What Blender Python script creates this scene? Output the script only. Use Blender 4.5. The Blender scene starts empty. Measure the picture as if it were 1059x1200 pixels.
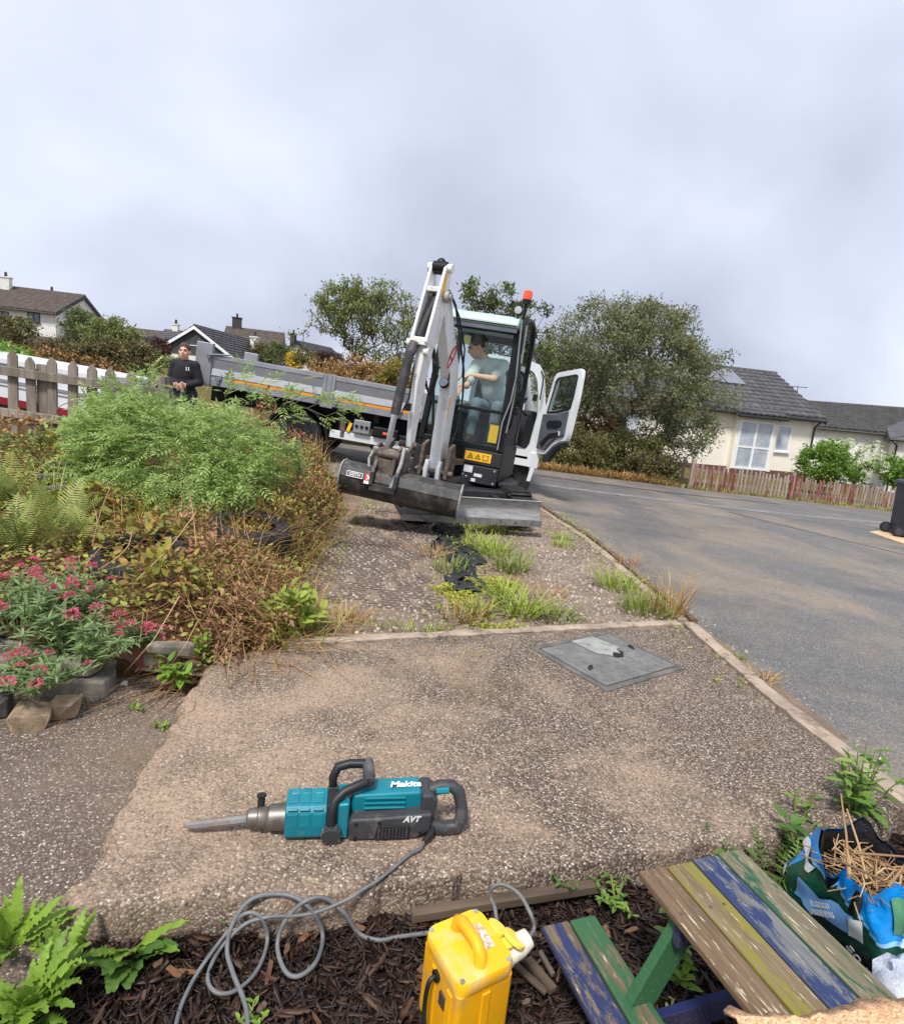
import bpy, math, random
import numpy as np
from mathutils import Vector, Matrix
PI=math.pi; rad=math.radians
S=bpy.context.scene; COL=S.collection
rng=np.random.default_rng(7); random.seed(7)
# ------------------------------------------------------------ camera, sky, sun, exposure
PITCH,ROLL=rad(10.4),rad(5.7)
cf=Vector((0,math.cos(PITCH),-math.sin(PITCH))); r0=Vector((1,0,0)); u0=r0.cross(cf)
cr=math.cos(ROLL)*r0+math.sin(ROLL)*u0; cu=-math.sin(ROLL)*r0+math.cos(ROLL)*u0
CAM=Vector((0,0,1.25))
cam=bpy.data.cameras.new('camera'); co=bpy.data.objects.new('camera',cam); COL.objects.link(co)
co.matrix_world=Matrix(((cr.x,cu.x,-cf.x,0),(cr.y,cu.y,-cf.y,0),(cr.z,cu.z,-cf.z,1.25),(0,0,0,1)))
cam.sensor_fit='HORIZONTAL'; cam.sensor_width=36; cam.lens=700/1059*36; cam.clip_start=.05; cam.clip_end=2000
S.camera=co
def ray(x,y): return cf+(x-529.5)/700*cr-(y-600)/700*cu
def at(x,y,D): return CAM+D*ray(x,y)
def gr(x,y,a=0,b=0,c=0):
    d=ray(x,y); t=(a-1.25)/(d.z-b*d.x-c*d.y); return CAM+t*d
SUN_EL,SUN_AZ=rad(58),rad(200)      # azimuth of the sun measured clockwise from +Y
w=bpy.data.worlds.new('World'); S.world=w; w.use_nodes=True
nt=w.node_tree; nt.nodes.clear(); NN=nt.nodes.new; LK=nt.links.new
out=NN('ShaderNodeOutputWorld'); bg=NN('ShaderNodeBackground'); bg.inputs[1].default_value=.1
sky=NN('ShaderNodeTexSky'); sky.sky_type='NISHITA'; sky.sun_disc=False; sky.sun_elevation=SUN_EL; sky.sun_rotation=SUN_AZ
tc=NN('ShaderNodeTexCoord'); sep=NN('ShaderNodeSeparateXYZ'); LK(tc.outputs['Generated'],sep.inputs[0])
add=NN('ShaderNodeMath'); add.operation='ADD'; add.inputs[1].default_value=.75
ab=NN('ShaderNodeMath'); ab.operation='MAXIMUM'; ab.inputs[1].default_value=0; LK(sep.outputs[2],ab.inputs[0]); LK(ab.outputs[0],add.inputs[0])
dv=NN('ShaderNodeVectorMath'); dv.operation='DIVIDE'; LK(tc.outputs['Generated'],dv.inputs[0])
cmb=NN('ShaderNodeCombineXYZ')
for i in range(3): LK(add.outputs[0],cmb.inputs[i])
LK(cmb.outputs[0],dv.inputs[1])
n1=NN('ShaderNodeTexNoise'); n1.inputs['Scale'].default_value=1.9; n1.inputs['Detail'].default_value=5; n1.inputs['Roughness'].default_value=.42; n1.inputs['Distortion'].default_value=.35
mp=NN('ShaderNodeMapping'); mp.inputs['Location'].default_value=(3.1,1.7,.4); LK(dv.outputs[0],mp.inputs[0]); LK(mp.outputs[0],n1.inputs['Vector'])
rp=NN('ShaderNodeValToRGB'); LK(n1.outputs[0],rp.inputs[0])
e=rp.color_ramp.elements; e[0].position=.34; e[0].color=(.385,.41,.515,1); e[1].position=.68; e[1].color=(.70,.735,.82,1)
m=rp.color_ramp.elements.new(.5); m.color=(.525,.555,.675,1)
sc=NN('ShaderNodeVectorMath'); sc.operation='SCALE'; sc.inputs['Scale'].default_value=10; LK(rp.outputs[0],sc.inputs[0])
mx=NN('ShaderNodeMix'); mx.data_type='RGBA'; mx.inputs[0].default_value=.93; LK(sky.outputs[0],mx.inputs[6]); LK(sc.outputs[0],mx.inputs[7])
LK(mx.outputs[2],bg.inputs[0]); LK(bg.outputs[0],out.inputs[0])
sl=bpy.data.lights.new('sun','SUN'); sl.energy=3.0; sl.angle=rad(11); sl.color=(1,.96,.9)
so=bpy.data.objects.new('sun',sl); COL.objects.link(so)
sd=Vector((math.sin(SUN_AZ)*math.cos(SUN_EL),math.cos(SUN_AZ)*math.cos(SUN_EL),math.sin(SUN_EL)))
so.rotation_euler=sd.to_track_quat('Z','Y').to_euler()
S.view_settings.view_transform='Standard'; S.view_settings.look='None'; S.view_settings.exposure=.52; S.view_settings.gamma=1
S.cycles.max_bounces=8; S.cycles.transparent_max_bounces=16
# ------------------------------------------------------------ materials
def s(r,g=None,b=None):
    if g is None: g=b=r
    f=lambda c:(c/255/12.92 if c/255<=.04045 else ((c/255+.055)/1.055)**2.4)
    return (f(r),f(g),f(b),1)
MATS={}
class NT:
    def __init__(self,name):
        self.m=bpy.data.materials.new(name); self.m.use_nodes=True; self.t=self.m.node_tree
        self.p=self.t.nodes['Principled BSDF']; self.out=self.t.nodes['Material Output']
        self.tc=self.n('ShaderNodeTexCoord')
    def n(self,ty,**k):
        x=self.t.nodes.new(ty)
        for a,b in k.items():
            if hasattr(x,a): setattr(x,a,b)
        return x
    def l(self,a,b): self.t.links.new(a,b)
    def vec(self,stretch=None,obj=True,rot=None):
        o=self.tc.outputs['Object']
        if stretch or rot:
            mp=self.n('ShaderNodeMapping')
            if stretch: mp.inputs['Scale'].default_value=stretch
            if rot: mp.inputs['Rotation'].default_value=rot
            self.l(o,mp.inputs[0]); o=mp.outputs[0]
        return o
    def rvec(self,stretch=None):   # shifted by the object's own random number
        oi=self.n('ShaderNodeObjectInfo'); a=self.n('ShaderNodeVectorMath',operation='MULTIPLY_ADD')
        mu=self.n('ShaderNodeMath',operation='MULTIPLY'); mu.inputs[1].default_value=40; self.l(oi.outputs['Random'],mu.inputs[0])
        a2=self.n('ShaderNodeVectorMath',operation='ADD'); self.l(self.vec(stretch),a2.inputs[0]); self.l(mu.outputs[0],a2.inputs[1])
        return a2.outputs[0]
    def noise(self,scale,vec=None,detail=4,rough=.6,dist=0):
        x=self.n('ShaderNodeTexNoise'); x.inputs['Scale'].default_value=scale; x.inputs['Detail'].default_value=detail; x.inputs['Roughness'].default_value=rough; x.inputs['Distortion'].default_value=dist
        self.l(vec or self.vec(),x.inputs['Vector']); return x.outputs[0]
    def vor(self,scale,vec=None,out='Distance',feature='F1'):
        x=self.n('ShaderNodeTexVoronoi'); x.feature=feature; x.inputs['Scale'].default_value=scale; self.l(vec or self.vec(),x.inputs['Vector']); return x.outputs[out]
    def ramp(self,fac,stops):
        x=self.n('ShaderNodeValToRGB'); self.l(fac,x.inputs[0]); el=x.color_ramp.elements
        el[0].position=stops[0][0]; el[0].color=stops[0][1]; el[1].position=stops[-1][0]; el[1].color=stops[-1][1]
        for p,c in stops[1:-1]: el.new(p).color=c
        return x.outputs[0]
    def step(self,fac,lo,hi): return self.ramp(fac,[(lo,(0,0,0,1)),(hi,(1,1,1,1))])
    def mix(self,f,a,b,mode='MIX'):
        x=self.n('ShaderNodeMix'); x.data_type='RGBA'; x.blend_type=mode
        for v,i in ((f,0),(a,6),(b,7)):
            if hasattr(v,'links') or hasattr(v,'is_linked'): self.l(v,x.inputs[i])
            else: x.inputs[i].default_value=v
        return x.outputs[2]
    def math(self,op,a,b=None):
        x=self.n('ShaderNodeMath',operation=op)
        for v,i in ((a,0),(b,1)):
            if v is None: continue
            if hasattr(v,'is_linked'): self.l(v,x.inputs[i])
            else: x.inputs[i].default_value=v
        return x.outputs[0]
    def color(self,c):
        if hasattr(c,'is_linked'): self.l(c,self.p.inputs['Base Color'])
        else: self.p.inputs['Base Color'].default_value=c
    def set(self,rough=None,metal=None,spec=None,coat=None):
        for k,v in (('Roughness',rough),('Metallic',metal),('Specular IOR Level',spec),('Coat Weight',coat)):
            if v is None: continue
            if hasattr(v,'is_linked'): self.l(v,self.p.inputs[k])
            else: self.p.inputs[k].default_value=v
    def bump(self,h,strength=.5,dist=.01,prev=None):
        b=self.n('ShaderNodeBump'); b.inputs['Strength'].default_value=strength; b.inputs['Distance'].default_value=dist
        self.l(h,b.inputs['Height'])
        if prev: self.l(prev,b.inputs['Normal'])
        self.l(b.outputs[0],self.p.inputs['Normal']); return b.outputs[0]
def pmat(name,c1,c2=None,scale=6,rough=.6,metal=0,bump=0,bscale=40,bdist=.004,stretch=None,dirt=None,rnd=0,lo=.35,hi=.65,spec=.5,detail=4):
    if name in MATS: return MATS[name]
    t=NT(name); v=t.rvec(stretch)
    c=t.ramp(t.noise(scale,v,detail),[(lo,c1),(hi,c2 or c1)])
    if dirt:
        dc,ds,dl,dh=dirt; f=t.step(t.noise(ds,v,6,.7),dl,dh); c=t.mix(f,c,dc)
    if rnd:
        oi=t.n('ShaderNodeObjectInfo'); mr=t.n('ShaderNodeMapRange'); mr.inputs[3].default_value=1-rnd; mr.inputs[4].default_value=1+rnd
        t.l(oi.outputs['Random'],mr.inputs[0]); x=t.n('ShaderNodeVectorMath',operation='SCALE'); t.l(c,x.inputs[0]); t.l(mr.outputs[0],x.inputs['Scale']); c=x.outputs[0]
    t.color(c); t.set(rough,metal,spec)
    if bump: t.bump(t.noise(bscale,v,5,.65),bump,bdist)
    MATS[name]=t.m; return t.m
def leafmat(name,cols,trans=.3,rough=.5,island=True,spec=.35,fleck=True):
    if name in MATS: return MATS[name]
    t=NT(name)
    if island: g=t.n('ShaderNodeNewGeometry'); f=g.outputs['Random Per Island']
    else: f=t.n('ShaderNodeObjectInfo').outputs['Random']
    k=len(cols); c=t.ramp(f,[(i/(k-1),q) for i,q in enumerate(cols)])
    nz=t.noise(30,None,3)
    if fleck: c=t.mix(t.math('MULTIPLY',t.step(nz,.35,.75),.35),c,t.mix(.5,c,s(150,140,60)))
    t.color(c); t.set(rough,0,spec)
    tr=t.n('ShaderNodeBsdfTranslucent'); t.l(c,tr.inputs[0]); ms=t.n('ShaderNodeMixShader'); ms.inputs[0].default_value=trans
    t.l(t.p.outputs[0],ms.inputs[1]); t.l(tr.outputs[0],ms.inputs[2]); t.l(ms.outputs[0],t.out.inputs[0])
    MATS[name]=t.m; return t.m
def glassmat(name,tint,refl=.12,rough=.02):
    if name in MATS: return MATS[name]
    t=NT(name); tr=t.n('ShaderNodeBsdfTransparent'); tr.inputs[0].default_value=tint; gl=t.n('ShaderNodeBsdfGlossy'); gl.inputs[1].default_value=rough
    fr=t.n('ShaderNodeLayerWeight'); f=t.math('ADD',t.math('MULTIPLY',t.math('POWER',fr.outputs['Facing'],4),.7),refl)
    ms=t.n('ShaderNodeMixShader'); t.l(f,ms.inputs[0]); t.l(tr.outputs[0],ms.inputs[1]); t.l(gl.outputs[0],ms.inputs[2]); t.l(ms.outputs[0],t.out.inputs[0])
    MATS[name]=t.m; return t.m
# ------------------------------------------------------------ mesh helpers
class MB:
    def __init__(self): self.V=[]; self.F=[]
    def add(self,V,F,M=None):
        k=len(self.V)
        for v in V:
            v=Vector(v); self.V.append(M@v if M is not None else v)
        self.F+=[tuple(k+i for i in f) for f in F]; return self
    def box(self,c,d,M=None,rot=None):
        x,y,z=d[0]/2,d[1]/2,d[2]/2
        V=[Vector((a*x,b*y,e*z)) for a in(-1,1) for b in(-1,1) for e in(-1,1)]
        R=rot.to_3x3() if rot is not None else None
        V=[(R@v if R is not None else v)+Vector(c) for v in V]
        return self.add(V,[(0,1,3,2),(4,6,7,5),(0,4,5,1),(2,3,7,6),(0,2,6,4),(1,5,7,3)],M)
    def span(self,a,b,M=None):
        return self.box([(a[i]+b[i])/2 for i in range(3)],[abs(b[i]-a[i]) for i in range(3)],M)
    def prism(self,poly,h0,h1,axis='x',M=None,taper=None):
        # poly in the plane of the other two axes; h0,h1 may be per-vertex lists
        n=len(poly); H0=h0 if hasattr(h0,'__len__') else [h0]*n; H1=h1 if hasattr(h1,'__len__') else [h1]*n
        def mk(p,h): return {'x':(h,p[0],p[1]),'y':(p[0],h,p[1]),'z':(p[0],p[1],h)}[axis]
        V=[mk(p,H0[i]) for i,p in enumerate(poly)]+[mk(p,H1[i]) for i,p in enumerate(poly)]
        F=[tuple(range(n-1,-1,-1)),tuple(range(n,2*n))]+[(i,(i+1)%n,n+(i+1)%n,n+i) for i in range(n)]
        return self.add(V,F,M)
    def tube(self,pts,r,n=8,M=None,cap=True):
        P=[Vector(p) for p in pts]; R=r if hasattr(r,'__len__') else [r]*len(P); V=[]; F=[]
        d=(P[1]-P[0]).normalized(); a=Vector((0,0,1)) if abs(d.z)<.9 else Vector((1,0,0)); u=d.cross(a).normalized()
        for i,p in enumerate(P):
            t=(P[min(i+1,len(P)-1)]-P[max(i-1,0)])
            t=t.normalized() if t.length>1e-9 else d
            u=(u-t*u.dot(t)); u=u.normalized() if u.length>1e-6 else t.orthogonal().normalized()
            v=t.cross(u)
            for k in range(n): V.append(p+R[i]*(math.cos(2*PI*k/n)*u+math.sin(2*PI*k/n)*v))
        for i in range(len(P)-1):
            for k in range(n): F.append((i*n+k,i*n+(k+1)%n,(i+1)*n+(k+1)%n,(i+1)*n+k))
        if cap: F+=[tuple(range(n-1,-1,-1)),tuple((len(P)-1)*n+k for k in range(n))]
        return self.add(V,F,M)
    def cyl(self,a,b,r,r2=None,n=14,M=None): return self.tube([a,b],[r,r if r2 is None else r2],n,M)
    def lathe(self,prof,n=20,M=None):   # prof (r,z) about z
        V=[(r*math.cos(2*PI*k/n),r*math.sin(2*PI*k/n),z) for r,z in prof for k in range(n)]; F=[]
        for i in range(len(prof)-1):
            for k in range(n): F.append((i*n+k,i*n+(k+1)%n,(i+1)*n+(k+1)%n,(i+1)*n+k))
        return self.add(V,F,M)
    def ell(self,c,r,M=None,n=12,m=8):
        V=[];F=[]
        for i in range(m+1):
            th=PI*i/m
            for k in range(n): V.append((c[0]+r[0]*math.sin(th)*math.cos(2*PI*k/n),c[1]+r[1]*math.sin(th)*math.sin(2*PI*k/n),c[2]+r[2]*math.cos(th)))
        for i in range(m):
            for k in range(n): F.append((i*n+k,(i+1)*n+k,(i+1)*n+(k+1)%n,i*n+(k+1)%n))
        return self.add(V,F,M)
    def sheet(self,rows,M=None):   # grid of points
        k=len(rows[0]); V=[p for r in rows for p in r]
        F=[(i*k+j,i*k+j+1,(i+1)*k+j+1,(i+1)*k+j) for i in range(len(rows)-1) for j in range(k-1)]
        return self.add(V,F,M)
    def build(self,name,mat,parent=None,M=None,bevel=0,smooth=None,seg=2,solid=0,sub=0):
        V=[(M@v) for v in self.V] if M is not None else self.V
        me=bpy.data.meshes.new(name); me.from_pydata([tuple(v) for v in V],[],self.F); me.validate()
        import bmesh as B
        bm=B.new(); bm.from_mesh(me); B.ops.recalc_face_normals(bm,faces=bm.faces); bm.to_mesh(me); bm.free()
        return link(name,me,mat,parent,bevel,smooth,seg,solid,sub)
def link(name,me,mat,parent=None,bevel=0,smooth=None,seg=2,solid=0,sub=0):
    for m in (mat if isinstance(mat,(list,tuple)) else [mat]): me.materials.append(m)
    o=bpy.data.objects.new(name,me); COL.objects.link(o)
    if parent is not None: o.parent=parent
    if smooth or bevel:
        me.polygons.foreach_set('use_smooth',[True]*len(me.polygons)); me.set_sharp_from_angle(angle=rad(smooth or 35))
    if solid:
        md=o.modifiers.new('solid','SOLIDIFY'); md.thickness=solid; md.offset=0
    if bevel:
        md=o.modifiers.new('bevel','BEVEL'); md.width=bevel; md.segments=seg; md.limit_method='ANGLE'; md.angle_limit=rad(35); md.harden_normals=True
    if sub:
        md=o.modifiers.new('sub','SUBSURF'); md.levels=md.render_levels=sub
    return o
def npobj(name,chunks,mat,parent=None,smooth=False):
    """chunks: list of (V (n,3), F (m,k)[, material index])"""
    nv=0; VS=[]; LI=[]; LT=[]; MI=[]
    for ch in chunks:
        V,F=ch[0],np.asarray(ch[1]); VS.append(np.asarray(V,dtype=np.float32)); LI.append((F+nv).ravel()); LT.append(np.full(len(F),F.shape[1])); MI.append(np.full(len(F),ch[2] if len(ch)>2 else 0)); nv+=len(V)
    V=np.concatenate(VS); L=np.concatenate(LI).astype(np.int32); T=np.concatenate(LT).astype(np.int32); MI=np.concatenate(MI).astype(np.int32)
    me=bpy.data.meshes.new(name); me.vertices.add(len(V)); me.vertices.foreach_set('co',V.ravel()); me.loops.add(len(L)); me.loops.foreach_set('vertex_index',L)
    me.polygons.add(len(T)); me.polygons.foreach_set('loop_start',np.concatenate([[0],np.cumsum(T)[:-1]]).astype(np.int32)); me.polygons.foreach_set('material_index',MI)
    if smooth: me.polygons.foreach_set('use_smooth',np.ones(len(T),dtype=bool))
    me.update(calc_edges=True); me.validate()
    return link(name,me,mat,parent)
def thing(name,label,cat,loc=(0,0,0),rot=(0,0,0),group=None):
    o=bpy.data.objects.new(name,None); COL.objects.link(o); o.location=loc; o.rotation_euler=rot; o.empty_display_size=.1
    o['label']=label; o['category']=cat
    if group: o['group']=group
    return o
def tag(o,label=None,cat=None,group=None,kind=None):
    for k,v in (('label',label),('category',cat),('group',group),('kind',kind)):
        if v: o[k]=v
    return o
def structure(o): o['kind']='structure'; return o
def inst(name,src,loc,rot=None,scale=1,parent=None,M=None):
    o=bpy.data.objects.new(name,src); COL.objects.link(o)
    if parent is not None: o.parent=parent
    if M is not None: o.matrix_local=M
    else:
        o.location=loc
        if rot is not None: o.rotation_euler=rot
        o.scale=(scale,)*3 if not hasattr(scale,'__len__') else scale
    return o
def text(name,body,mat,parent,M,size=.1,extrude=.0008,shear=0,bold=0,align='CENTER'):
    cu_=bpy.data.curves.new(name,'FONT'); cu_.body=body; cu_.size=size; cu_.extrude=extrude; cu_.shear=shear; cu_.offset=bold; cu_.align_x=align; cu_.align_y='CENTER'; cu_.resolution_u=3
    t=bpy.data.objects.new('tmp_text',cu_); COL.objects.link(t); dg=bpy.context.evaluated_depsgraph_get(); me=bpy.data.meshes.new_from_object(t.evaluated_get(dg)); bpy.data.objects.remove(t); bpy.data.curves.remove(cu_)
    me.name=name; me.transform(M); me.materials.clear(); return link(name,me,mat,parent)
def smoothstep(x,a,b):
    t=np.clip((x-a)/(b-a),0,1); return t*t*(3-2*t)
def RZ(d): return Matrix.Rotation(rad(d),4,'Z')
def RY(d): return Matrix.Rotation(rad(d),4,'Y')
def RX(d): return Matrix.Rotation(rad(d),4,'X')
def T(x,y,z): return Matrix.Translation((x,y,z))
# ------------------------------------------------------------ foliage helpers
def unit(a): return a/np.maximum(np.linalg.norm(a,axis=-1,keepdims=True),1e-9)
def frames(d,up):
    x=unit(d); z=unit(up-x*np.sum(up*x,-1,keepdims=True)); y=np.cross(z,x); return np.stack([x,y,z],-1)
def scatter(tv,tf,pos,R,sc):
    tv=np.asarray(tv,float); n=len(pos); V=np.einsum('nij,kj->nki',R,tv)*np.asarray(sc).reshape(n,1,1)+pos[:,None,:]
    k=len(tv); F=np.asarray(tf)[None]+(np.arange(n)*k)[:,None,None]
    return V.reshape(-1,3),F.reshape(-1,np.asarray(tf).shape[1])
def diamond(wd=.45,fold=.08,droop=.12): return [(0,0,0),(.45,wd/2,fold),(1,0,-droop),(.45,-wd/2,fold)],[(0,2,1),(0,3,2)]
def oval(wd=.4,fold=.06,droop=.15):
    V=[(0,0,0),(.2,wd*.38,fold),(.2,0,0),(.2,-wd*.38,fold),(.5,wd*.5,fold*1.2-droop*.25),(.5,0,-droop*.25),(.5,-wd*.5,fold*1.2-droop*.25),(.8,wd*.32,fold-droop*.6),(.8,0,-droop*.6),(.8,-wd*.32,fold-droop*.6),(1,0,-droop)]
    F=[(0,2,1),(0,3,2),(1,2,5),(1,5,4),(2,3,6),(2,6,5),(4,5,8),(4,8,7),(5,6,9),(5,9,8),(7,8,10),(8,9,10)]
    return V,F
def pinnate(pairs=4,wd=.32,ll=.38,droop=.25):
    V=[];F=[]
    dv,df=diamond(wd,.06,.1)
    def put(o,ang,l,z):
        k=len(V); c,sn=math.cos(ang),math.sin(ang)
        for x,y,zz in dv: V.append((o+ (x*c-y*sn)*l,(x*sn+y*c)*l,z+zz*l-x*l*.15))
        for f in df: F.append(tuple(k+i for i in f))
    for i in range(pairs):
        u=.25+.6*i/max(1,pairs-1)
        for sg in(-1,1): put(u,sg*1.05,ll*(1-.25*abs(u-.5)),-droop*u*u)
    put(.9,0,ll,-droop*.85)
    k=len(V); V+= [(0,.008,0),(0,-.008,0),(.95,0,-droop*.9)]; F.append((k,k+1,k+2))
    return V,F
def blades(n,center,rx,ry,h,hv=.3,lean=.5,wd=.004,bend=.5,r=rng,zf=None):
    a=r.uniform(0,2*PI,n); q=np.sqrt(r.uniform(0,1,n)); bx=center[0]+rx*q*np.cos(a); by=center[1]+ry*q*np.sin(a)
    bz=np.full(n,center[2]) if zf is None else zf(bx,by)
    L=h*(1+hv*r.uniform(-1,1,n)); da=a+r.normal(0,.9,n); ln=lean*(.3+q*.9)*r.uniform(.4,1.3,n)
    d=np.stack([np.cos(da),np.sin(da)],-1); side=np.stack([-d[:,1],d[:,0]],-1)
    V=np.zeros((n,7,3)); 
    for i,u in enumerate((0,.4,.75,1)):
        hor=L*(ln*u+bend*ln*u*u); z=L*u*np.sqrt(np.clip(1-np.clip(ln*u*(.5+bend*u*.6),0,.97)**2,.05,1))
        px=bx+d[:,0]*hor; py=by+d[:,1]*hor; pz=bz+z
        ww=wd*(1,.85,.5,0)[i]
        if i<3:
            V[:,2*i]=np.stack([px+side[:,0]*ww,py+side[:,1]*ww,pz],-1); V[:,2*i+1]=np.stack([px-side[:,0]*ww,py-side[:,1]*ww,pz],-1)
        else: V[:,6]=np.stack([px,py,pz],-1)
    F4=np.array([(0,1,3,2),(2,3,5,4)])[None]+(np.arange(n)*7)[:,None,None]; F3=np.array([(4,5,6)])[None]+(np.arange(n)*7)[:,None,None]
    V=V.reshape(-1,3); F3=F3.reshape(-1,3); F4=F4.reshape(-1,4)
    T3=np.concatenate([F4[:,[0,1,2]],F4[:,[0,2,3]],F3]); return V,T3
def nptube(P,R,n=5):
    P=np.asarray(P,float); R=np.asarray(R,float); t=np.gradient(P,axis=0); t=unit(t); a=np.array([0,0,1.]) if abs(t[0,2])<.9 else np.array([1.,0,0])
    V=[]; u=unit(np.cross(t[0],a))
    for i in range(len(P)):
        u=unit(u-t[i]*np.dot(u,t[i])); v=np.cross(t[i],u)
        for k in range(n): V.append(P[i]+R[i]*(math.cos(2*PI*k/n)*u+math.sin(2*PI*k/n)*v))
    F=[(i*n+k,i*n+(k+1)%n,(i+1)*n+(k+1)%n,(i+1)*n+k) for i in range(len(P)-1) for k in range(n)]
    return np.array(V),np.array(F)
def randdir(n,r=rng): return unit(r.normal(0,1,(n,3)))
# ============================================================ SETTING
def base(x,y): return -.02-.05*np.clip(x,-14,30)
def hill(x,y): return 1.1*smoothstep(y,14,40)*smoothstep(-x,2,16)
def grid(xs,ys,zf):
    X,Y=np.meshgrid(xs,ys); Z=zf(X,Y); V=np.stack([X,Y,Z],-1).reshape(-1,3); nx=len(xs); i=np.arange(len(ys)-1)[:,None]*nx+np.arange(nx-1)[None]
    i=i.ravel(); return V,np.stack([i,i+1,i+nx+1,i+nx],-1)
# --- terrain
t=NT('terrain_grass'); v=t.vec(); c=t.ramp(t.noise(.6,v,6,.7),[(.3,s(92,88,52)),(.55,s(120,108,66)),(.75,s(84,92,48))]); t.color(c); t.set(.95,0,.1); t.bump(t.noise(9,v,6,.8),.8,.15); MG=t.m
xs=np.concatenate([np.linspace(-420,-45,16),np.linspace(-40,40,81),np.linspace(45,420,16)]); ys=np.concatenate([np.linspace(-40,-2,10),np.linspace(0,60,61),np.linspace(65,900,26)])
V,F=grid(xs,ys,lambda x,y:base(x,y)-.30+.22*smoothstep(y,15,18)+hill(x,y)); structure(npobj('ground',[(V,F)],MG,smooth=True))
# --- road
t=NT('asphalt'); v=t.vec()
sp=t.vor(150,v,'Color'); spk=t.ramp(t.n('ShaderNodeRGBToBW').outputs[0],[(0,s(60)),(1,s(60))]) if False else None
bw=t.n('ShaderNodeSeparateColor'); t.l(sp,bw.inputs[0])
c=t.ramp(bw.outputs[0],[(0,s(84,82,80)),(.6,s(106,104,101)),(.94,s(122,119,115)),(1,s(158,153,146))])
big=t.noise(.6,t.vec((1,.6,1),rot=(0,0,rad(-14))),7,.68,.4)
c=t.mix(t.math('MULTIPLY',t.math('MULTIPLY',t.step(big,.45,.62),t.step(t.noise(38,v,6,.8),.34,.60)),.85),c,s(158,142,122))
c=t.mix(t.math('MULTIPLY',t.step(t.noise(1.1,t.vec((.35,1,1),rot=(0,0,rad(18))),5,.7,.5),.5,.72),.45),c,s(58,59,63))
c=t.mix(t.math('MULTIPLY',t.step(t.noise(3.5,v,5,.75),.52,.75),.25),c,s(150,148,146))
t.color(c); t.set(t.ramp(big,[(.35,(.5,)*3+(1,)),(.65,(.75,)*3+(1,))]),0,.3); t.bump(t.vor(150,v),.6,.005); MASPH=t.m
def edge_left(y): return np.interp(y,[0,2.1,4,6.2,9,11.4,12],[1.86,1.88,1.70,1.55,1.22,1.06,.9])
def far_edge(x): return np.interp(x,[-40,-14,-8,-2.8,2.17,6.2,12.7,17,40],[14.0,13.6,13.2,13.2,14.2,15.2,17.7,19.6,30])
rows=[]
for y in np.linspace(-3,8.4,24): rows.append([(x,y,float(base(x,y))) for x in np.linspace(float(edge_left(y)),30,14)])
b=MB(); b.sheet(rows)
rows=[]
xs=np.linspace(-40,40,81)
def near_edge(x): return 8.4 if x>1.3 else (8.4 if x>-2 else 8.2)
for k in range(9):
    rows.append([(x,near_edge(x)+(float(far_edge(x))-near_edge(x))*k/8,float(base(x,0))) for x in xs])
b.sheet(rows); structure(b.build('road',MASPH))
# faded paint line and tar seam
def strip(name,pts,wd,mat,dz):
    b=MB(); rows=[]
    for i,p in enumerate(pts):
        q=pts[min(i+1,len(pts)-1)]; o=pts[max(i-1,0)]; dx,dy=q[0]-o[0],q[1]-o[1]; L=math.hypot(dx,dy); nx,ny=-dy/L*wd/2,dx/L*wd/2
        rows.append([(p[0]+nx,p[1]+ny,float(base(p[0]+nx,0))+dz),(p[0]-nx,p[1]-ny,float(base(p[0]-nx,0))+dz)])
    b.sheet(rows); return structure(b.build(name,mat))
MLINE=pmat('worn_line',s(128,127,126),s(152,150,148),3,.75,dirt=(s(108,106,105),9,.38,.56),bump=.4,bscale=90)
def seg(pts,n=40):
    P=np.array(pts,float); d=np.concatenate([[0],np.cumsum(np.linalg.norm(np.diff(P,axis=0),axis=1))]); q=np.linspace(0,d[-1],n); return [(float(np.interp(u,d,P[:,0])),float(np.interp(u,d,P[:,1]))) for u in q]
strip('road_marking',seg([(.9,11.0),(2.4,11.2),(4.6,11.7),(7.5,12.6),(10.5,14),(16,17)]),.30,MLINE,.004)
MTAR=pmat('tar_seam',s(52,53,57),s(68,69,74),4,.5,dirt=(s(100,101,104),20,.5,.62))
strip('road_marking',seg([(1.2,12.6),(3,12.9),(5,13.3),(8,14.6)]),.12,MTAR,.005)
strip('road_marking',seg([(5.2,11.2),(6.6,9.4),(8.4,7.6),(10,6)]),.05,MTAR,.004)
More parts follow.
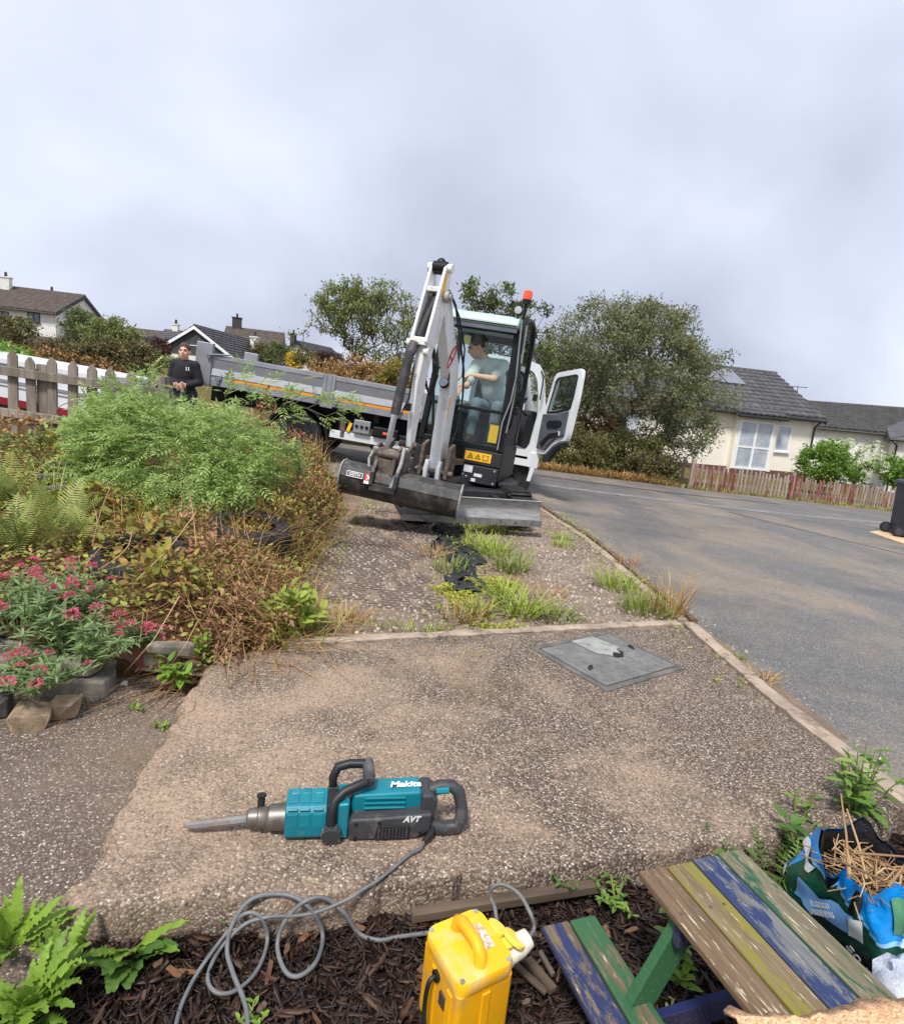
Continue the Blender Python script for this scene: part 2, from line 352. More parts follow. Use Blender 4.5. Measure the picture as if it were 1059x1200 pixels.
# --- concrete slab with exposed aggregate
def aggregate(name,dark,paste,paste_amt,scale=95,grad=0,gap=s(72,62,54),bmp=.45):
    t=NT(name); v=t.vec(); wv=t.n('ShaderNodeVectorMath',operation='ADD'); t.l(v,wv.inputs[0])
    nz=t.n('ShaderNodeTexNoise'); nz.inputs['Scale'].default_value=60; t.l(v,nz.inputs[0]); sc=t.n('ShaderNodeVectorMath',operation='SCALE'); sc.inputs['Scale'].default_value=.006; t.l(nz.outputs[1],sc.inputs[0]); t.l(sc.outputs[0],wv.inputs[1]); v2=wv.outputs[0]
    col=t.n('ShaderNodeSeparateColor'); t.l(t.vor(scale,v2,'Color'),col.inputs[0])
    st=t.ramp(col.outputs[0],[(0,dark[0]),(.35,dark[1]),(.6,dark[2]),(.8,dark[3]),(.95,s(172,160,146)),(1,s(204,194,180))])
    dist=t.vor(scale,v2); c=t.mix(t.step(dist,.45,.70),st,gap)
    pm=t.noise(1.7,v,7,.72,.5); sx_=t.n('ShaderNodeSeparateXYZ'); t.l(v,sx_.inputs[0]); pm=t.math('SUBTRACT',pm,t.math('MULTIPLY',sx_.outputs[0],grad)); pf=t.step(pm,paste_amt-.10,paste_amt+.11); fine=t.step(t.noise(70,v,3,.8),.40,.52); pf2=t.math('MULTIPLY',pf,t.math('ADD',t.math('MULTIPLY',fine,.5),.28))
    pc=t.mix(t.noise(25,v,5,.7),paste[0],paste[1]); c=t.mix(pf2,c,pc)
    stn=t.step(t.noise(2.6,v,6,.75),.56,.74); c=t.mix(t.math('MULTIPLY',stn,.5),c,s(66,58,50))
    c=t.mix(t.math('MULTIPLY',t.step(t.noise(1.1,t.vec((1,1,1),rot=(0,0,1)),5,.7),.58,.72),.45),c,s(104,86,52))
    t.color(c); t.set(.85,0,.25)
    h=t.math('SUBTRACT',1.0,dist); b1=t.bump(h,bmp,.005); t.bump(t.noise(9,v,6,.7),.5,.012,b1); return t.m
MSLAB=aggregate('slab_aggregate',[s(86,75,65),s(113,100,87),s(134,119,104),s(152,136,119)],(s(186,160,136),s(154,134,115)),.525,140,.08)
MPATH=aggregate('path_aggregate',[s(90,78,68),s(104,91,80),s(117,103,90),s(130,115,101)],(s(140,122,106),s(116,103,92)),.55,170,0,s(82,73,65),.25)
slabc=[(-.811,1.192),(-.286,1.293),(.312,1.454),(1.259,1.737),(1.70,1.90),(1.60,2.7),(1.545,3.62),(.4,3.20),(-.74,2.74),(-1.02,2.53),(-.945,1.977)]
def inpoly(x,y,P):
    x=np.asarray(x); r=np.zeros(x.shape,bool); n=len(P)
    for i in range(n):
        (x1,y1),(x2,y2)=P[i],P[(i+1)%n]
        c=((y1>y)!=(y2>y))&(x<(x2-x1)*(y-y1)/(y2-y1+1e-12)+x1); r^=c
    return r
def wavy_slab(name,P,z0,z1,mat,jag=.012,step=.03,seed=1,front=None):
    r=np.random.default_rng(seed); Q=[]
    n=len(P)
    for i in range(n):
        a=np.array(P[i]); b_=np.array(P[(i+1)%n]); L=np.linalg.norm(b_-a); k=max(1,int(L/step))
        nm=np.array([(b_-a)[1],-(b_-a)[0]])/max(L,1e-6)
        for j in range(k):
            jj=jag*(r.normal(0,.6)+1.3*math.sin(j*.5+i)*math.sin(j*.17+2*i)); Q.append(tuple(a+(b_-a)*j/k+nm*jj*(0 if j==0 else 1)))
    b=MB(); m=len(Q); cx=sum(q[0] for q in Q)/m; cy=sum(q[1] for q in Q)/m
    def ring(f,z,zj=0): return [(cx+(q[0]-cx)*f,cy+(q[1]-cy)*f,z+zj*r.normal(0,1)) for q in Q]
    R=[ring(1.0,z0),ring(1.006,z0+(z1-z0)*.35,.003),ring(1.004,z1-.022,.003),ring(.994,z1-.003,.0015),ring(.975,z1),]
    V=[p for q in R for p in q]; F=[]
    for i in range(len(R)-1):
        for k in range(m): F.append((i*m+k,i*m+(k+1)%m,(i+1)*m+(k+1)%m,(i+1)*m+k))
    F.append(tuple((len(R)-1)*m+k for k in range(m))); b.add(V,F); return b.build(name,mat,smooth=50)
structure(wavy_slab('slab',slabc,-.2,0,MSLAB))
# pale cement strips round the slab
MCEM=pmat('cement_strip',s(150,134,118),s(178,160,142),5,.9,dirt=(s(92,82,72),9,.5,.7),bump=.6,bscale=70)
def beam(name,pts,wd,z0,z1,mat,jit=.004,bev=.006,seed=3,zfun=None):
    r=np.random.default_rng(seed); b=MB(); rows=[]
    P=seg(pts,max(6,int(sum(math.dist(pts[i],pts[i+1]) for i in range(len(pts)-1))/.06)))
    V=[];F=[]
    for i,p in enumerate(P):
        q=P[min(i+1,len(P)-1)]; o=P[max(i-1,0)]; dx,dy=q[0]-o[0],q[1]-o[1]; L=math.hypot(dx,dy); nx,ny=-dy/L,dx/L; dz=zfun(*p) if zfun else 0
        a=wd/2+r.normal(0,jit); c=wd/2+r.normal(0,jit); h=r.normal(0,jit*.4)
        for (o2,z) in ((a,z0),(a,z1-.006),(a-.012,z1),(-(c-.012),z1),(-c,z1-.006),(-c,z0)): V.append((p[0]+nx*o2,p[1]+ny*o2,z+dz+(h if z>z0 else 0)))
    n=6
    for i in range(len(P)-1):
        for k in range(n): F.append((i*n+k,i*n+(k+1)%n,(i+1)*n+(k+1)%n,(i+1)*n+k))
    F+=[tuple(range(n)),tuple((len(P)-1)*n+k for k in range(n))]; b.add(V,F); return b.build(name,mat,smooth=40)
structure(beam('concrete_border',[(-.76,2.79),(.4,3.25),(1.52,3.69)],.07,-.2,.008,MCEM))
structure(beam('concrete_border',[(1.60,3.70),(1.655,2.7),(1.765,1.88),(1.84,1.3)],.085,-.3,.006,MCEM,seed=5))
# --- lower path on the left
V,F=grid(np.linspace(0,1,60),np.linspace(1.02,2.75,40),lambda u,y:0*u); V[:,0]=-4.5+V[:,0]*(np.interp(V[:,1],[1.0,1.19,1.98,2.53,2.8],[-.76,-.77,-.90,-.98,-.9])+4.5); V[:,1]-=.12*np.clip(-.9-V[:,0],0,3)*(V[:,1]<1.3); V[:,2]=-.052+.005*np.sin(3*V[:,0])+.003*np.sin(5*V[:,1]+1); structure(npobj('path',[(V,F)],MPATH,smooth=True))
# --- bark mulch bed
t=NT('soil'); v=t.vec(); c=t.ramp(t.noise(30,v,6,.75),[(.3,s(26,19,16)),(.6,s(52,38,31)),(.8,s(84,62,48))]); t.color(c); t.set(.95,0,.15); t.bump(t.noise(45,v,6,.8),1,.02); MSOIL=t.m
def mulch_z(x,y): return -.100+.010*np.sin(7*x+1)*np.sin(6*y)+.006*np.sin(19*x)*np.sin(17*y+2)+.01*smoothstep(x,.9,1.5)
V,F=grid(np.linspace(-2.6,2.2,100),np.linspace(.2,2.0,50),mulch_z); mulch=structure(npobj('mulch_bed',[(V,F)],MSOIL,smooth=True))
def chipmesh(nm,L,W,H,r):
    b=MB(); V=[]
    for x in(-1,-.35,.3,1):
        f=1-.45*abs(x)**2*r.uniform(.6,1.3)
        for (yy,zz) in((-1,-1),(1,-1),(1,1),(-1,1)): V.append((x*L/2+r.normal(0,L*.03),yy*W/2*f+r.normal(0,W*.08),zz*H/2+.25*H*r.normal()+ .1*L*(x*x-.3)*.3))
    F=[(0,1,2,3),(12,15,14,13)]+[(i*4+k,i*4+(k+1)%4,i*4+4+(k+1)%4,i*4+4+k) for i in range(3) for k in range(4)]; return V,F
MCHIP=leafmat('bark_chips',[s(26,19,17),s(38,28,24),s(52,37,31),s(30,22,20),s(64,46,37),s(44,34,30),s(84,60,45),s(34,26,23),s(62,48,40)],0,.55,fleck=False)
MCHIPO=leafmat('bark_chips_loose',[s(58,42,34),s(112,78,54),s(80,58,45),s(150,112,80),s(70,52,42),s(96,84,72)],0,.7,island=False,fleck=False)
def in_mulch(x,y):
    fy=np.interp(x,[-1.1,-.83,-.286,.312,1.259,1.7,2.2],[1.05,1.18,1.28,1.44,1.725,1.88,2.0]); return y<fy+.0
tv=[chipmesh('c',.042,.0045+.0013*k,.0025,np.random.default_rng(k)) for k in range(5)]
ch=[]
for k in range(5):
    n=7000; x=rng.uniform(-1.05,1.75,n); y=rng.uniform(.85,1.95,n); ok=in_mulch(x,y); x,y=x[ok],y[ok]; n=len(x)
    d=randdir(n); d[:,2]*=.38; up=np.tile([0,0,1.],(n,1))+randdir(n)*.35; R=frames(d,up); sc=rng.lognormal(-.55,.5,n).clip(.2,1.5)
    V,F=tv[k]; ch.append(scatter(V,[f for f in F if len(f)==4],np.stack([x,y,mulch_z(x,y)+rng.uniform(0,.018,n)],-1),R,sc)+(0,))
ob=npobj('bark_mulch',ch,MCHIP); tag(ob,'dark shredded bark mulch filling the bed below the slab','mulch',kind='stuff')
for k in range(110):
    x=random.uniform(-.75,1.0); y=random.uniform(.95,1.7)
    if not in_mulch(np.array(x),np.array(y+.02)): continue
    if k<6: cm=[]
    V,F=chipmesh('c',random.uniform(.02,.06),random.uniform(.007,.015),random.uniform(.003,.006),np.random.default_rng(100+k)); b=MB().add(V,F)
    M=T(x,y,float(mulch_z(x,y))+.022)@Matrix.Rotation(random.uniform(0,6.3),4,'Z')@Matrix.Rotation(random.gauss(0,.2),4,'Y')@Matrix.Rotation(random.gauss(0,.25),4,'X')
    b.build('bark_chip',MCHIPO,mulch,M)
# --- driveway between the slab and the road
t=NT('driveway_dirt'); v=t.vec(); c=t.ramp(t.noise(2.5,v,7,.7),[(.3,s(118,103,90)),(.5,s(146,128,112)),(.7,s(168,148,129))]); c=t.mix(t.math('MULTIPLY',t.step(t.noise(60,v,4,.8),.5,.65),.5),c,s(84,74,66)); c=t.mix(t.math('MULTIPLY',t.step(t.noise(1.3,v,6,.7),.55,.7),.6),c,s(148,104,66)); t.color(c); t.set(.95,0,.15); t.bump(t.noise(80,v,6,.8),.9,.012); MDIRT=t.m
def drive_z(x,y): return -.028-.05*np.clip(x,-3,3)*smoothstep(y,5,9)+.008*np.sin(2.2*x+.5)*np.sin(1.7*y)-.018*(smoothstep(y,2.6,3.6)*0)
V,F=grid(np.linspace(0,1,50),np.linspace(2.4,8.6,90),lambda u,y:0*u); V[:,0]=-1.6+V[:,0]*(edge_left(V[:,1])-.03+1.6); V[:,2]=drive_z(V[:,0],V[:,1]); structure(npobj('driveway',[(V,F)],MDIRT,smooth=True))
MSTONE=leafmat('drive_gravel',[s(106,97,89),s(138,127,116),s(160,148,135),s(120,109,100),s(176,164,151),s(144,130,117),s(94,87,81),s(198,188,176)],0,.85,fleck=False)
def octa(r): return [(1,0,0),(-1,0,0),(0,1,0),(0,-1,0),(0,0,.75),(0,0,-.75),(.6,.6,.45),(-.6,.55,.4)],[(0,2,4),(2,1,4),(1,3,4),(3,0,4)]
cube8=[(-.8,-.7,-.5),(.75,-.8,-.5),(.85,.7,-.5),(-.7,.8,-.5),(-.55,-.5,.55),(.5,-.62,.5),(.62,.45,.6),(-.5,.6,.45)]; cubef=[(4,5,6,7),(0,1,5,4),(1,2,6,5),(2,3,7,6),(3,0,4,7)]
P=[]
# stones sitting in rows of the plastic grid's round cells (left wheel track and right strip)
for x0,x1,prob in((-.98,.02,.9),(.62,1.5,.5)):
    for iy,yy in enumerate(np.arange(2.95,7.2,.047)):
        xs_=np.arange(x0+(.027 if iy%2 else 0),x1,.054)
        for xx in xs_:
            wv=.5+.5*math.sin(3.1*xx+1.3)*math.sin(2.3*yy+.6)
            if random.random()<prob*(.35+.65*wv)*(1 if yy>3.3 else .35):
                for q in range(2): P.append((xx+random.gauss(0,.009),yy+random.gauss(0,.008),random.uniform(.006,.0125)))
n=16000; xx=rng.uniform(-1.05,1.5,n); yy=2.85+4.5*rng.uniform(0,1,n)**1.3; wt=np.where((xx>.75)&(yy<6),.75,.22)*(np.where(xx>1.15,.7,1)); ok=rng.uniform(0,1,n)<wt
P+=list(zip(xx[ok],yy[ok],rng.uniform(.004,.013,ok.sum())))
P=np.array(P); P=P[P[:,1]>2.9+.40*(P[:,0]+.64)]; n=len(P)
R=frames(np.concatenate([rng.normal(0,1,(n,2)),rng.normal(0,.15,(n,1))],-1),np.tile([0,0,1.],(n,1))+.3*randdir(n))
V,F=scatter(cube8,cubef,np.stack([P[:,0],P[:,1],drive_z(P[:,0],P[:,1])+P[:,2]*.35],-1),R,P[:,2]); ob=npobj('driveway_gravel',[(V,F)],MSTONE); tag(ob,'pale crushed stone packed in rows across the driveway','gravel',kind='stuff')
# dark plastic cell walls of the grid
ch=[]
MGRID=pmat('grid_plastic',s(74,66,60),s(104,92,82),8,.8)
for iy,yy in enumerate(np.arange(3.5,6.6,.047)):
    xs_=np.linspace(-.98,.0,73); zz=drive_z(xs_,yy)
    if 1:
        k=len(xs_); y2=yy+.017*np.abs(np.sin((xs_+ (.027 if iy%2 else 0))*PI/.054))-.024
        gap=np.sin(3.1*xs_+1.3)*np.sin(2.3*yy+.6)>(-.35+.9*np.sin(23*xs_+5*yy)*np.sin(11*yy+3*xs_))
        A=np.stack([xs_,y2,zz-.002],-1); B=np.stack([xs_,y2,zz+.008],-1); C=np.stack([xs_,y2+.006,zz+.008],-1); V=np.concatenate([A,B,C]); i=np.arange(k-1)[gap[:-1]]
        if len(i): ch.append((V,np.concatenate([np.stack([i,i+1,k+i+1,k+i],-1),np.stack([k+i,k+i+1,2*k+i+1,2*k+i],-1)])))
ob=npobj('driveway_grid',ch,MGRID); tag(ob,'dark plastic ground grid edges showing in the driveway gravel','ground grid',kind='stuff')
# edging board between driveway and road
MEDGE=pmat('edging_wood',s(96,76,60),s(132,108,86),8,.85,stretch=(1,1,1),dirt=(s(70,58,48),10,.5,.65),bump=.5,bscale=60)
structure(beam('kerb',[(1.675,3.78),(1.60,5),(1.51,6.4),(1.28,8.3),(1.02,11.2)],.05,-.3,.03,MEDGE,zfun=lambda x,y:float(drive_z(x,y))))
structure(beam('concrete_border',[(1.605,3.82),(1.53,5),(1.44,6.4),(1.21,8.3)],.07,-.3,.012,MCEM,seed=9,zfun=lambda x,y:float(drive_z(x,y))))
# --- inspection cover set in the slab
MH=thing('manhole_cover','worn square metal drain cover with chipped corner set in the slab','drain cover',(.895,2.985,.0),(0,0,rad(36)))
t=NT('cover_metal'); v=t.vec(); c=t.ramp(t.noise(9,v,6,.7),[(.3,s(100,100,98)),(.6,s(126,125,121)),(.8,s(146,143,136))]); c=t.mix(t.math('MULTIPLY',t.step(t.noise(22,v,5,.75),.55,.7),.7),c,s(152,142,124)); t.color(c); t.set(.6,.25,.5); t.bump(t.noise(60,v,5,.7),.4,.003); MCOV=t.m
MFRM=pmat('cover_frame',s(88,86,84),s(120,116,110),12,.7,.2,bump=.4,bscale=80)
b=MB(); W2,H2=.31,.265
for a in((-W2,-H2,W2,-H2+.03),(-W2,H2-.03,W2,H2),(-W2,-H2+.03,-W2+.03,H2-.03),(W2-.03,-H2+.03,W2,H2-.03)): b.span((a[0],a[1],-.02),(a[2],a[3],.007))
b.build('frame',MFRM,MH,bevel=.002)
b=MB(); b.span((-.27,-.225,-.02),(.27,.225,.010)); b.build('lid',MCOV,MH,bevel=.003)
b=MB()
for i in range(9):
    for j in range(7):
        x,y=-.23+.0575*i,-.185+.062*j
        if -.12<x<.14 and -.05<y<.2: continue
        b.box((x,y,.0115),(.020,.020,.004),rot=RZ(45))
b.build('raised_stud',MCOV,MH,bevel=.001)['kind']='stuff'
MPANEL=pmat('pale_sheet',s(134,137,132),s(158,160,153),8,.8,dirt=(s(110,112,108),20,.5,.65),bump=.4,bscale=60)
b=MB(); b.prism([(-.04,.225),(.13,.225),(.165,.05),(.12,.045),(.10,.0),(.075,.028),(.03,-.01),(.0,.03),(-.03,.045)],.011,.016,'z'); b.build('broken_plate',MPANEL,MH,bevel=.001)
b=MB(); b.prism([(.03,-.012),(.075,.026),(.10,-.002),(.12,.042),(.14,.01),(.08,-.04),(.04,-.03)],.0105,.0125,'z'); b.build('hole',pmat('hole_dark',s(18),s(30),8,.9),MH)
for (x,y,a) in((-.2,-.06,20),(.235,.03,80)):
    b=MB(); b.prism([(-.03,-.012),(.03,-.012),(.03,.012),(-.03,.012)],.0105,.012,'z',T(x,y,0)@RZ(a)); b.tube([(-.025,0,.013),(-.01,.004,.02),(.012,.004,.02),(.025,0,.013)],.004,6,T(x,y,0)@RZ(a)); b.build('lifting_slot',pmat('slot_dark',s(40,40,38),s(60,58,56),8,.8),MH)
# --- raised garden bed (soil under all the plants)
def bed_edge(y): return np.interp(y,[2.3,2.55,2.8,3.5,5,6.2,7.0,8.2],[-1.02,-.95,-.78,-.86,-1.04,-1.12,-1.25,-1.5])
def bed_z(x,y):
    h=.14+.085*np.clip(y-2.3,0,9); h=np.minimum(h,.60); k=smoothstep(bed_edge(y)-x,-.02,.45)*smoothstep(y-np.interp(x,[-3,-1.75,-1.3,-1.0,-.8],[2.05,2.18,2.40,2.58,2.60]),-.02,.14); kb=1-.75*smoothstep(y,7.0,8.3)
    return -.05+(h+.05+.03*np.sin(3*x+y)+.02*np.sin(7*x-3*y))*k*kb
t=NT('bed_soil'); v=t.vec(); c=t.ramp(t.noise(14,v,7,.75),[(.3,s(58,44,32)),(.5,s(104,80,54)),(.7,s(134,104,66))]); t.color(c); t.set(.95,0,.1); t.bump(t.noise(40,v,6,.8),1,.03); MBED=t.m
V,F=grid(np.linspace(-9,-.7,120),np.linspace(2.3,8.4,80),bed_z); structure(npobj('soil_bed',[(V,F)],MBED,smooth=True))
# left of the wall the bed is held by stones; ground behind fence
def bedpt(px,py,dz=0):
    p=gr(px,py,.14-.085*2.3+dz,0,.085); return Vector((p.x,p.y,float(bed_z(p.x,p.y))))

# grit, small stones and dry leaf bits lying loose on the slab, path and road edge
r=np.random.default_rng(44); n=5200; x=r.uniform(-3,2.2,n); y=r.uniform(1.15,3.9,n); on=inpoly(x,y,[(a*.985+.005,b_*.985+.02) for a,b_ in slabc]); lf=(x<-1.0)&(y<2.2)
keep=(on&(r.uniform(0,1,n)<.25+.5*np.exp(-((y-(2.75+.39*(x+.74)))/.12)**2)))|lf; x,y,on=x[keep],y[keep],on[keep]; n=len(x); sz=r.lognormal(-5.9,.45,n).clip(.0012,.008)
tag(npobj('slab_grit',[scatter(cube8,cubef,np.stack([x,y,np.where(on,0,-.053)+sz*.3],-1),frames(randdir(n,r)*[1,1,.1],np.tile([0,0,1.],(n,1))+.2*randdir(n,r)),sz)],MSTONE),'loose grit and crumbs of stone lying on the concrete','grit',kind='stuff')
n=1500; yy=r.uniform(1.8,8.2,n); xx=edge_left(yy)+np.abs(r.normal(0,.09,n))+.035; sz=r.lognormal(-5.4,.5,n).clip(.002,.014)
tag(npobj('road_grit',[scatter(cube8,cubef,np.stack([xx,yy,base(xx,yy)+sz*.3],-1),frames(randdir(n,r)*[1,1,.1],np.tile([0,0,1.],(n,1))+.2*randdir(n,r)),sz)],MSTONE),'loose grit gathered along the edge of the road','grit',kind='stuff')
# ============================================================ HOUSES
MWHITE=pmat('render_white',s(214,212,206),s(228,226,220),2,.9,dirt=(s(176,172,162),3,.55,.8),bump=.2,bscale=30)
MCREAM=pmat('render_cream',s(230,223,210),s(238,232,219),2,.9,dirt=(s(206,196,178),2,.6,.85),bump=.25,bscale=25)
MTILEG=pmat('tile_grey',s(66,66,70),s(88,87,90),2.5,.75,dirt=(s(104,100,92),2,.55,.75),bump=.3,bscale=20)
MTILEB=pmat('tile_brown',s(74,66,62),s(94,84,78),2.5,.8,dirt=(s(112,100,84),1.5,.55,.75),bump=.3,bscale=12)
MTILEM=pmat('tile_moss',s(60,60,62),s(78,76,74),2,.85,dirt=(s(92,88,68),1.2,.55,.75),bump=.3,bscale=12)
MBLK=pmat('gutter_black',s(26,26,28),s(36,36,38),4,.5)
MUPVC=pmat('window_white',s(226,228,230),s(236,238,240),4,.4)
MDKF=pmat('window_dark',s(44,38,36),s(58,50,46),4,.5)
MPANE=pmat('window_pane',s(70,78,88),s(104,112,120),.8,.08,spec=.8)
MPANEN=pmat('window_net',s(150,160,170),s(190,196,202),1.5,.1,spec=.8)
MCLAD=pmat('cladding_dark',s(56,58,62),s(70,72,76),3,.8,stretch=(.3,1,8),bump=.4,bscale=6)
MBRICK=pmat('brick_plinth',s(88,66,56),s(110,84,70),9,.9,bump=.4,bscale=30)
MCHIM=pmat('chimney_dark',s(58,54,52),s(74,70,66),5,.9)
def window(parent,x,z,w,h,y=0,side='F',frame=MUPVC,pane=MPANE,mull=1,W=0,name='window',fw=.06,transom=None):
    """side F: on the wall y=0 looking to -y; side R: on the wall x=W looking to +x; side L: wall x=0 looking to -x"""
    M={'F':T(x,y,z),'R':T(W,x,z)@RZ(90),'L':T(0,x,z)@RZ(-90)}[side]
    b=MB()
    b.span((-w/2,-.05,0),(w/2,.03,fw),M); b.span((-w/2,-.05,h-fw),(w/2,.03,h),M)
    b.span((-w/2,-.05,fw),(-w/2+fw,.03,h-fw),M); b.span((w/2-fw,-.05,fw),(w/2,.03,h-fw),M)
    for k in range(1,mull+1):
        xx=-w/2+w*k/(mull+1); b.span((xx-fw/2,-.045,fw),(xx+fw/2,.03,h-fw),M)
    if transom: b.span((-w/2+fw,-.04,transom),(w/2-fw,.03,transom+fw*.7),M)
    if name=='window': b.span((-w/2-.06,-.10,-.06),(w/2+.06,.02,-.002),M)
    f=b.build(name,frame,parent)
    for k in range(mull+1):
        a=-w/2+w*k/(mull+1)+fw/2; c=-w/2+w*(k+1)/(mull+1)-fw/2
        p=MB().span((a,-.02,fw),(c,-.012,h-fw),M).build('pane',pane,f)
    return f
def tiled(name,parent,mat,o,ux,uy,w,d,rows,cols,amp=.04,th=.075):
    """roof slope as overlapping courses of pantiles: o lower left corner, ux along eave, uy up the slope"""
    o,ux,uy=Vector(o),Vector(ux).normalized(),Vector(uy).normalized(); n=ux.cross(uy); ch=[]; k=cols*4+1
    xs=np.linspace(0,w,k); wave=amp*np.abs(np.sin(xs/w*cols*PI))
    for r in range(rows):
        y0,y1=d*r/rows,d*(r+1)/rows+.03
        V=[]
        for (yy,lift) in((y0,-.01),(y0,th),(y1,.008)):
            for x,wv in zip(xs,wave): V.append(tuple(o+ux*float(x)+uy*float(yy)+n*(lift+float(wv))))
        i=np.arange(k-1); ch.append((np.array(V),np.concatenate([np.stack([i,i+1,k+i+1,k+i],-1),np.stack([k+i,k+i+1,2*k+i+1,2*k+i],-1)])))
    ob=npobj(name,ch,mat,parent); ob['kind']='stuff'; return ob
def house(name,label,loc,yaw,w,d,eave,rise,wall,roofm,ridge='x',over=.35,tiles=None,chim=(),fascia=MBLK,low=-1.5):
    H=thing(name,label,'house',loc,(0,0,rad(yaw)))
    b=MB()
    if ridge=='x': prof=[(0,low),(d,low),(d,eave),(d/2,eave+rise),(0,eave)]; b.prism(prof,0,w,'x')
    else: prof=[(0,low),(w,low),(w,eave),(w/2,eave+rise),(0,eave)]; b.prism(prof,0,d,'y')
    b.build('wall',wall,H)
    span=d if ridge=='x' else w; L=w if ridge=='x' else d; half=span/2; sl=rise/half; th=.16
    rf=None
    b=MB()
    P=[(-over,eave-sl*over),(half,eave+rise),(span+over,eave-sl*over),(span+over,eave-sl*over+th),(half,eave+rise+th),(-over,eave-sl*over+th)]
    for poly in ([P[0],P[1],P[4],P[5]],[P[1],P[2],P[3],P[4]]):
        b.prism(poly,-over*.6,L+over*.6,'x' if ridge=='x' else 'y')
    rf=b.build('roof',roofm,H)
    if tiles:
        sll=math.hypot(half+over,sl*(half+over)); rows=int(sll/tiles[0]); cols=int((L+over*1.2)/tiles[1])
        if ridge=='x':
            tiled('roof_tile',rf,roofm,(-over*.6,-over,eave-sl*over+th+.004),(1,0,0),(0,1,sl),L+over*1.2,sll,rows,cols)
            tiled('roof_tile',rf,roofm,(L+over*.6,span+over,eave-sl*over+th+.004),(-1,0,0),(0,-1,sl),L+over*1.2,sll,rows,cols)
        else:
            tiled('roof_tile',rf,roofm,(-over,d+over*.6,eave-sl*over+th+.004),(0,-1,0),(1,0,sl),L+over*1.2,sll,rows,cols)
            tiled('roof_tile',rf,roofm,(span+over,-over*.6,eave-sl*over+th+.004),(0,1,0),(-1,0,sl),L+over*1.2,sll,rows,cols)
    # ridge cap, bargeboards and gutters
    b=MB(); A=(-over*.6,half,eave+rise+th+.03); Bp=(L+over*.6,half,eave+rise+th+.03)
    sw=(lambda p:p) if ridge=='x' else (lambda p:(p[1],p[0],p[2]))
    b.tube([sw(A),sw(Bp)],.09,8); b.build('ridge_tile',roofm,rf)
    b=MB()
    for e in(-over*.6-.03,L+over*.6+.005):
        for sgn in(0,1):
            q=[(-over,eave-sl*over-.1),(half,eave+rise-.1),(half,eave+rise+th*.9),(-over,eave-sl*over+th*.9)]
            if sgn: q=[(span-p[0],p[1]) for p in q]
            b.prism(q,e,e+.025,'x' if ridge=='x' else 'y')
    b.build('bargeboard',fascia,rf)
    b=MB()
    for yy in(-over-.05,span+over+.05): b.tube([sw((-over*.6,yy,eave-sl*over+.03)),sw((L+over*.6,yy,eave-sl*over+.03))],.055,8)
    b.build('gutter',MBLK,rf)
    for (cx,cy,cz,cw,chh,cm) in chim:
        b=MB(); b.span((cx-cw/2,cy-cw*.35,cz-1.5),(cx+cw/2,cy+cw*.35,cz+chh)); b.span((cx-cw/2-.06,cy-cw*.35-.06,cz+chh),(cx+cw/2+.06,cy+cw*.35+.06,cz+chh+.1)); c=b.build('chimney',cm,rf)
        b=MB(); b.cyl((cx,cy,cz+chh+.1),(cx,cy,cz+chh+.5),.12,.10,10); b.build('chimney_pot',MCHIM,rf)
    return H,rf
# --- cream bungalow with solar panels
p=at(968,492,27)                 # right eave corner
yaw=9; Wd,Dp=12.5,7.4
Rz=Matrix.Rotation(rad(yaw),3,'Z'); o=Vector((p.x,p.y,0))-Rz@Vector((Wd+.2,-.35,0)); gz=-.45
H1,R1=house('bungalow','cream bungalow with grey tiled roof and solar panels behind the red picket fence',(o.x,o.y,gz),yaw,Wd,Dp,p.z-gz+.05,1.95,MCREAM,MTILEG,'x',.35,(.40,.36))
ev=p.z-gz+.05
# bay with patio door, small window, downpipes
bx0,bx1=Wd-4.05,Wd-2.05
b=MB(); b.span((bx0,-.30,-1.2),(bx1,-.003,ev-.24)); b.build('bay_wall',MCREAM,H1)
b=MB(); b.prism([(-.62,ev-.30),(.1,ev+.08),(.1,ev+.22),(-.62,ev-.16)],bx0-.25,bx1+.15,'x'); rb=b.build('bay_roof',MTILEG,H1)
tiled('roof_tile',rb,MTILEG,(bx0-.25,-.64,ev-.15),(1,0,0),(0,1,.53),bx1-bx0+.4,.85,3,8)
b=MB(); b.tube([(bx0-.25,-.68,ev-.26),(bx1+.15,-.68,ev-.26)],.055,8); b.build('gutter',MBLK,rb)
window(H1,(bx0+bx1)/2-.05,.02,1.72,ev-.42,y=-.30,pane=MPANEN,mull=1,name='patio_door',fw=.11,transom=.95)
window(H1,bx1+.55,.95,.72,1.18,frame=MUPVC,pane=MPANEN,mull=0,fw=.07)
window(H1,3.2,.9,1.7,1.15,frame=MUPVC,pane=MPANEN,mull=1,fw=.07)
for x,y0 in((bx1+.10,-.06),(Wd-.06,-.07)):
    b=MB(); b.tube([(x,-.42,ev-.15),(x,y0,ev-.42),(x,y0,-.8)],.04,8); b.build('downpipe',MBLK,H1)
b=MB(); b.span((-.02,-.05,-1.4),(bx0,-.001,.06)); b.span((bx1,-.05,-1.4),(Wd+.02,-.001,.06)); b.span((bx0,-.35,-1.4),(bx1,-.301,.0)); b.build('plinth',MBRICK,H1)
MSOL=pmat('solar_glass',s(92,96,108),s(120,124,134),.6,.12,spec=.8); MSOLF=pmat('solar_frame',s(40,42,46),s(60,62,66),4,.4,.5)
sl=1.95/(Dp/2)
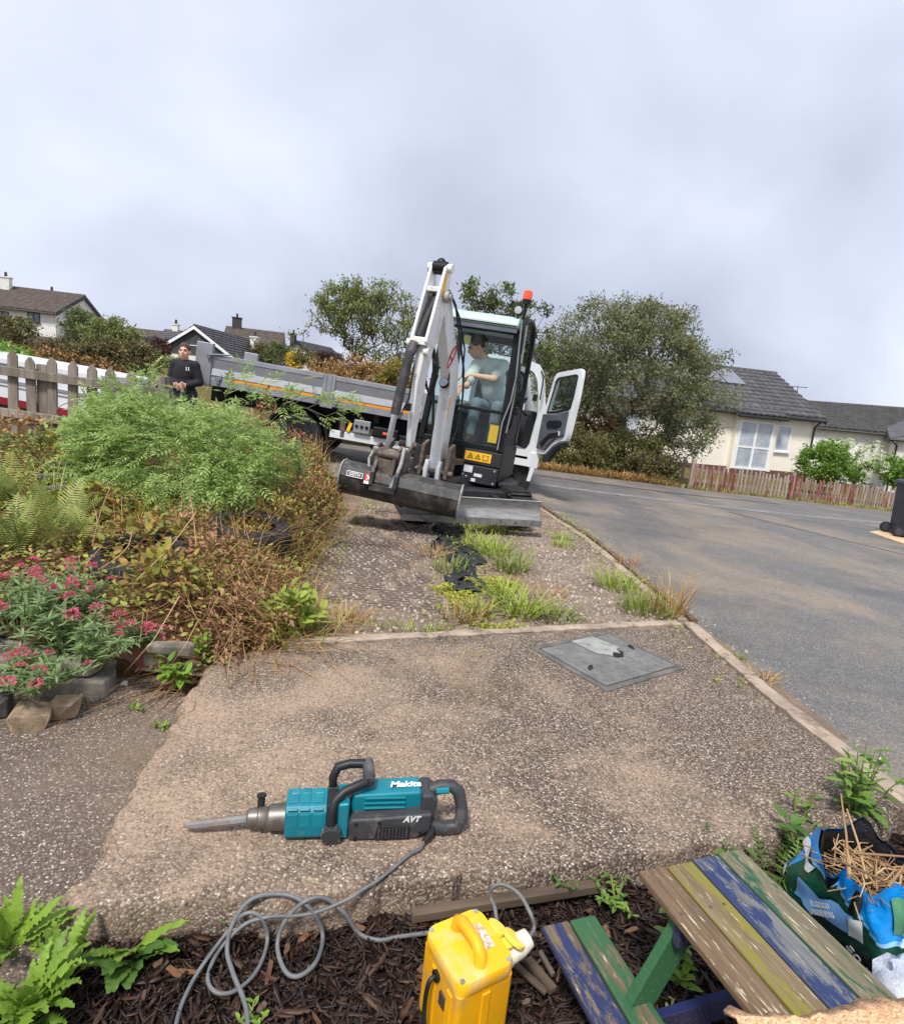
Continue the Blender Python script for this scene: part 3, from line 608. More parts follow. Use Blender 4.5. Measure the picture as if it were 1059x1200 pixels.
for k in range(4):
    n=Vector((0,-sl,1)).normalized(); u=Vector((0,1,sl)).normalized()
    c=Vector((Wd-3.05-1.06*k,2.65,ev+sl*2.65+.16))+n*.12
    M=Matrix(((1,u.x,n.x,c.x),(0,u.y,n.y,c.y),(0,u.z,n.z,c.z),(0,0,0,1)))
    f=MB().box((0,0,-.015),(1.03,1.75,.05),M).build('solar_panel',MSOLF,R1); MB().box((0,0,.0125),(.98,1.69,.005),M).build('solar_cell',MSOL,R1)
# --- long white bungalow at the right edge: main range and a hipped front wing
p=at(985,504,37); yaw=-30; gz=-.85
H2,R2=house('bungalow','white bungalow with dark slate roof at the right edge behind the hydrangea',(0,0,gz),yaw,16,8.5,p.z-gz+.05,1.55,MWHITE,MTILEM,'x',.3,(.32,.33))
Rz=Matrix.Rotation(rad(yaw),3,'Z'); H2.location=Vector((p.x,p.y,gz))-Rz@Vector((5.6,0,0))
ev=p.z-gz+.05
MDOORW=pmat('garage_white',s(222,222,220),s(232,232,230),3,.6,stretch=(6,1,1))
for x in(2.0,5.0):
    MB().span((x-1.1,-.04,0),(x+1.1,-.001,ev-.55)).build('garage_door',MDOORW,H2,bevel=.01)
b=MB(); w0,w1,fd=8.2,15,2.6
b.span((w0,-fd,-1.5),(w1,-.002,ev-.3)); b.build('wing_wall',MWHITE,H2)
b=MB(); zz=ev-.35
V=[(w0-.3,-fd-.3,zz),(w1+.3,-fd-.3,zz),(w1+.3,.4,zz),(w0-.3,.4,zz),(w0+3.3,1.2,zz+1.75),(w1-2.6,1.2,zz+1.75),(w1+.3,2.5,zz+1.2),(w0-.3,2.5,zz+1.2)]
b.add(V,[(0,1,5,4),(1,2,6,5),(0,4,7,3),(4,5,6,7),(0,3,2,1),(2,3,7,6)]); rw=b.build('wing_roof',MTILEG,H2)
ap=Vector(V[4])-Vector(V[0]); 
for r in range(9):      # courses on the front slope of the wing
    f0=r/9; a=Vector(V[0]).lerp(Vector(V[4]),f0); c=Vector(V[1]).lerp(Vector(V[5]),f0); n=Vector((0,-.42,.9))
    MBt=MB(); MBt.add([a+n*.005,c+n*.005,c+n*.05,a+n*.05,a.lerp(Vector(V[4]),.12)+n*.01,c.lerp(Vector(V[5]),.12)+n*.01],[(0,1,2,3),(3,2,5,4)]); MBt.build('tile_course',MTILEG,rw)
b=MB(); b.tube([V[0],V[4]],.08,8); b.tube([V[4],V[5]],.08,8); b.build('hip_tile',MTILEG,rw)
b=MB(); b.tube([(w0-.3,-fd-.35,zz),(w1+.3,-fd-.35,zz)],.055,8); b.tube([(w0-.35,-fd-.3,zz),(w0-.35,.2,zz)],.055,8); b.tube([(w0-.3,-fd-.35,zz),(w0+.1,-fd-.06,zz-.3),(w0+.1,-fd-.06,-.8)],.045,8); b.build('gutter',MBLK,rw)
window(H2,w0+2.9,.75,1.1,1.35,y=-fd,frame=MDKF,mull=1)
window(H2,w0+5.0,.05,1.9,2.0,y=-fd,frame=MDKF,mull=1,name='porch_door')
MB().span((w0+3.9,-fd-.12,0),(w0+4.0,-fd-.002,2.1)).build('porch_post',MUPVC,H2)
MB().span((w0+.95,-fd-.03,1.45),(w0+1.5,-fd-.002,1.53)).build('vent',MDKF,H2)
# --- big white house on the hill, upper left
p=at(65,367,50); yaw=10; gz=1.1; Wd,Dp=13,10.5
Rz=Matrix.Rotation(rad(yaw),3,'Z'); o=Vector((p.x,p.y,gz))-Rz@Vector((Wd,0,0))
H3,R3=house('house','large white house with brown tiled roof on the hill at upper left',o,yaw,Wd,Dp,p.z-gz,2.05,MWHITE,MTILEB,'x',.35,(.35,.6),
    chim=((Wd-5.9,Dp*.42,p.z-gz+1.9,.75,.95,MWHITE),(Wd-4.0,Dp*.8,p.z-gz+1.2,.7,1.3,MCHIM)))
ev=p.z-gz
window(H3,Wd-4.0,ev-1.75,.95,1.45,frame=MDKF,mull=1); window(H3,Wd-1.65,ev-.95,.95,.85,frame=MDKF,mull=1); window(H3,Wd-6.5,ev-1.0,.95,.85,frame=MDKF,mull=1)
b=MB(); b.prism([(-1.9,ev-2.75),(.0,ev-2.1),(.0,ev-1.98),(-1.9,ev-2.63)],Wd-3.2,Wd+.6,'x'); b.build('porch_roof',MTILEM,H3)
b=MB(); b.span((Wd-3.0,-1.7,ev-4.4),(Wd+.3,-.003,ev-2.72)); b.build('porch_wall',MWHITE,H3)
MB().span((Wd-2.6,-1.75,ev-3.6),(Wd-.4,-1.70,ev-2.85)).build('porch_glazing',MPANE,H3)
# --- row of smaller houses beyond the bank
p=at(160,396,72)
H4,R4=house('house','low house with plain brown roof just left of the gabled house',Vector((p.x-3.4,p.y,.9)),8,6.5,6,p.z-.9-.6,1.7,MWHITE,MTILEB,'x',.3,(.4,.8))
p=at(178,412,62)
H5,R5=house('house','small white gable end beneath the brown roofed house',Vector((p.x-2.5,p.y,.6)),-6,3.6,7,p.z-.6-.2,1.5,MWHITE,MTILEG,'y',.3,(.4,.8))
p=at(231,384,45)
w5=6.2; ev=2.6; gz=p.z-ev-2.05
H6,R6=house('house','white house with dark clad gable and white bargeboards behind the standing man',Vector((p.x-w5/2,p.y,gz)),-4,w5,9,ev,2.0,MWHITE,MTILEG,'y',.45,(.4,.7),chim=((w5*.86,5.5,ev+.6,.6,1.5,MWHITE),),fascia=MUPVC)
b=MB(); b.prism([(.05,ev+.03),(w5-.05,ev+.03),(w5/2,ev+1.97)],-.05,-.003,'y'); b.build('gable_cladding',MCLAD,H6)
window(H6,1.6,ev-1.55,1.25,1.25,mull=1); window(H6,4.3,ev-1.55,1.3,1.25,mull=1); window(H6,w5/2,ev+.75,.7,.75,mull=1)
MB().span((-1.2,-.25,ev-2.6),(w5+1.4,-.02,ev-1.95)).build('hedge_trough',pmat('trough_wood',s(70,60,50),s(90,80,66),3,.9),H6)
p=at(196,405,52)
H7,R7=house('house','dark roofed house with white skylight left of the gable',Vector((p.x-2.2,p.y+1,gz)),-3,4.6,6,p.z-gz-.2,1.6,MWHITE,MTILEG,'x',.3,(.4,.8),chim=((.9,3,p.z-gz+1.1,.5,1.0,MWHITE),))
MB().box((2.4,1.2,p.z-gz+.63),(.9,.9,.08),rot=RX(28)).build('skylight',MPANEN,R7)
p=at(291,404,60)
H8,R8=house('house','brown brick house with brown roof and dark chimney right of the gable',Vector((p.x-2.6,p.y,1.0)),14,5.6,7,p.z-1.0-.35,2.0,MBRICK,MTILEB,'x',.3,(.4,.8),chim=((.9,3.5,p.z-1+1.6,.9,1.2,MCHIM),))
window(H8,2.0,p.z-1.0-1.6,1.2,1.0,frame=MUPVC)
p=at(352,407,70)
H9,R9=house('house','small white gabled cottage beside a yellow bush far behind the truck',Vector((p.x-2.2,p.y,.6)),-20,4.4,7,p.z-.6-.9,1.35,MWHITE,MTILEG,'y',.3,(.4,.8),chim=((.7,1.2,p.z-.6+.2,.6,1.3,MCHIM),))
# two television aerials
for (px,py,D,lab) in((208,394,60,'thin television aerial above the dark roofed house with skylight'),(935,452,38,'thin television aerial standing over the long white bungalow')):
    p=at(px,py,D); A=thing('television_aerial',lab,'aerial',p-Vector((0,0,2.0)))
    MB().cyl((0,0,0),(0,0,2.0),.022,n=6).build('mast',MCHIM,A); b=MB(); b.cyl((-.6,0,1.9),(.6,0,1.95),.015,n=5)
    for k in range(6): b.cyl((-.5+.2*k,-.25,1.93),(-.5+.2*k,.25,1.93),.01,n=5)
    b.build('antenna_bar',MCHIM,A)
# ============================================================ MINI EXCAVATOR
MXW=pmat('machine_white',s(226,227,227),s(236,236,235),3,.35,dirt=(s(160,150,136),6,.52,.78),bump=.1,bscale=60)
MXK=pmat('machine_black',s(20,21,24),s(28,29,32),4,.5,dirt=(s(56,53,50),8,.66,.9),spec=.3)
MXD=pmat('panel_dark',s(32,33,36),s(44,45,48),4,.5,dirt=(s(74,70,64),9,.62,.85))
MTEAL=pmat('roof_teal',s(168,196,190),s(180,206,200),3,.4)
MSTEEL=pmat('worn_steel',s(142,142,141),s(170,169,166),7,.6,.1,dirt=(s(84,74,66),12,.55,.7),bump=.3,bscale=50,stretch=(1,1,4))
MBUCK=pmat('bucket_black',s(44,44,45),s(62,62,62),5,.5,.1,dirt=(s(112,103,94),7,.48,.70),bump=.3,bscale=40)
MRUST=pmat('rusty_link',s(84,72,65),s(118,104,94),14,.6,.1,dirt=(s(44,40,38),12,.5,.7),bump=.4,bscale=60)
MCHR=pmat('chrome',s(200,202,206),s(214,215,218),4,.15,1)
MRUB=pmat('rubber',s(26,26,27),s(44,43,42),8,.85,dirt=(s(92,82,72),10,.55,.75),bump=.3,bscale=50)
MHOSE=pmat('hose',s(28,28,30),s(38,38,40),8,.6)
MGLASS=glassmat('cab_glass',(.86,.96,.945,1),.05)
MYEL=pmat('sticker_yellow',s(240,180,30),s(244,188,40),4,.5)
MRED=pmat('decal_red',s(196,30,40),s(206,40,48),4,.5)
MWST=pmat('sticker_white',s(214,216,218),s(226,228,230),6,.5)
MBLK2=pmat('print_black',s(14),s(22),4,.6)
MORG=pmat('lens_orange',s(236,84,40),s(244,100,60),4,.25)
MLENS=pmat('lamp_lens',s(150,156,160),s(190,196,200),20,.1)
MSEAT=pmat('seat_grey',s(66,74,78),s(84,92,96),6,.85)
X=thing('mini_excavator','white and black mini excavator with folded boom standing at the top of the driveway','excavator',(.1,6.7,0),(0,rad(4),0))
UN=RY(-4)@T(0,0,-.02)@RZ(14)      # undercarriage stands level
U=RZ(-12); Bm=RZ(-20); K=RY(2.5)@RZ(-3)
# tracks
for cx,nm in((-.6,0),(.505,1)):
    L0,L1,rr,hw=-.62,1.05,.19,.115
    def tp(k,n,r):
        per=[];N=n
        st=2*(L1-L0-2*.19)+2*PI*rr; q=st*k/N; straight=L1-L0-2*.19; y0=L0+.19; y1=L1-.19
        if q<straight: return (y0+q,.20+r,0)
        q-=straight
        if q<PI*rr: a=PI/2-q/rr; return (y1+r*math.cos(a),.20+r*math.sin(a),a)
        q-=PI*rr
        if q<straight: return (y1-q,.20-r,0)
        q-=straight; a=-PI/2-q/rr; return (y0+r*math.cos(a),.20+r*math.sin(a),a)
    n=66; b=MB(); V=[]
    for k in range(n):
        o=tp(k,n,.185); i=tp(k,n,.16)
        V+=[(cx-hw,o[0],o[1]),(cx+hw,o[0],o[1]),(cx+hw,i[0],i[1]),(cx-hw,i[0],i[1])]
    b.add(V,[(k*4+j,k*4+(j+1)%4,((k+1)%n)*4+(j+1)%4,((k+1)%n)*4+j) for k in range(n) for j in range(4)])
    tr=b.build('track',MRUB,X,UN)
    for k in range(0,n):
        a=tp(k,n,.185); c=tp(k,n,.21); a2=tp(k+.5,n,.185); c2=tp(k+.5,n,.21)
        MB().add([(cx-hw,a[0],a[1]),(cx-hw,a2[0],a2[1]),(cx-hw,c2[0],c2[1]),(cx-hw,c[0],c[1]),(cx+hw,a[0],a[1]),(cx+hw,a2[0],a2[1]),(cx+hw,c2[0],c2[1]),(cx+hw,c[0],c[1])],[(0,1,2,3),(4,7,6,5),(0,4,5,1),(1,5,6,2),(2,6,7,3),(3,7,4,0)]).build('track_lug',MRUB,tr,UN)
    b=MB()
    for yy,zz,r in((L0+.19,.2,.145),(L1-.19,.2,.15),(-.15,.12,.07),(.2,.12,.07),(.55,.12,.07)): b.cyl((cx-hw+.02,yy,zz),(cx+hw-.02,yy,zz),r,n=18)
    b.span((cx-.06,L0+.2,.13),(cx+.06,L1-.2,.27)); b.build('track_roller',MXD,X,UN,smooth=40)
b=MB(); b.span((-.5,-.35,.22),(.42,.75,.36)); b.cyl((-.05,.25,.34),(-.05,.25,.47),.30,n=24); b.build('track_frame',MXD,X,UN,bevel=.01)
# dozer blade
b=MB(); prof=[(-.86,.125),(-.83,.13),(-.805,.2),(-.80,.27),(-.82,.345),(-.85,.36),(-.83,.365),(-.79,.355),(-.775,.27),(-.785,.19),(-.815,.12)]
b.prism(prof,-.80,.625,'x'); bl=b.build('dozer_blade',MSTEEL,X,UN,smooth=40)
b=MB(); b.span((-.81,-.865,.10),(.635,-.845,.165)); b.build('cutting_edge',pmat('edge_steel',s(128,128,128),s(160,160,158),9,.4,.7,dirt=(s(90,84,78),14,.55,.7)),bl,UN)
b=MB()
for x in(-.42,.24): b.prism([(-.78,.2),(-.78,.32),(.0,.34),(.0,.24)],x-.035,x+.035,'x')
b.build('blade_arm',MXD,X,UN,bevel=.006)
# body under and behind the cab
b=MB(); b.prism([(-.64,.04),(-.58,-.0),(.30,-.0),(.345,.05),(.345,1.35),(.22,1.62),(-.5,1.62),(-.66,1.35)],.42,.80,'z'); b.build('upper_body',MXK,X,U,bevel=.02)
b=MB(); b.prism([(-.62,1.02),(.33,1.02),(.33,1.3),(.2,1.6),(-.47,1.6),(-.62,1.3)],.802,1.25,'z'); b.build('engine_cover',MXW,X,U,bevel=.05,seg=3)
b=MB(); b.span((-.655,-.02,.40),(-.33,.0,.70)); b.build('front_cover',MXD,X,U,bevel=.01)
b=MB(); b.span((-.08,-.025,.39),(.335,-.002,.585)); b.span((-.08,-.018,.60),(.345,-.002,.76)); b.build('front_cover',MXD,X,U,bevel=.012)
# warning stickers: two triangles and a book symbol
WS=MB().span((-.065,-.024,.635),(.235,-.0195,.735)).build('warning_sticker',MYEL,X,U,bevel=.003)
b=MB()
for cx in(.0,.085):
    def tri(r): return [(cx+r*math.sin(a),.679+r*math.cos(a)) for a in(0,2*PI/3,4*PI/3)]
    o,i=tri(.040),tri(.026)
    for k in range(3): b.prism([o[k],o[(k+1)%3],i[(k+1)%3],i[k]],-.0262,-.0245,'y')
    b.span((cx-.004,-.0262,.672),(cx+.004,-.0245,.692))
for a in((.14,.655,.205,.662),(.14,.708,.165,.714),(.18,.708,.205,.714),(.14,.655,.146,.714),(.199,.655,.205,.714)): b.span((a[0],-.0262,a[1]),(a[2],-.0245,a[3]))
b.build('warning_symbol',MBLK2,WS,U)
for (x0,z0,x1,z1) in((-.05,.50,.05,.575),(.075,.465,.165,.50),(-.02,.40,.0,.46),(.05,.405,.10,.44)):
    MB().span((x0,-.030,z0),(x1,-.0262,z1)).build('white_sticker',MWST,X,U)
b=MB()
for x,z in((-.6,.44),(-.38,.66),(.30,.42),(.30,.56),(-.05,.47)): b.cyl((x,-.032,z),(x,-.02,z),.012,n=8)
b.build('bolt',MSTEEL,X,U)
# cab frame, glass, roof
def bar(b,p,q,wx,wy): 
    p,q=Vector(p),Vector(q); b.prism([(0,0),(1,0),(1,1),(0,1)],0,1,'z') if False else b.add([p+Vector((-wx,-wy,0)),p+Vector((wx,-wy,0)),p+Vector((wx,wy,0)),p+Vector((-wx,wy,0)),q+Vector((-wx,-wy,0)),q+Vector((wx,-wy,0)),q+Vector((wx,wy,0)),q+Vector((-wx,wy,0))],[(0,3,2,1),(4,5,6,7),(0,1,5,4),(1,2,6,5),(2,3,7,6),(3,0,4,7)])
b=MB()
bar(b,(.32,.03,.78),(.262,.07,2.10),.036,.04); bar(b,(-.61,.03,.78),(-.545,.07,2.10),.03,.04)
bar(b,(.33,.98,.78),(.27,.96,2.10),.035,.04); bar(b,(-.61,.98,.78),(-.56,.96,2.10),.035,.04)
b.span((-.58,.02,1.185),(.265,.06,1.225)); b.span((-.575,.03,2.045),(.26,.10,2.10)); b.span((-.60,.0,.77),(.31,.07,.83)); b.span((-.6,.93,.80),(.33,1.0,1.15)); b.span((-.57,.9,2.02),(.26,1.0,2.1))
b.build('cab_frame',MXK,X,U,bevel=.008)
b=MB(); b.add([(-.575,.045,1.225),(.262,.045,1.225),(.228,.085,2.046),(-.52,.085,2.046)],[(0,1,2,3)]); g=b.build('windscreen',MGLASS,X,U)
b=MB(); b.add([(-.58,.04,.83),(.285,.04,.83),(.265,.045,1.186),(-.575,.045,1.186)],[(0,1,2,3)]); b.build('windscreen',MGLASS,X,U)
b=MB(); b.add([(-.59,.98,1.15),(.30,.98,1.15),(.235,.97,2.03),(-.53,.97,2.03)],[(0,1,2,3)]); b.build('rear_window',MGLASS,X,U)
b=MB(); b.add([(-.62,.07,.85),(-.62,.95,.85),(-.565,.93,2.03),(-.56,.1,2.03)],[(0,1,2,3)]); b.build('side_window',MGLASS,X,U)
b=MB(); prof=[(-.06,2.10),(1.03,2.10),(1.05,2.14),(1.0,2.215),(.6,2.24),(.1,2.235),(-.03,2.20),(-.075,2.14)]; b.prism(prof,-.585,.275,'x'); b.build('cab_roof',MTEAL,X,U,bevel=.025,seg=3)
b=MB(); b.span((-.575,-.05,2.055),(.265,.02,2.098)); b.build('roof_trim',pmat('trim_grey',s(84,90,104),s(100,106,118),4,.5),X,U)
# cab interior
b=MB(); b.span((-.58,.08,.74),(.30,.95,.79)); b.build('cab_floor',MXD,X,U)
b=MB(); b.span((-.30,.40,1.12),(.16,.85,1.25)); b.prism([(.74,1.25),(.88,1.25),(.95,1.72),(.86,1.72)],-.24,.20,'x'); b.span((-.22,.45,.79),(.08,.8,1.12)); b.build('seat',MSEAT,X,U,bevel=.04,seg=3)
b=MB()
for x in(-.47,.22): b.span((x-.08,.35,1.1),(x+.08,.75,1.28)); b.tube([(x,.4,1.25),(x,.36,1.4),(x,.34,1.5)],.016,8); b.ell((x,.335,1.52),(.026,.026,.045))
b.tube([(-.2,.18,.79),(-.2,.12,1.1)],.015); b.tube([(.02,.18,.79),(.02,.12,1.1)],.015); b.build('control_lever',MXD,X,U,smooth=40)
MB().span((.14,.10,.86),(.24,.12,1.06)).build('yellow_sticker',MYEL,X,U)
MB().span((-.33,.12,1.88),(-.25,.125,1.98)).build('yellow_sticker',pmat('sticker_pale',s(208,196,110),s(220,208,130),4,.6),X,U)
# door folded back along the cab side
b=MB(); prof=[]
def loop(pts,r,n=8): return pts
D=T(.318,.0,0)@RZ(-.5)
out_=[(.02,.82),(.02,1.25),(.03,1.95),(.06,2.12),(.15,2.22),(.60,2.28),(.85,2.26),(.98,2.16),(1.02,1.98),(1.03,1.2),(.99,.85),(.9,.80)]
b.tube([(0,y,z) for y,z in out_]+[(0,out_[0][0],out_[0][1])],.034,8); b.tube([(0,.02,1.25),(0,1.03,1.25)],.026,8); b.span((-.02,.04,.83),(.02,.98,1.24)); dr=b.build('cab_door',MXK,X,U@D,smooth=40)
b=MB(); b.prism([(.05,1.27),(1.0,1.27),(.99,1.98),(.94,2.13),(.83,2.22),(.6,2.25),(.17,2.19),(.09,2.1),(.06,1.95)],-.004,.004,'x'); b.build('door_glass',MGLASS,dr,U@D)
b=MB(); b.span((-.075,.05,1.15),(-.03,.16,1.75)); b.build('pillar_panel',MXK,X,U@D,bevel=.015)
b=MB(); b.tube([(.05,.02,1.05),(.07,-.03,1.15),(.05,-.03,1.75),(.03,.02,1.85)],.012,8); b.build('grab_handle',MXK,X,U@D,smooth=40)
b=MB(); b.tube([(-.02,-.03,2.2),(.0,-.04,1.95),(.03,-.045,1.6),(.02,-.04,1.35),(-.03,-.045,1.1),(-.03,-.03,.8)],.009,6); b.tube([(.04,-.02,2.15),(.055,-.03,1.8),(.05,-.03,1.4),(.03,-.03,1.0)],.008,6); b.build('cable',pmat('cable_grey',s(120,124,128),s(140,144,148),5,.5),X,U@D,smooth=40)
b=MB(); b.box((.09,.02,1.25),(.05,.06,.09)); b.box((.07,.0,1.55),(.04,.05,.07)); b.build('door_latch',MXK,X,U@D,bevel=.01)
b=MB(); b.prism([(.36,.02),(.52,.06),(.53,.5),(.38,.9)],.40,.44,'z'); b.build('step_plate',MXD,X,U,bevel=.008)
# work lamp and beacon on the roof corner
b=MB(); b.cyl((.235,-.02,2.295),(.235,.05,2.295),.05,n=16); b.tube([(.235,.03,2.2),(.235,.03,2.28)],.012); wl=b.build('work_lamp',MXK,X,U,smooth=40); MB().cyl((.235,-.026,2.295),(.235,-.0205,2.295),.04,n=16).build('lens',MLENS,wl,U)
b=MB(); b.tube([(.27,.22,2.18),(.275,.22,2.40)],.016); b.cyl((.275,.22,2.40),(.275,.22,2.45),.05,n=16); bc=b.build('beacon',MXK,X,U,smooth=40)
b=MB(); b.lathe([(.0,.10),(.03,.098),(.047,.085),(.052,.05),(.052,0.0),(0,0)],18,T(.275,.22,2.452)); b.build('beacon_lens',MORG,bc,U,smooth=40)
# boom (frame turned towards the left)
b=MB(); cx=-.235
fr_=[(-.22,.45),(-.45,.44),(-.50,.80),(-.50,1.30),(-.56,1.48),(-.98,2.06),(-1.04,2.20),(-.98,2.27),(-.84,2.20),(-.38,1.62),(-.29,1.35),(-.28,.80)]
hw=[.066,.066,.060,.062,.062,.05,.048,.048,.05,.062,.062,.060]
b.prism(fr_,[cx-h for h in hw],[cx+h for h in hw],'x'); bo=b.build('boom',MXW,X,Bm,bevel=.012)
b=MB()
for sx in(-.07,.07): b.prism([(-.40,.40),(-.52,.40),(-.53,.52),(-.50,.60),(-.40,.58)],cx+sx-.022,cx+sx+.022,'x')
b.build('boom_foot',MXW,bo,Bm,bevel=.006)
b=MB(); b.cyl((cx,-.535,1.40),(cx,-.575,1.415),.052,n=20); lm=b.build('boom_lamp',MXK,bo,Bm,smooth=40); MB().cyl((cx,-.582,1.417),(cx,-.5755,1.415),.046,n=20).build('lens',MLENS,lm,Bm); MB().tube([(cx+.045,-.56,1.44),(cx+.05,-.58,1.52)],.006).build('bracket',MXK,lm,Bm)
# red outline oval and strip on the boom's right cheek
b=MB(); M_=Bm@T(cx+.066,-.62,1.67)@RX(-36)
def oval_ring(b,rx,rz,t,M,n=28,th=.002):
    for k in range(n):
        a0,a1=2*PI*k/n,2*PI*(k+1)/n
        q=[(rx*math.cos(a)*f,rz*math.sin(a)*f2) for a,f,f2 in((a0,1,1),(a1,1,1),(a1,1-t/rx,1-t/rz),(a0,1-t/rx,1-t/rz))]
        b.prism(q,0,th,'x',M)
oval_ring(b,.05,.15,.02,M_); b.span((0,-.03,-.03),(.002,.03,-.012),M_); b.build('red_emblem',MRED,bo)
b=MB(); b.prism([(-.48,1.05),(-.46,1.05),(-.46,1.28),(-.48,1.28)],cx+.062,cx+.065,'x'); b.build('yellow_strip',MYEL,bo,Bm)
# swing bracket, rams and pins
b=MB()
for z in(.40,.60): b.prism([(cx-.17,-.06),(cx-.15,-.42),(cx+.15,-.42),(cx+.19,-.06)],z-.03,z+.03,'z')
for sx in(-.15,.15): b.prism([(-.30,.38),(-.50,.42),(-.48,.75),(-.36,.80),(-.28,.62)],cx+sx-.02,cx+sx+.02,'x')
b.cyl((cx-.2,-.45,.48),(cx+.22,-.45,.48),.032,n=12); b.build('swing_bracket',MRUST,X,Bm,bevel=.008)
b=MB(); b.cyl((cx,-.30,.55),(cx,-.36,.95),.045); b.build('boom_ram',MXK,X,Bm,smooth=40)
b=MB(); b.tube([(cx+.08,-.3,.75),(cx+.11,-.25,.95),(cx+.11,-.24,1.3),(cx+.10,-.32,1.58),(cx+.08,-.78,2.14),(cx+.06,-.95,2.24)],.011,7); b.tube([(cx-.12,-.3,.75),(cx-.15,-.4,1.2),(cx-.15,-.55,1.58),(cx-.11,-.85,1.98)],.015,7); b.tube([(cx+.09,-.3,1.5),(cx+.11,-.42,1.78),(cx+.10,-.70,2.06),(cx+.07,-.92,2.2)],.009,7); b.build('hydraulic_hose',MHOSE,X,Bm,smooth=40)
b=MB()
for sx in(-.08,.08): b.cyl((cx+sx-.02,-1.0,2.17),(cx+sx+.02,-1.0,2.17),.055,n=14)
b.cyl((cx-.11,-1.0,2.17),(cx+.12,-1.0,2.17),.03,n=12); b.build('pivot_pin',MSTEEL,X,Bm,smooth=40)
# arm
ax=-.275
b=MB()
for sx in(-.072,.072):
    b.prism([(-.93,2.40),(-1.0,2.46),(-1.06,2.42),(-1.12,2.20),(-1.25,1.72),(-1.16,1.66),(-.98,1.75),(-.94,2.05),(-.90,2.2)],ax+sx-.014,ax+sx+.014,'x')
b.span((ax-.072,-1.10,2.19),(ax+.072,-.98,2.235)); b.prism([(-1.24,1.69),(-1.24,1.76),(-1.0,1.78),(-1.0,1.69)],ax-.072,ax+.072,'x'); b.prism([(-.96,1.78),(-.98,1.78),(-1.0,2.06),(-.96,2.06)],ax-.072,ax+.072,'x'); ar=b.build('arm',MXW,X,Bm,bevel=.006)
b=MB(); fr_=[(-1.02,1.72),(-1.19,1.70),(-1.20,1.35),(-1.16,.86),(-1.12,.74),(-1.04,.72),(-1.04,.85),(-1.05,1.35)]
b.prism(fr_,[ax-.03,ax-.03,ax-.03,ax-.01,ax-.02,ax-.02,ax-.01,ax-.03],[ax+.072,ax+.065,ax+.04,ax+.035,ax+.035,ax+.035,ax+.035,ax+.055],'x'); b.build('arm_box',MXW,ar,Bm,bevel=.01)
b=MB(); b.span((ax+.087,-1.08,2.16),(ax+.090,-1.02,2.36)); b.build('yellow_strip',MYEL,ar,Bm)
b=MB()
for z in(2.42,):
    b.cyl((ax-.12,-1.0,z),(ax-.08,-1.0,z),.042,n=14); b.cyl((ax+.08,-1.0,z),(ax+.125,-1.0,z),.042,n=14)
b.cyl((ax+.05,-1.18,1.64),(ax+.10,-1.18,1.64),.04,n=14); b.cyl((ax-.12,-1.2,1.70),(ax-.03,-1.2,1.70),.04,n=14); b.build('pin_boss',MXW,ar,Bm,smooth=40)
b=MB(); b.cyl((ax-.065,-1.0,2.42),(ax+.065,-1.0,2.42),.06,n=14); b.ell((ax,-1.0,2.45),(.05,.05,.06)); b.build('ram_eye',MXK,ar,Bm,smooth=40)
b=MB(); b.tube([(ax+.02,-1.02,2.15),(ax-.01,-1.10,1.95),(ax-.035,-1.16,1.76)],[.05,.052,.05],12); b.tube([(ax-.05,-1.05,2.1),(ax-.06,-1.18,1.78)],.014,6); b.build('arm_ram',MHOSE,X,Bm,smooth=40)
b=MB(); b.tube([(ax-.04,-1.22,1.70),(ax-.05,-1.27,1.60)],[.050,.048],14); b.tube([(ax-.05,-1.27,1.62),(ax-.085,-1.32,1.03)],.046,14); cyl_=b.build('bucket_ram',pmat('ram_grey',s(50,48,50),s(78,74,76),10,.6,.2,dirt=(s(110,104,100),8,.55,.7),bump=.2,bscale=40),X,Bm,smooth=40)
b=MB(); b.cyl((ax-.085,-1.32,1.04),(ax-.105,-1.335,.70),.028,n=14); b.build('ram_rod',MCHR,cyl_,Bm,smooth=40)
b=MB(); b.box((ax+.01,-1.26,1.12),(.04,.05,.07)); b.tube([(ax-.0,-1.25,1.5),(ax+.005,-1.26,1.2),(ax-.02,-1.3,1.08)],.008,6); b.build('ram_pipe',MXK,cyl_,Bm)
b=MB(); b.tube([(ax+.10,-1.1,1.6),(ax+.16,-1.15,1.55),(ax+.2,-1.1,1.52)],.007,6); b.tube([(ax+.05,-1.0,1.7),(ax+.09,-.9,1.45),(ax+.03,-.85,1.25),(ax-.03,-.9,1.4)],.022,8); b.build('hydraulic_hose',MHOSE,X,Bm,smooth=40)
# bucket linkage and quick hitch
lx=ax-.06
b=MB()
for sx in(-.13,.10): b.prism([(-1.38,.72),(-1.32,.76),(-1.2,.70),(-1.05,.80),(-1.02,.74),(-1.18,.62),(-1.34,.62)],lx+sx-.014,lx+sx+.014,'x')
b.cyl((lx-.18,-1.33,.68),(lx+.14,-1.33,.68),.035,n=12); b.cyl((lx-.05,-1.07,.76),(lx+.14,-1.07,.76),.034,n=12); b.build('bucket_link',MRUST,X,Bm,bevel=.004)
b=MB()
for sx in(-.09,.09): b.prism([(-1.42,.70),(-1.30,.72),(-1.08,.60),(-1.05,.48),(-1.25,.40),(-1.43,.36),(-1.46,.5)],lx+sx-.018,lx+sx+.018,'x')
b.span((lx-.07,-1.44,.44),(lx+.07,-1.16,.62)); b.cyl((lx-.13,-1.4,.66),(lx+.13,-1.4,.66),.04,n=12); b.cyl((lx-.13,-1.12,.52),(lx+.13,-1.12,.52),.035,n=12); b.cyl((lx-.04,-1.47,.48),(lx+.02,-1.47,.40),.035,n=10); b.build('quick_hitch',MRUST,X,Bm,bevel=.006)
b=MB()
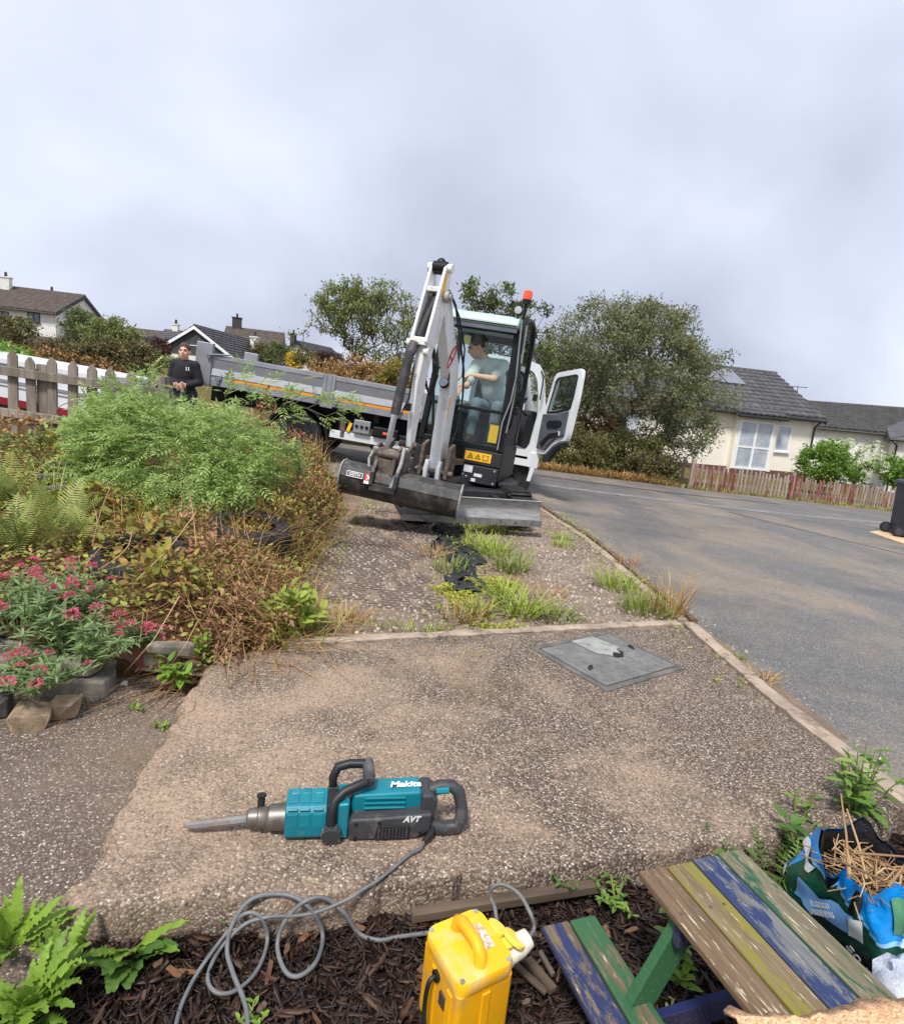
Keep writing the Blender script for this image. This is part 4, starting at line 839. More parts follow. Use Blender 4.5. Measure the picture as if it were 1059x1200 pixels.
for k in range(14): b.box((lx+random.uniform(-.12,.14),-1.40+random.uniform(-.06,.12),random.uniform(.36,.72)),(random.uniform(.02,.05),random.uniform(.02,.05),random.uniform(.03,.07)),rot=RX(random.uniform(-40,40)))
b.tube([(lx+.14,-1.35,.75),(lx+.16,-1.42,.6),(lx+.14,-1.46,.45),(lx+.11,-1.47,.36)],.018,7); b.tube([(lx-.14,-1.35,.72),(lx-.17,-1.42,.6),(lx-.13,-1.45,.45)],.014,7); b.build('hitch_fitting',MSTEEL,X,Bm,bevel=.004)
# wide grading bucket, its back to the camera
b=MB(); x0,x1=-1.135,-.025
prof=[(-.98,.455),(-1.12,.485),(-1.24,.485),(-1.31,.455),(-1.345,.37),(-1.33,.285),(-1.28,.215),(-1.16,.17),(-.92,.16)]
inn=[(y+.0,z) for y,z in [(-.92,.175),(-1.16,.185),(-1.27,.228),(-1.315,.293),(-1.33,.37),(-1.298,.443),(-1.232,.47),(-1.12,.47),(-.98,.44)]]
b.prism(prof+inn,x0,x1,'x'); bk=b.build('bucket',MBUCK,X,K,smooth=30)
b=MB()
for x in(x0-.016,x1+.001): b.prism([(-.98,.46),(-1.12,.495),(-1.25,.495),(-1.325,.46),(-1.362,.37),(-1.345,.275),(-1.29,.205),(-1.16,.158),(-.90,.15),(-.88,.25),(-.93,.4)],x,x+.015,'x')
b.build('side_plate',MSTEEL,bk,K,bevel=.004)
b=MB()
for x in(-.84,-.62): b.prism([(-1.05,.47),(-1.05,.57),(-1.26,.57),(-1.38,.46),(-1.38,.34),(-1.335,.32),(-1.30,.44),(-1.2,.49)],x-.016,x+.016,'x')
b.span((-.85,-1.37,.29),(-.61,-1.34,.35)); b.build('bucket_ear',MBUCK,bk,K,bevel=.004)
b=MB(); b.span((x0+.01,-.93,.152),(x1-.01,-.86,.166)); b.build('lip',MSTEEL,bk,K)
Mb=K@T(-1.0,-1.343,.395)@RX(90-18)
b=MB()
for a in((-.075,-.026,.075,-.020),(-.075,.020,.075,.026),(-.075,-.020,-.069,.020),(.069,-.020,.075,.020)): b.span((a[0],a[1],.0),(a[2],a[3],.003),Mb)
b.build('label_frame',MWST,bk)
text('lettering','GEITH',MWST,bk,Mb@T(0,0,.001),.038,.001,0,.001)
Mr=K@T(-.87,-1.346,.385)@RX(90-18)
lb=MB().span((-.035,-.022,0),(.035,.045,.003),Mr).build('red_label',MRED,bk); MB().span((-.035,-.05,0),(.035,-.0225,.003),Mr).build('label_base',MWST,lb)
b=MB(); b.prism([(-.022,.03),(-.012,.035),(.022,.0),(.022,-.012),(.012,-.012),(-.012,.012)],.0032,.005,'z',Mr); b.prism([(-.02,-.012),(-.012,-.016),(.0,.0),(-.006,.008)],.0032,.005,'z',Mr); b.build('arrow_mark',MWST,lb)
# ============================================================ FLATBED TRUCK
MALU=pmat('truck_alu',s(142,145,150),s(158,160,166),4,.42,.35,dirt=(s(112,112,112),6,.6,.85))
MALUD=pmat('truck_grey',s(104,108,114),s(120,124,130),4,.5,.2)
MORS=pmat('strip_orange',s(226,140,30),s(236,152,40),4,.5)
MTRW=pmat('cab_white',s(206,210,212),s(220,223,224),3,.3)
MTYRE=pmat('tyre_black',s(26,26,28),s(40,40,41),8,.85,dirt=(s(74,70,66),10,.6,.8),bump=.3,bscale=40)
MTRIM=pmat('door_trim',s(72,74,82),s(86,88,96),5,.7)
TK=thing('flatbed_truck','white dropside truck with open cab door parked across the road behind the excavator','truck',(0,9.5,0),(0,rad(4.5),0))
def side(b,y0,sgn): pass
for k,(xa,xb) in enumerate(((-4.03,-2.30),(-2.10,-.72))):
    b=MB(); prof=[(.0,.83),(-.03,.83),(-.032,.925),(-.026,.93),(-.026,.975),(-.040,.985),(-.012,1.085),(-.004,1.09),(-.030,1.235),(-.038,1.24),(-.038,1.30),(-.005,1.31),(0,1.30)]
    b.prism(prof,xa,xb,'x'); d=b.build('dropside_panel',MALU,TK)
    MB().span((xa+.25*(k==0)+.02,-.031,.932),(xb-.08,-.0265,.973)).build('orange_strip',MORS,d)
    b=MB()
    for x in((xa+.12,xb-.06) if k==0 else (xa+.05,xb-.33)): b.box((x,-.045,.945),(.10,.03,.035)); b.box((x,-.05,.90),(.05,.035,.08))
    b.build('latch',MALUD,d,bevel=.006)
b=MB(); b.span((-2.295,-.035,.80),(-2.105,.03,1.315)); b.span((-2.25,-.042,.82),(-2.15,-.0355,.90)); b.build('side_post',MALU,TK,bevel=.008)
b=MB(); b.span((-2.245,-.04,.92),(-2.235,-.0355,1.30)); b.span((-2.165,-.04,.92),(-2.155,-.0355,1.30)); b.build('post_seam',MALUD,TK)
b=MB(); b.span((-4.30,-.04,.80),(-4.045,.05,1.46)); b.span((-4.30,2.0,.8),(-4.045,2.1,1.46)); b.build('corner_post',MALU,TK,bevel=.01)
b=MB(); b.tube([(-4.10,-.06,1.28),(-3.75,-.05,1.335)],.014,6); b.box((-4.08,-.06,1.26),(.06,.05,.06)); b.build('catch',MALUD,TK)
b=MB(); b.span((-4.04,.03,.83),(.05,2.05,.88)); b.build('bed_floor',MALUD,TK)
b=MB(); b.span((-4.04,2.051,.83),(.05,2.085,1.30)); b.span((-4.26,.06,.83),(-4.22,1.99,1.30)); b.build('far_dropside',MALU,TK)
b=MB(); b.span((.0,.02,.83),(.06,2.06,1.75)); b.build('headboard',MALUD,TK,bevel=.01)
b=MB(); b.span((-4.2,.45,.56),(1.1,.62,.80)); b.span((-4.2,1.45,.56),(1.1,1.62,.80))
for x in(-3.8,-3.2,-2.0,-1.4,-.8,-.2): b.span((x-.04,.05,.70),(x+.04,2.0,.829))
b.span((-3.2,.6,.45),(-1.9,1.5,.7)); b.build('chassis',MXK,TK)
b=MB(); b.span((-2.10,.03,.35),(-.45,.06,.475)); b.build('side_guard',MTRW,TK,bevel=.008)
b=MB()
for x in(-1.95,-.75): b.span((x-.03,.065,.36),(x+.03,.12,.80))
b.build('guard_bracket',MXK,TK)
b=MB(); b.box((-1.60,.03,.60),(.26,.12,.20)); bx=b.build('control_box',MALU,TK,bevel=.01)
b=MB()
for k in range(3): b.cyl((-1.68+.08*k,-.045,.60),(-1.68+.08*k,-.03,.60),.026,n=12)
b.build('socket',MXK,bx)
b=MB(); b.box((-1.22,.02,.57),(.40,.12,.15)); bx=b.build('lamp_housing',MXK,TK,bevel=.02); MB().box((-1.19,-.048,.56),(.13,.012,.04)).build('side_marker',MORG,bx,bevel=.004)
b=MB(); b.box((-1.0,.3,.42),(.9,.4,.32)); b.build('fuel_tank',MXK,TK,bevel=.04)
b=MB(); b.tube([(-1.95,.08,.75),(-1.93,.06,.5),(-1.96,.1,.38)],.02); b.box((-1.9,.05,.50),(.06,.06,.22)); b.build('valve',MRUST,TK)
MB().box((-1.80,.03,.56),(.05,.05,.14),rot=RY(15)).build('yellow_strap',MYEL,TK)
def wheel(parent,cx,y0,cz,r,wd,side=-1,name='wheel'):
    M=T(cx,y0,cz)@RX(90)
    wh=MB().lathe([(r*.62,-.0),(r*.62,.06),(r*.3,.02),(.10,.05),(.10,-.02),(0,-.02)],24,M).build(name,MXD,parent,smooth=35)
    MB().lathe([(r*.60,-wd),(r*.9,-wd),(r,-wd+.04),(r,-.02),(r*.93,.03),(r*.72,.045),(r*.62,.03),(r*.60,0)],32,M).build('tyre',MTYRE,wh,smooth=35)
    b=MB()
    for k in range(8): b.cyl((.135*math.cos(k*PI/4),.135*math.sin(k*PI/4),.045),(.135*math.cos(k*PI/4),.135*math.sin(k*PI/4),.085),.018,n=6,M=M)
    b.build('wheel_nut',MXK,wh); return wh
for y in(.12,1.75): wheel(TK,-2.62,y,.27,.40,.26); wheel(TK,.80,y,.20,.40,.26)
b=MB()
for k in range(13):
    a0,a1=rad(-20+200*k/13),rad(-20+200*(k+1)/13); r1,r2=.47,.51
    b.prism([(-2.62+r1*math.cos(a0),.27+r1*math.sin(a0)),(-2.62+r1*math.cos(a1),.27+r1*math.sin(a1)),(-2.62+r2*math.cos(a1),.27+r2*math.sin(a1)),(-2.62+r2*math.cos(a0),.27+r2*math.sin(a0))],.02,.40,'y')
b.build('mudguard',MXK,TK,smooth=40)
# cab shell: side silhouette with a door opening, built as frames around the hole
cs=[(.10,.45),(.10,1.95),(.16,2.05),(.80,2.06),(.98,2.02),(1.07,1.88),(1.15,1.55),(1.22,1.30),(1.22,.45)]
op=[(.30,.70),(.30,1.85),(.36,1.93),(.78,1.94),(.90,1.90),(.98,1.78),(1.05,1.50),(1.08,1.25),(1.05,.78),(1.0,.70)]
def ringface(b,o,i,y0,y1):
    # bridge outer polygon to opening with matched samples
    n=64
    def res(P):
        L=[0]; Q=P+[P[0]]
        for k in range(len(P)): L.append(L[-1]+math.dist(Q[k],Q[k+1]))
        return [(float(np.interp(L[-1]*k/n,L,[q[0] for q in Q])),float(np.interp(L[-1]*k/n,L,[q[1] for q in Q]))) for k in range(n)]
    A,Bq=res(o),res(i)
    V=[(p[0],y0,p[1]) for p in A]+[(p[0],y0,p[1]) for p in Bq]+[(p[0],y1,p[1]) for p in A]+[(p[0],y1,p[1]) for p in Bq]
    F=[]
    for k in range(n):
        j=(k+1)%n; F+=[(k,j,n+j,n+k),(2*n+k,3*n+k,3*n+j,2*n+j),(n+k,n+j,3*n+j,3*n+k),(k,2*n+k,2*n+j,j)]
    b.add(V,F)
b=MB(); ringface(b,cs,op,-.02,.05); cb=b.build('cab_side',MTRW,TK,smooth=30)
b=MB(); ringface(b,cs,op,1.98,2.05); b.build('cab_side',MTRW,TK,smooth=30)
b=MB(); b.span((.10,.051,.45),(.15,1.979,1.30)); b.span((.10,.051,1.75),(.15,1.979,1.95)); b.prism([(.10,1.95),(.16,2.05),(.80,2.06),(.98,2.02),(.97,1.98),(.80,2.02),(.17,2.01),(.12,1.94)],.051,1.979,'y'); b.prism([(1.22,.45),(1.22,1.30),(1.17,1.30),(1.17,.45)],.051,1.979,'y'); b.build('cab_shell',MTRW,TK)
b=MB(); b.add([(1.03,.06,1.93),(1.03,1.97,1.93),(1.20,1.97,1.31),(1.20,.06,1.31)],[(0,1,2,3)]); b.build('truck_windscreen',MGLASS,TK)
b=MB(); b.span((.16,.06,.66),(1.16,1.97,.72)); b.build('cab_step',MALUD,TK)
b=MB(); b.prism([(.93,.72),(.93,1.15),(1.0,1.32),(1.16,1.30),(1.16,.72)],.07,1.95,'y'); b.build('dashboard',MXK,TK,bevel=.02)
for y in(.15,1.2):
    b=MB(); b.span((.25,y,.72),(.72,y+.5,1.08)); b.prism([(.22,1.08),(.38,1.08),(.32,1.65),(.2,1.65)],y,y+.5,'y'); b.build('driver_seat',pmat('seat_blue',s(52,56,70),s(70,74,88),5,.9),TK,bevel=.04,seg=3)
b=MB(); M=T(.80,.42,1.34)@RY(-55)
V=[];
b.tube([(.2*math.cos(2*PI*k/24),.2*math.sin(2*PI*k/24),0) for k in range(25)],.016,8,M); b.tube([(-.2,0,0),(.2,0,0)],.013,6,M); b.tube([(0,0,0),(0,0,-.25)],.02,6,M); b.build('steering_wheel',MXK,TK,smooth=40)
b=MB(); b.tube([(1.0,-.0,1.95),(1.05,-.12,1.85),(1.06,-.12,1.5)],.012,6); b.box((.98,-.10,1.52),(.06,.12,.10)); b.build('mirror_arm',MXK,TK)
# open door: hinged at the front pillar, swung wide
DM=T(1.20,-.04,0)@RZ(-69)
dprof=[(.0,.74),(.0,1.35),(.10,1.88),(.17,1.94),(.78,2.01),(.84,1.97),(.86,1.60),(.83,1.05),(.80,.98),(.60,.94),(.45,.86),(.30,.72),(.20,.69),(.04,.70)]
dop=[(.08,1.32),(.17,1.83),(.22,1.87),(.74,1.93),(.78,1.90),(.78,1.60),(.75,1.42),(.40,1.34)]
b=MB(); ringface(b,dprof,dop,-.03,.035); dr=b.build('door',MTRW,TK,DM,smooth=30)
b=MB(); b.prism([(.02,.76),(.02,1.30),(.40,1.32),(.735,1.40),(.745,1.05),(.70,1.02),(.56,.99),(.42,.90),(.28,.77)],-.062,-.031,'y'); tr=b.build('door_trim',MTRIM,dr,DM,bevel=.012)
b=MB(); b.prism([(.22,1.16),(.30,1.22),(.60,1.25),(.66,1.22),(.64,1.17),(.5,1.13),(.28,1.11)],-.085,-.063,'y'); b.build('armrest',MXK,tr,DM,bevel=.01)
MB().box((.62,-.066,1.06),(.06,.006,.06)).build('sticker',MWST,tr,DM)
b=MB(); b.prism([(.12,.86),(.2,.80),(.36,.95),(.62,1.03),(.62,1.08),(.34,1.02)],-.072,-.063,'y'); b.build('door_pocket',MXK,tr,DM)
b=MB(); ringface(b,[(x+(.012 if x<.4 else -.012),z) for x,z in dop],[(x+(.04 if x<.4 else -.035),z-.03 if z>1.7 else z+.03) for x,z in dop],-.04,-.031); b.build('window_seal',MXK,dr,DM)
b=MB(); b.prism(dop,-.005,.005,'y'); b.build('door_window',MGLASS,dr,DM)
b=MB(); b.prism([(.2,.68),(.32,.70),(.47,.83),(.62,.91),(.80,.95),(.80,.90),(.64,.86),(.52,.78),(.38,.62),(.24,.58)],-.02,.03,'y'); b.build('door_skirt',MXK,dr,DM)
b=MB(); b.span((1.10,-.06,.44),(1.24,.2,.68)); b.prism([(1.13,.44),(1.20,.44),(1.17,.22),(1.11,.22)],-.07,-.03,'y'); b.build('wheel_arch',MTRW,TK,bevel=.01)
b=MB(); b.span((.12,.0,.46),(1.09,.05,.66)); b.build('step_panel',MALUD,TK,bevel=.02)
MB().box((.95,-.01,.58),(.22,.02,.04)).build('side_marker',MORG,TK)
# ============================================================ PEOPLE
MSKIN=pmat('skin',s(218,164,138),s(226,176,150),12,.55)
MSKIN2=pmat('skin_shade',s(150,104,84),s(160,114,92),12,.55)
MHAIR=pmat('hair_dark',s(58,44,36),s(92,72,56),40,.8,bump=.5,bscale=90)
MSHIRT=pmat('sweat_black',s(26,27,33),s(36,37,44),9,.9,bump=.4,bscale=14,bdist=.01)
MTROU=pmat('trouser_dark',s(44,46,52),s(58,60,66),9,.9,bump=.4,bscale=14,bdist=.01)
MTEE=pmat('tee_pale',s(196,200,194),s(214,216,210),9,.9,bump=.5,bscale=12,bdist=.012)
MJEAN=pmat('trouser_grey',s(96,108,116),s(116,126,132),9,.9,bump=.4,bscale=14,bdist=.01)
MEYE=pmat('eye_dark',s(36,28,26),s(44,34,30),9,.3); MLIP=pmat('lip',s(160,92,84),s(168,98,90),9,.5); MBOOT=pmat('boot',s(60,48,38),s(80,64,50),9,.8)
def caps(b,p,q,r0,r1,n=12):
    p,q=Vector(p),Vector(q); b.tube([p,p.lerp(q,.5),q],[r0,(r0+r1)/2,r1],n); b.ell(p,(r0,)*3,n=n); b.ell(q,(r1,)*3,n=n)
def hand(b,w,d,up,curl,side):
    """palm at w, fingers along d, curling towards -up; side = direction of the thumb"""
    d,up,side=Vector(d).normalized(),Vector(up).normalized(),Vector(side).normalized()
    for f in(-.03,-.01,.01,.03): caps(b,Vector(w)+side*f*.8,Vector(w)+d*.085+side*f,.015,.012,8)
    for k,f in enumerate((-.031,-.0105,.0105,.031)):
        L=(.030,.036,.038,.034)[k]; p=Vector(w)+d*.088+side*f; a=0; dd=d.copy()
        for j in range(3):
            a+=curl; dj=d*math.cos(a)-up*math.sin(a); q=p+dj*L*(1-.18*j); caps(b,p,q,.0095-.001*j,.0088-.001*j,8); p=q
    p=Vector(w)+d*.02+side*.034; q=p+(d*.55+side*.75-up*.25).normalized()*.04; caps(b,p,q,.013,.0115,8); caps(b,q,q+(d*.85-side*.1-up*.4).normalized()*.034,.0110,.009,8)
def person(name,label,cat,loc,rot,J,cloth,skin,hair,seated=False,group=None):
    P=thing(name,label,cat,loc,rot); b=MB(); j={k:Vector(v) for k,v in J.items() if not k.startswith('hand')}
    # trunk
    def trunk(b,e=0):
        pel,ch,nk=j['pelvis'],j['chest'],j['neck']
        ux=(j['shR']-j['shL']).normalized(); az=(ch-pel).normalized(); uy=az.cross(ux).normalized()
        R=Matrix((ux,uy,az)).transposed().to_4x4()
        b.ell((0,0,0),(.165+e,.115+e,.13+e),Matrix.Translation(pel)@R,16,10); b.ell((0,0,0),(.15+e,.10+e,.17+e),Matrix.Translation(pel.lerp(ch,.5))@R,16,10); b.ell((0,0,0),(.158+e,.112+e,.20+e),Matrix.Translation(ch)@R,16,10)
        for sd in('L','R'):
            caps(b,ch+az*.11,j['sh'+sd],.075+e,.062+e); caps(b,nk-(nk-ch)*.25,j['sh'+sd]+Vector((0,0,.01)),.055+e,.05+e)
    def arms(b,e=0,upto=2):
        for sd in('L','R'):
            caps(b,j['sh'+sd],j['el'+sd],.055+e,.043+e)
            if upto>1: caps(b,j['el'+sd],j['wr'+sd],.043+e,.028+e)
            elif upto==1: pass
    def legs(b,e=0):
        for sd in('L','R'): caps(b,j['hip'+sd],j['kn'+sd],.088+e,.058+e); caps(b,j['kn'+sd],j['an'+sd],.058+e,.04+e)
    trunk(b); arms(b); legs(b)
    for sd in('L','R'):
        caps(b,j['an'+sd],j['toe'+sd],.042,.035)
        hd=J.get('hand'+sd)
        if hd: hand(b,j['wr'+sd],*hd) if False else hand(b,J['wr'+sd],hd[0],hd[1],hd[2],hd[3])
    hc=j['head']; face=Vector(J['face']).normalized(); hu=Vector(J.get('headup',(0,0,1))); hu=(hu-face*hu.dot(face)).normalized(); hx=face.cross(hu)
    HR=Matrix.Translation(hc)@Matrix((hx,face,hu)).transposed().to_4x4()
    caps(b,j['neck']-(hc-j['neck'])*.2,hc-hu*.05,.058,.052)
    b.ell((0,-.015,.03),(.077,.098,.10),HR,16,10); b.ell((0,.015,-.035),(.066,.078,.088),HR,16,10); b.ell((0,.045,-.085),(.036,.036,.03),HR,12,8)   # skull, jaw, chin
    b.ell((0,.098,-.022),(.014,.022,.018),HR,10,8); caps_=[b.tube([HR@Vector((0,.085,.02)),HR@Vector((0,.108,-.018))],[.008,.013],8)]
    b.ell((0,.082,-.062),(.026,.014,.012),HR,10,6); b.ell((0,.078,.028),(.06,.016,.012),HR,12,6)
    for sx in(-1,1): b.ell((sx*.078,-.01,-.01),(.012,.022,.034),HR,10,8); b.ell((sx*.04,.062,-.022),(.022,.02,.018),HR,10,6)
    body=b.build('body',skin,P); md=body.modifiers.new('r','REMESH'); md.mode='VOXEL'; md.voxel_size=.0085; sm=body.modifiers.new('s','SMOOTH'); sm.factor=.5; sm.iterations=2
    dg=bpy.context.evaluated_depsgraph_get(); me=bpy.data.meshes.new_from_object(body.evaluated_get(dg)); body.modifiers.clear(); body.data=me; me.polygons.foreach_set('use_smooth',[True]*len(me.polygons))
    def shell(nm,fn,mat,vox=.012):
        b=MB(); fn(b); o=b.build(nm,mat,P); m=o.modifiers.new('r','REMESH'); m.mode='VOXEL'; m.voxel_size=vox; s2=o.modifiers.new('s','SMOOTH'); s2.factor=.5; s2.iterations=3
        dg=bpy.context.evaluated_depsgraph_get(); me=bpy.data.meshes.new_from_object(o.evaluated_get(dg)); o.modifiers.clear(); o.data=me; me.polygons.foreach_set('use_smooth',[True]*len(me.polygons)); return o
    def top(b):
        trunk(b,.014)
        for sd in('L','R'):
            k=cloth['sleeve']; caps(b,j['sh'+sd],j['el'+sd] if k>=1 else j['sh'+sd].lerp(j['el'+sd],.72),.072,.062 if k>=1 else .075)
            if k>1: caps(b,j['el'+sd],j['el'+sd].lerp(j['wr'+sd],.93),.060,.042)
    t=shell('sweatshirt' if cloth['sleeve']>1 else 'shirt',top,cloth['top'])
    def low(b):
        legs(b,.016); b.ell(tuple(j['pelvis']-Vector((0,0,.03))),(.18,.13,.11))
    shell('trousers',low,cloth['low'])
    def sh(b):
        for sd in('L','R'): caps(b,j['an'+sd]+Vector((0,0,.02)),j['toe'+sd],.055,.046)
    shell('boots',sh,MBOOT)
    b=MB()   # hair cap: crown and short sides
    V=[];n=22
    for i in range(8):
        th=PI*.5*i/7
        for k in range(n):
            a=2*PI*k/n; fr_=math.sin(a); tf=th*(1.14-.42*max(0,fr_)**2+(.22 if fr_<=0 else 0)); z=math.cos(tf); rr=math.sin(tf) ; V.append(Vector((.079*rr*math.cos(a),-.016+.101*rr*fr_,.031+.103*z+.004*math.sin(9*a+i))))
    b.add(V,[(i*n+k,i*n+(k+1)%n,(i+1)*n+(k+1)%n,(i+1)*n+k) for i in range(7) for k in range(n)],HR); b.build('hair',hair,P,smooth=70,solid=.006)
    b=MB()
    for sx in(-1,1): b.ell((sx*.031,.078,.006),(.013,.008,.007),HR,10,6)
    b.build('eye',MEYE,P,smooth=60)
    b=MB()
    for sx in(-1,1): b.tube([HR@Vector((sx*.014,.092,.026)),HR@Vector((sx*.032,.090,.032)),HR@Vector((sx*.052,.075,.026))],.005,6)
    b.build('eyebrow',hair,P)
    b=MB(); b.ell((0,.094,-.058),(.022,.005,.0045),HR,10,6); b.build('mouth',MLIP,P)
    return P,HR
# standing man beside the tail of the truck, facing the camera, hands joined
mp_=at(217,410,9.0); gz=float(base(mp_.x,mp_.y))-.05; k=(mp_.z-gz)/1.64
J=dict(pelvis=(0,0,.95*k),chest=(0,0,1.27*k),neck=(0,.0,1.47*k),head=(0,-.02,1.615*k),face=(.08,-1,-.02),
 shL=(-.15,0,1.40*k),shR=(.15,0,1.40*k),elL=(-.215,.02,1.13*k),elR=(.215,.02,1.13*k),wrL=(-.085,-.17,1.055*k),wrR=(.085,-.17,1.06*k),
 hipL=(-.09,0,.92*k),hipR=(.09,0,.92*k),knL=(-.11,-.01,.5*k),knR=(.11,-.01,.5*k),anL=(-.12,.02,.09*k),anR=(.12,.02,.09*k),toeL=(-.14,-.15,.045),toeR=(.14,-.15,.045),
 handL=((.9,-.25,-.25),(0,-.6,.8),.45,(0,-.6,.8)),handR=((-.9,-.3,-.2),(0,-.7,.7),.5,(0,-.5,.85)))
MAN,HR=person('person','person in a black sweatshirt standing with joined hands beside the truck tail','person',(mp_.x,mp_.y,gz),(0,0,rad(4)),J,dict(top=MSHIRT,low=MTROU,sleeve=2),MSKIN,MHAIR)
b=MB()      # small white emblem on the chest
for sx in(-1,1): b.prism([(sx*.006,-.022),(sx*.026,-.026),(sx*.020,0),(sx*.026,.026),(sx*.006,.022),(sx*.012,0)],-.1385,-.132,'y',T(.09,0,1.335*k))
b.build('emblem',MWST,MAN)
# operator in the cab, bent over, arms forward
J=dict(pelvis=(.02,.52,1.26-.02),chest=(-.08,.42,1.60),neck=(-.20,.36,1.78),head=(-.30,.31,1.88),face=(-.75,-.45,-.42),headup=(-.35,-.1,.95),
 shL=(-.25,.27,1.69),shR=(.02,.46,1.74),elL=(-.30,.12,1.44),elR=(-.02,.20,1.56),wrL=(-.36,-.0+.13,1.42),wrR=(-.28,.13,1.56),
 hipL=(-.09,.46,1.22),hipR=(.10,.48,1.22),knL=(-.16,.16,1.26),knR=(.08,.18,1.26),anL=(-.17,.16,.90),anR=(.08,.17,.90),toeL=(-.18,.13,.83),toeR=(.09,.13,.83),
 handL=((-.3,-.2,-.9),(-.6,-.7,0),.4,(.7,-.6,0)),handR=((-.95,-.1,-.25),(0,-.3,.9),.5,(0,-.9,-.3)))
om=Matrix.Translation((.1,6.7,0))@RY(4)@U@T(.085,.03,.0)
OP,_=person('person','person in a pale short sleeved shirt leaning forward in the excavator cab','person',om.translation,om.to_euler(),J,dict(top=MTEE,low=MJEAN,sleeve=0),MSKIN,MHAIR)
# ============================================================ DEMOLITION HAMMER
MTQ=pmat('tool_teal',s(0,112,128),s(10,128,142),5,.35,dirt=(s(104,122,120),8,.56,.82),bump=.08,bscale=80)
MTK=pmat('tool_grey',s(48,49,53),s(62,63,67),7,.55,dirt=(s(128,121,113),8,.52,.80),bump=.25,bscale=90)
MTBK=pmat('tool_black',s(22,22,24),s(34,34,36),6,.5,dirt=(s(90,86,82),10,.62,.85))
MTST=pmat('tool_steel',s(96,92,88),s(136,130,124),8,.45,.7,dirt=(s(92,74,60),9,.5,.7))
p0,p1=gr(215,966,.03),gr(536,950,.05); ang=math.atan2(p1.y-p0.y,p1.x-p0.x)
HM=thing('demolition_hammer','teal and grey electric demolition hammer with chisel lying on the concrete slab','power tool',(p0.x,p0.y,0),(0,0,ang)); HM.scale=(.82,.82,.82)
HZ=.075
# local x runs from the chisel tip to the rear handle; tool lies on its side, y up the picture
b=MB(); b.tube([(0,0,.030),(.025,0,.031),(.05,0,.032),(.23,0,.052)],[.004,.013,.0155,.0155],8); b.build('chisel',pmat('chisel_steel',s(150,148,146),s(176,174,170),6,.35,.7,dirt=(s(142,106,80),5,.5,.72)),HM,smooth=40)
XA=Matrix.Rotation(PI/2,4,'Y')
b=MB(); b.lathe([(0,.0),(.024,.0),(.030,.006),(.030,.035),(.036,.04),(.036,.06),(.033,.066),(.041,.075),(.044,.11),(.044,.14),(0,.14)],20,T(.205,0,.055)@XA); b.build('tool_holder',MTST,HM,smooth=35)
b=MB(); b.cyl((.248,.012,.055),(.248,.025,.118),.013,n=10); b.cyl((.248,.025,.118),(.248,.026,.124),.017,n=10); b.build('lock_pin',MTBK,HM,smooth=35)
# front barrel with stepped pads
b=MB()
def octp(w,h,c=.3): return [(-w,-h*(1-c)),(-w,h*(1-c)),(-w*(1-c),h),(w*(1-c),h),(w,h*(1-c)),(w,-h*(1-c)),(w*(1-c),-h),(-w*(1-c),-h)]
b.prism([(p[0],p[1]+.068) for p in octp(.064,.064)],.335,.475,'x'); fb_=b.build('front_barrel',MTQ,HM,bevel=.007,seg=3)
b=MB()
for k,x in enumerate((.345,.385,.430)):
    for (w,h,y,z) in((.036,.004,0,.131),):
        b.box((x+.015,-.012,.133),(.034,.045,.006)); b.box((x+.018,.03,.1325),(.028,.030,.005))
    b.box((x+.015,-.061,.085),(.034,.008,.05)); b.box((x+.015,-.052,.118),(.034,.010,.030),rot=RX(45))
b.build('barrel_pad',MTQ,fb_,bevel=.0025)
b=MB(); b.prism([(p[0],p[1]+.070) for p in octp(.058,.062)],.475,.51,'x'); b.build('collar',MTBK,HM,bevel=.004)
# side handle: two knobs and a bent grip standing up from the collar
b=MB(); b.tube([(.492,-.085,.035),(.492,-.060,.040)],.032,14); b.tube([(.492,.06,.10),(.492,.082,.104)],.022,14); kn=b.build('side_knob',MTK,HM,smooth=35)
b=MB()
for k in range(12):
    a=2*PI*k/12; b.box((.492+.032*math.cos(a),-.074,.037+.032*math.sin(a)),(.006,.024,.006))
b.build('knob_rib',MTK,kn)
g=MB()
g.tube([(.492,-.068,.045),(.487,-.060,.10),(.50,-.040,.145),(.53,-.022,.165),(.60,-.005,.185),(.612,.02,.19)],[.015,.016,.017,.016,.017,.018],10)
g.tube([(.492,.070,.10),(.488,.078,.15),(.505,.088,.185),(.545,.092,.195),(.60,.092,.195),(.612,.07,.193)],[.015,.016,.017,.016,.017,.018],10)
sh_=g.build('side_handle',MTBK,HM,smooth=40)
b=MB(); b.tube([(.612,-.012,.187),(.613,.03,.192),(.612,.10,.195)],[.020,.0225,.020],14); b.build('grip',MTK,sh_,smooth=40)
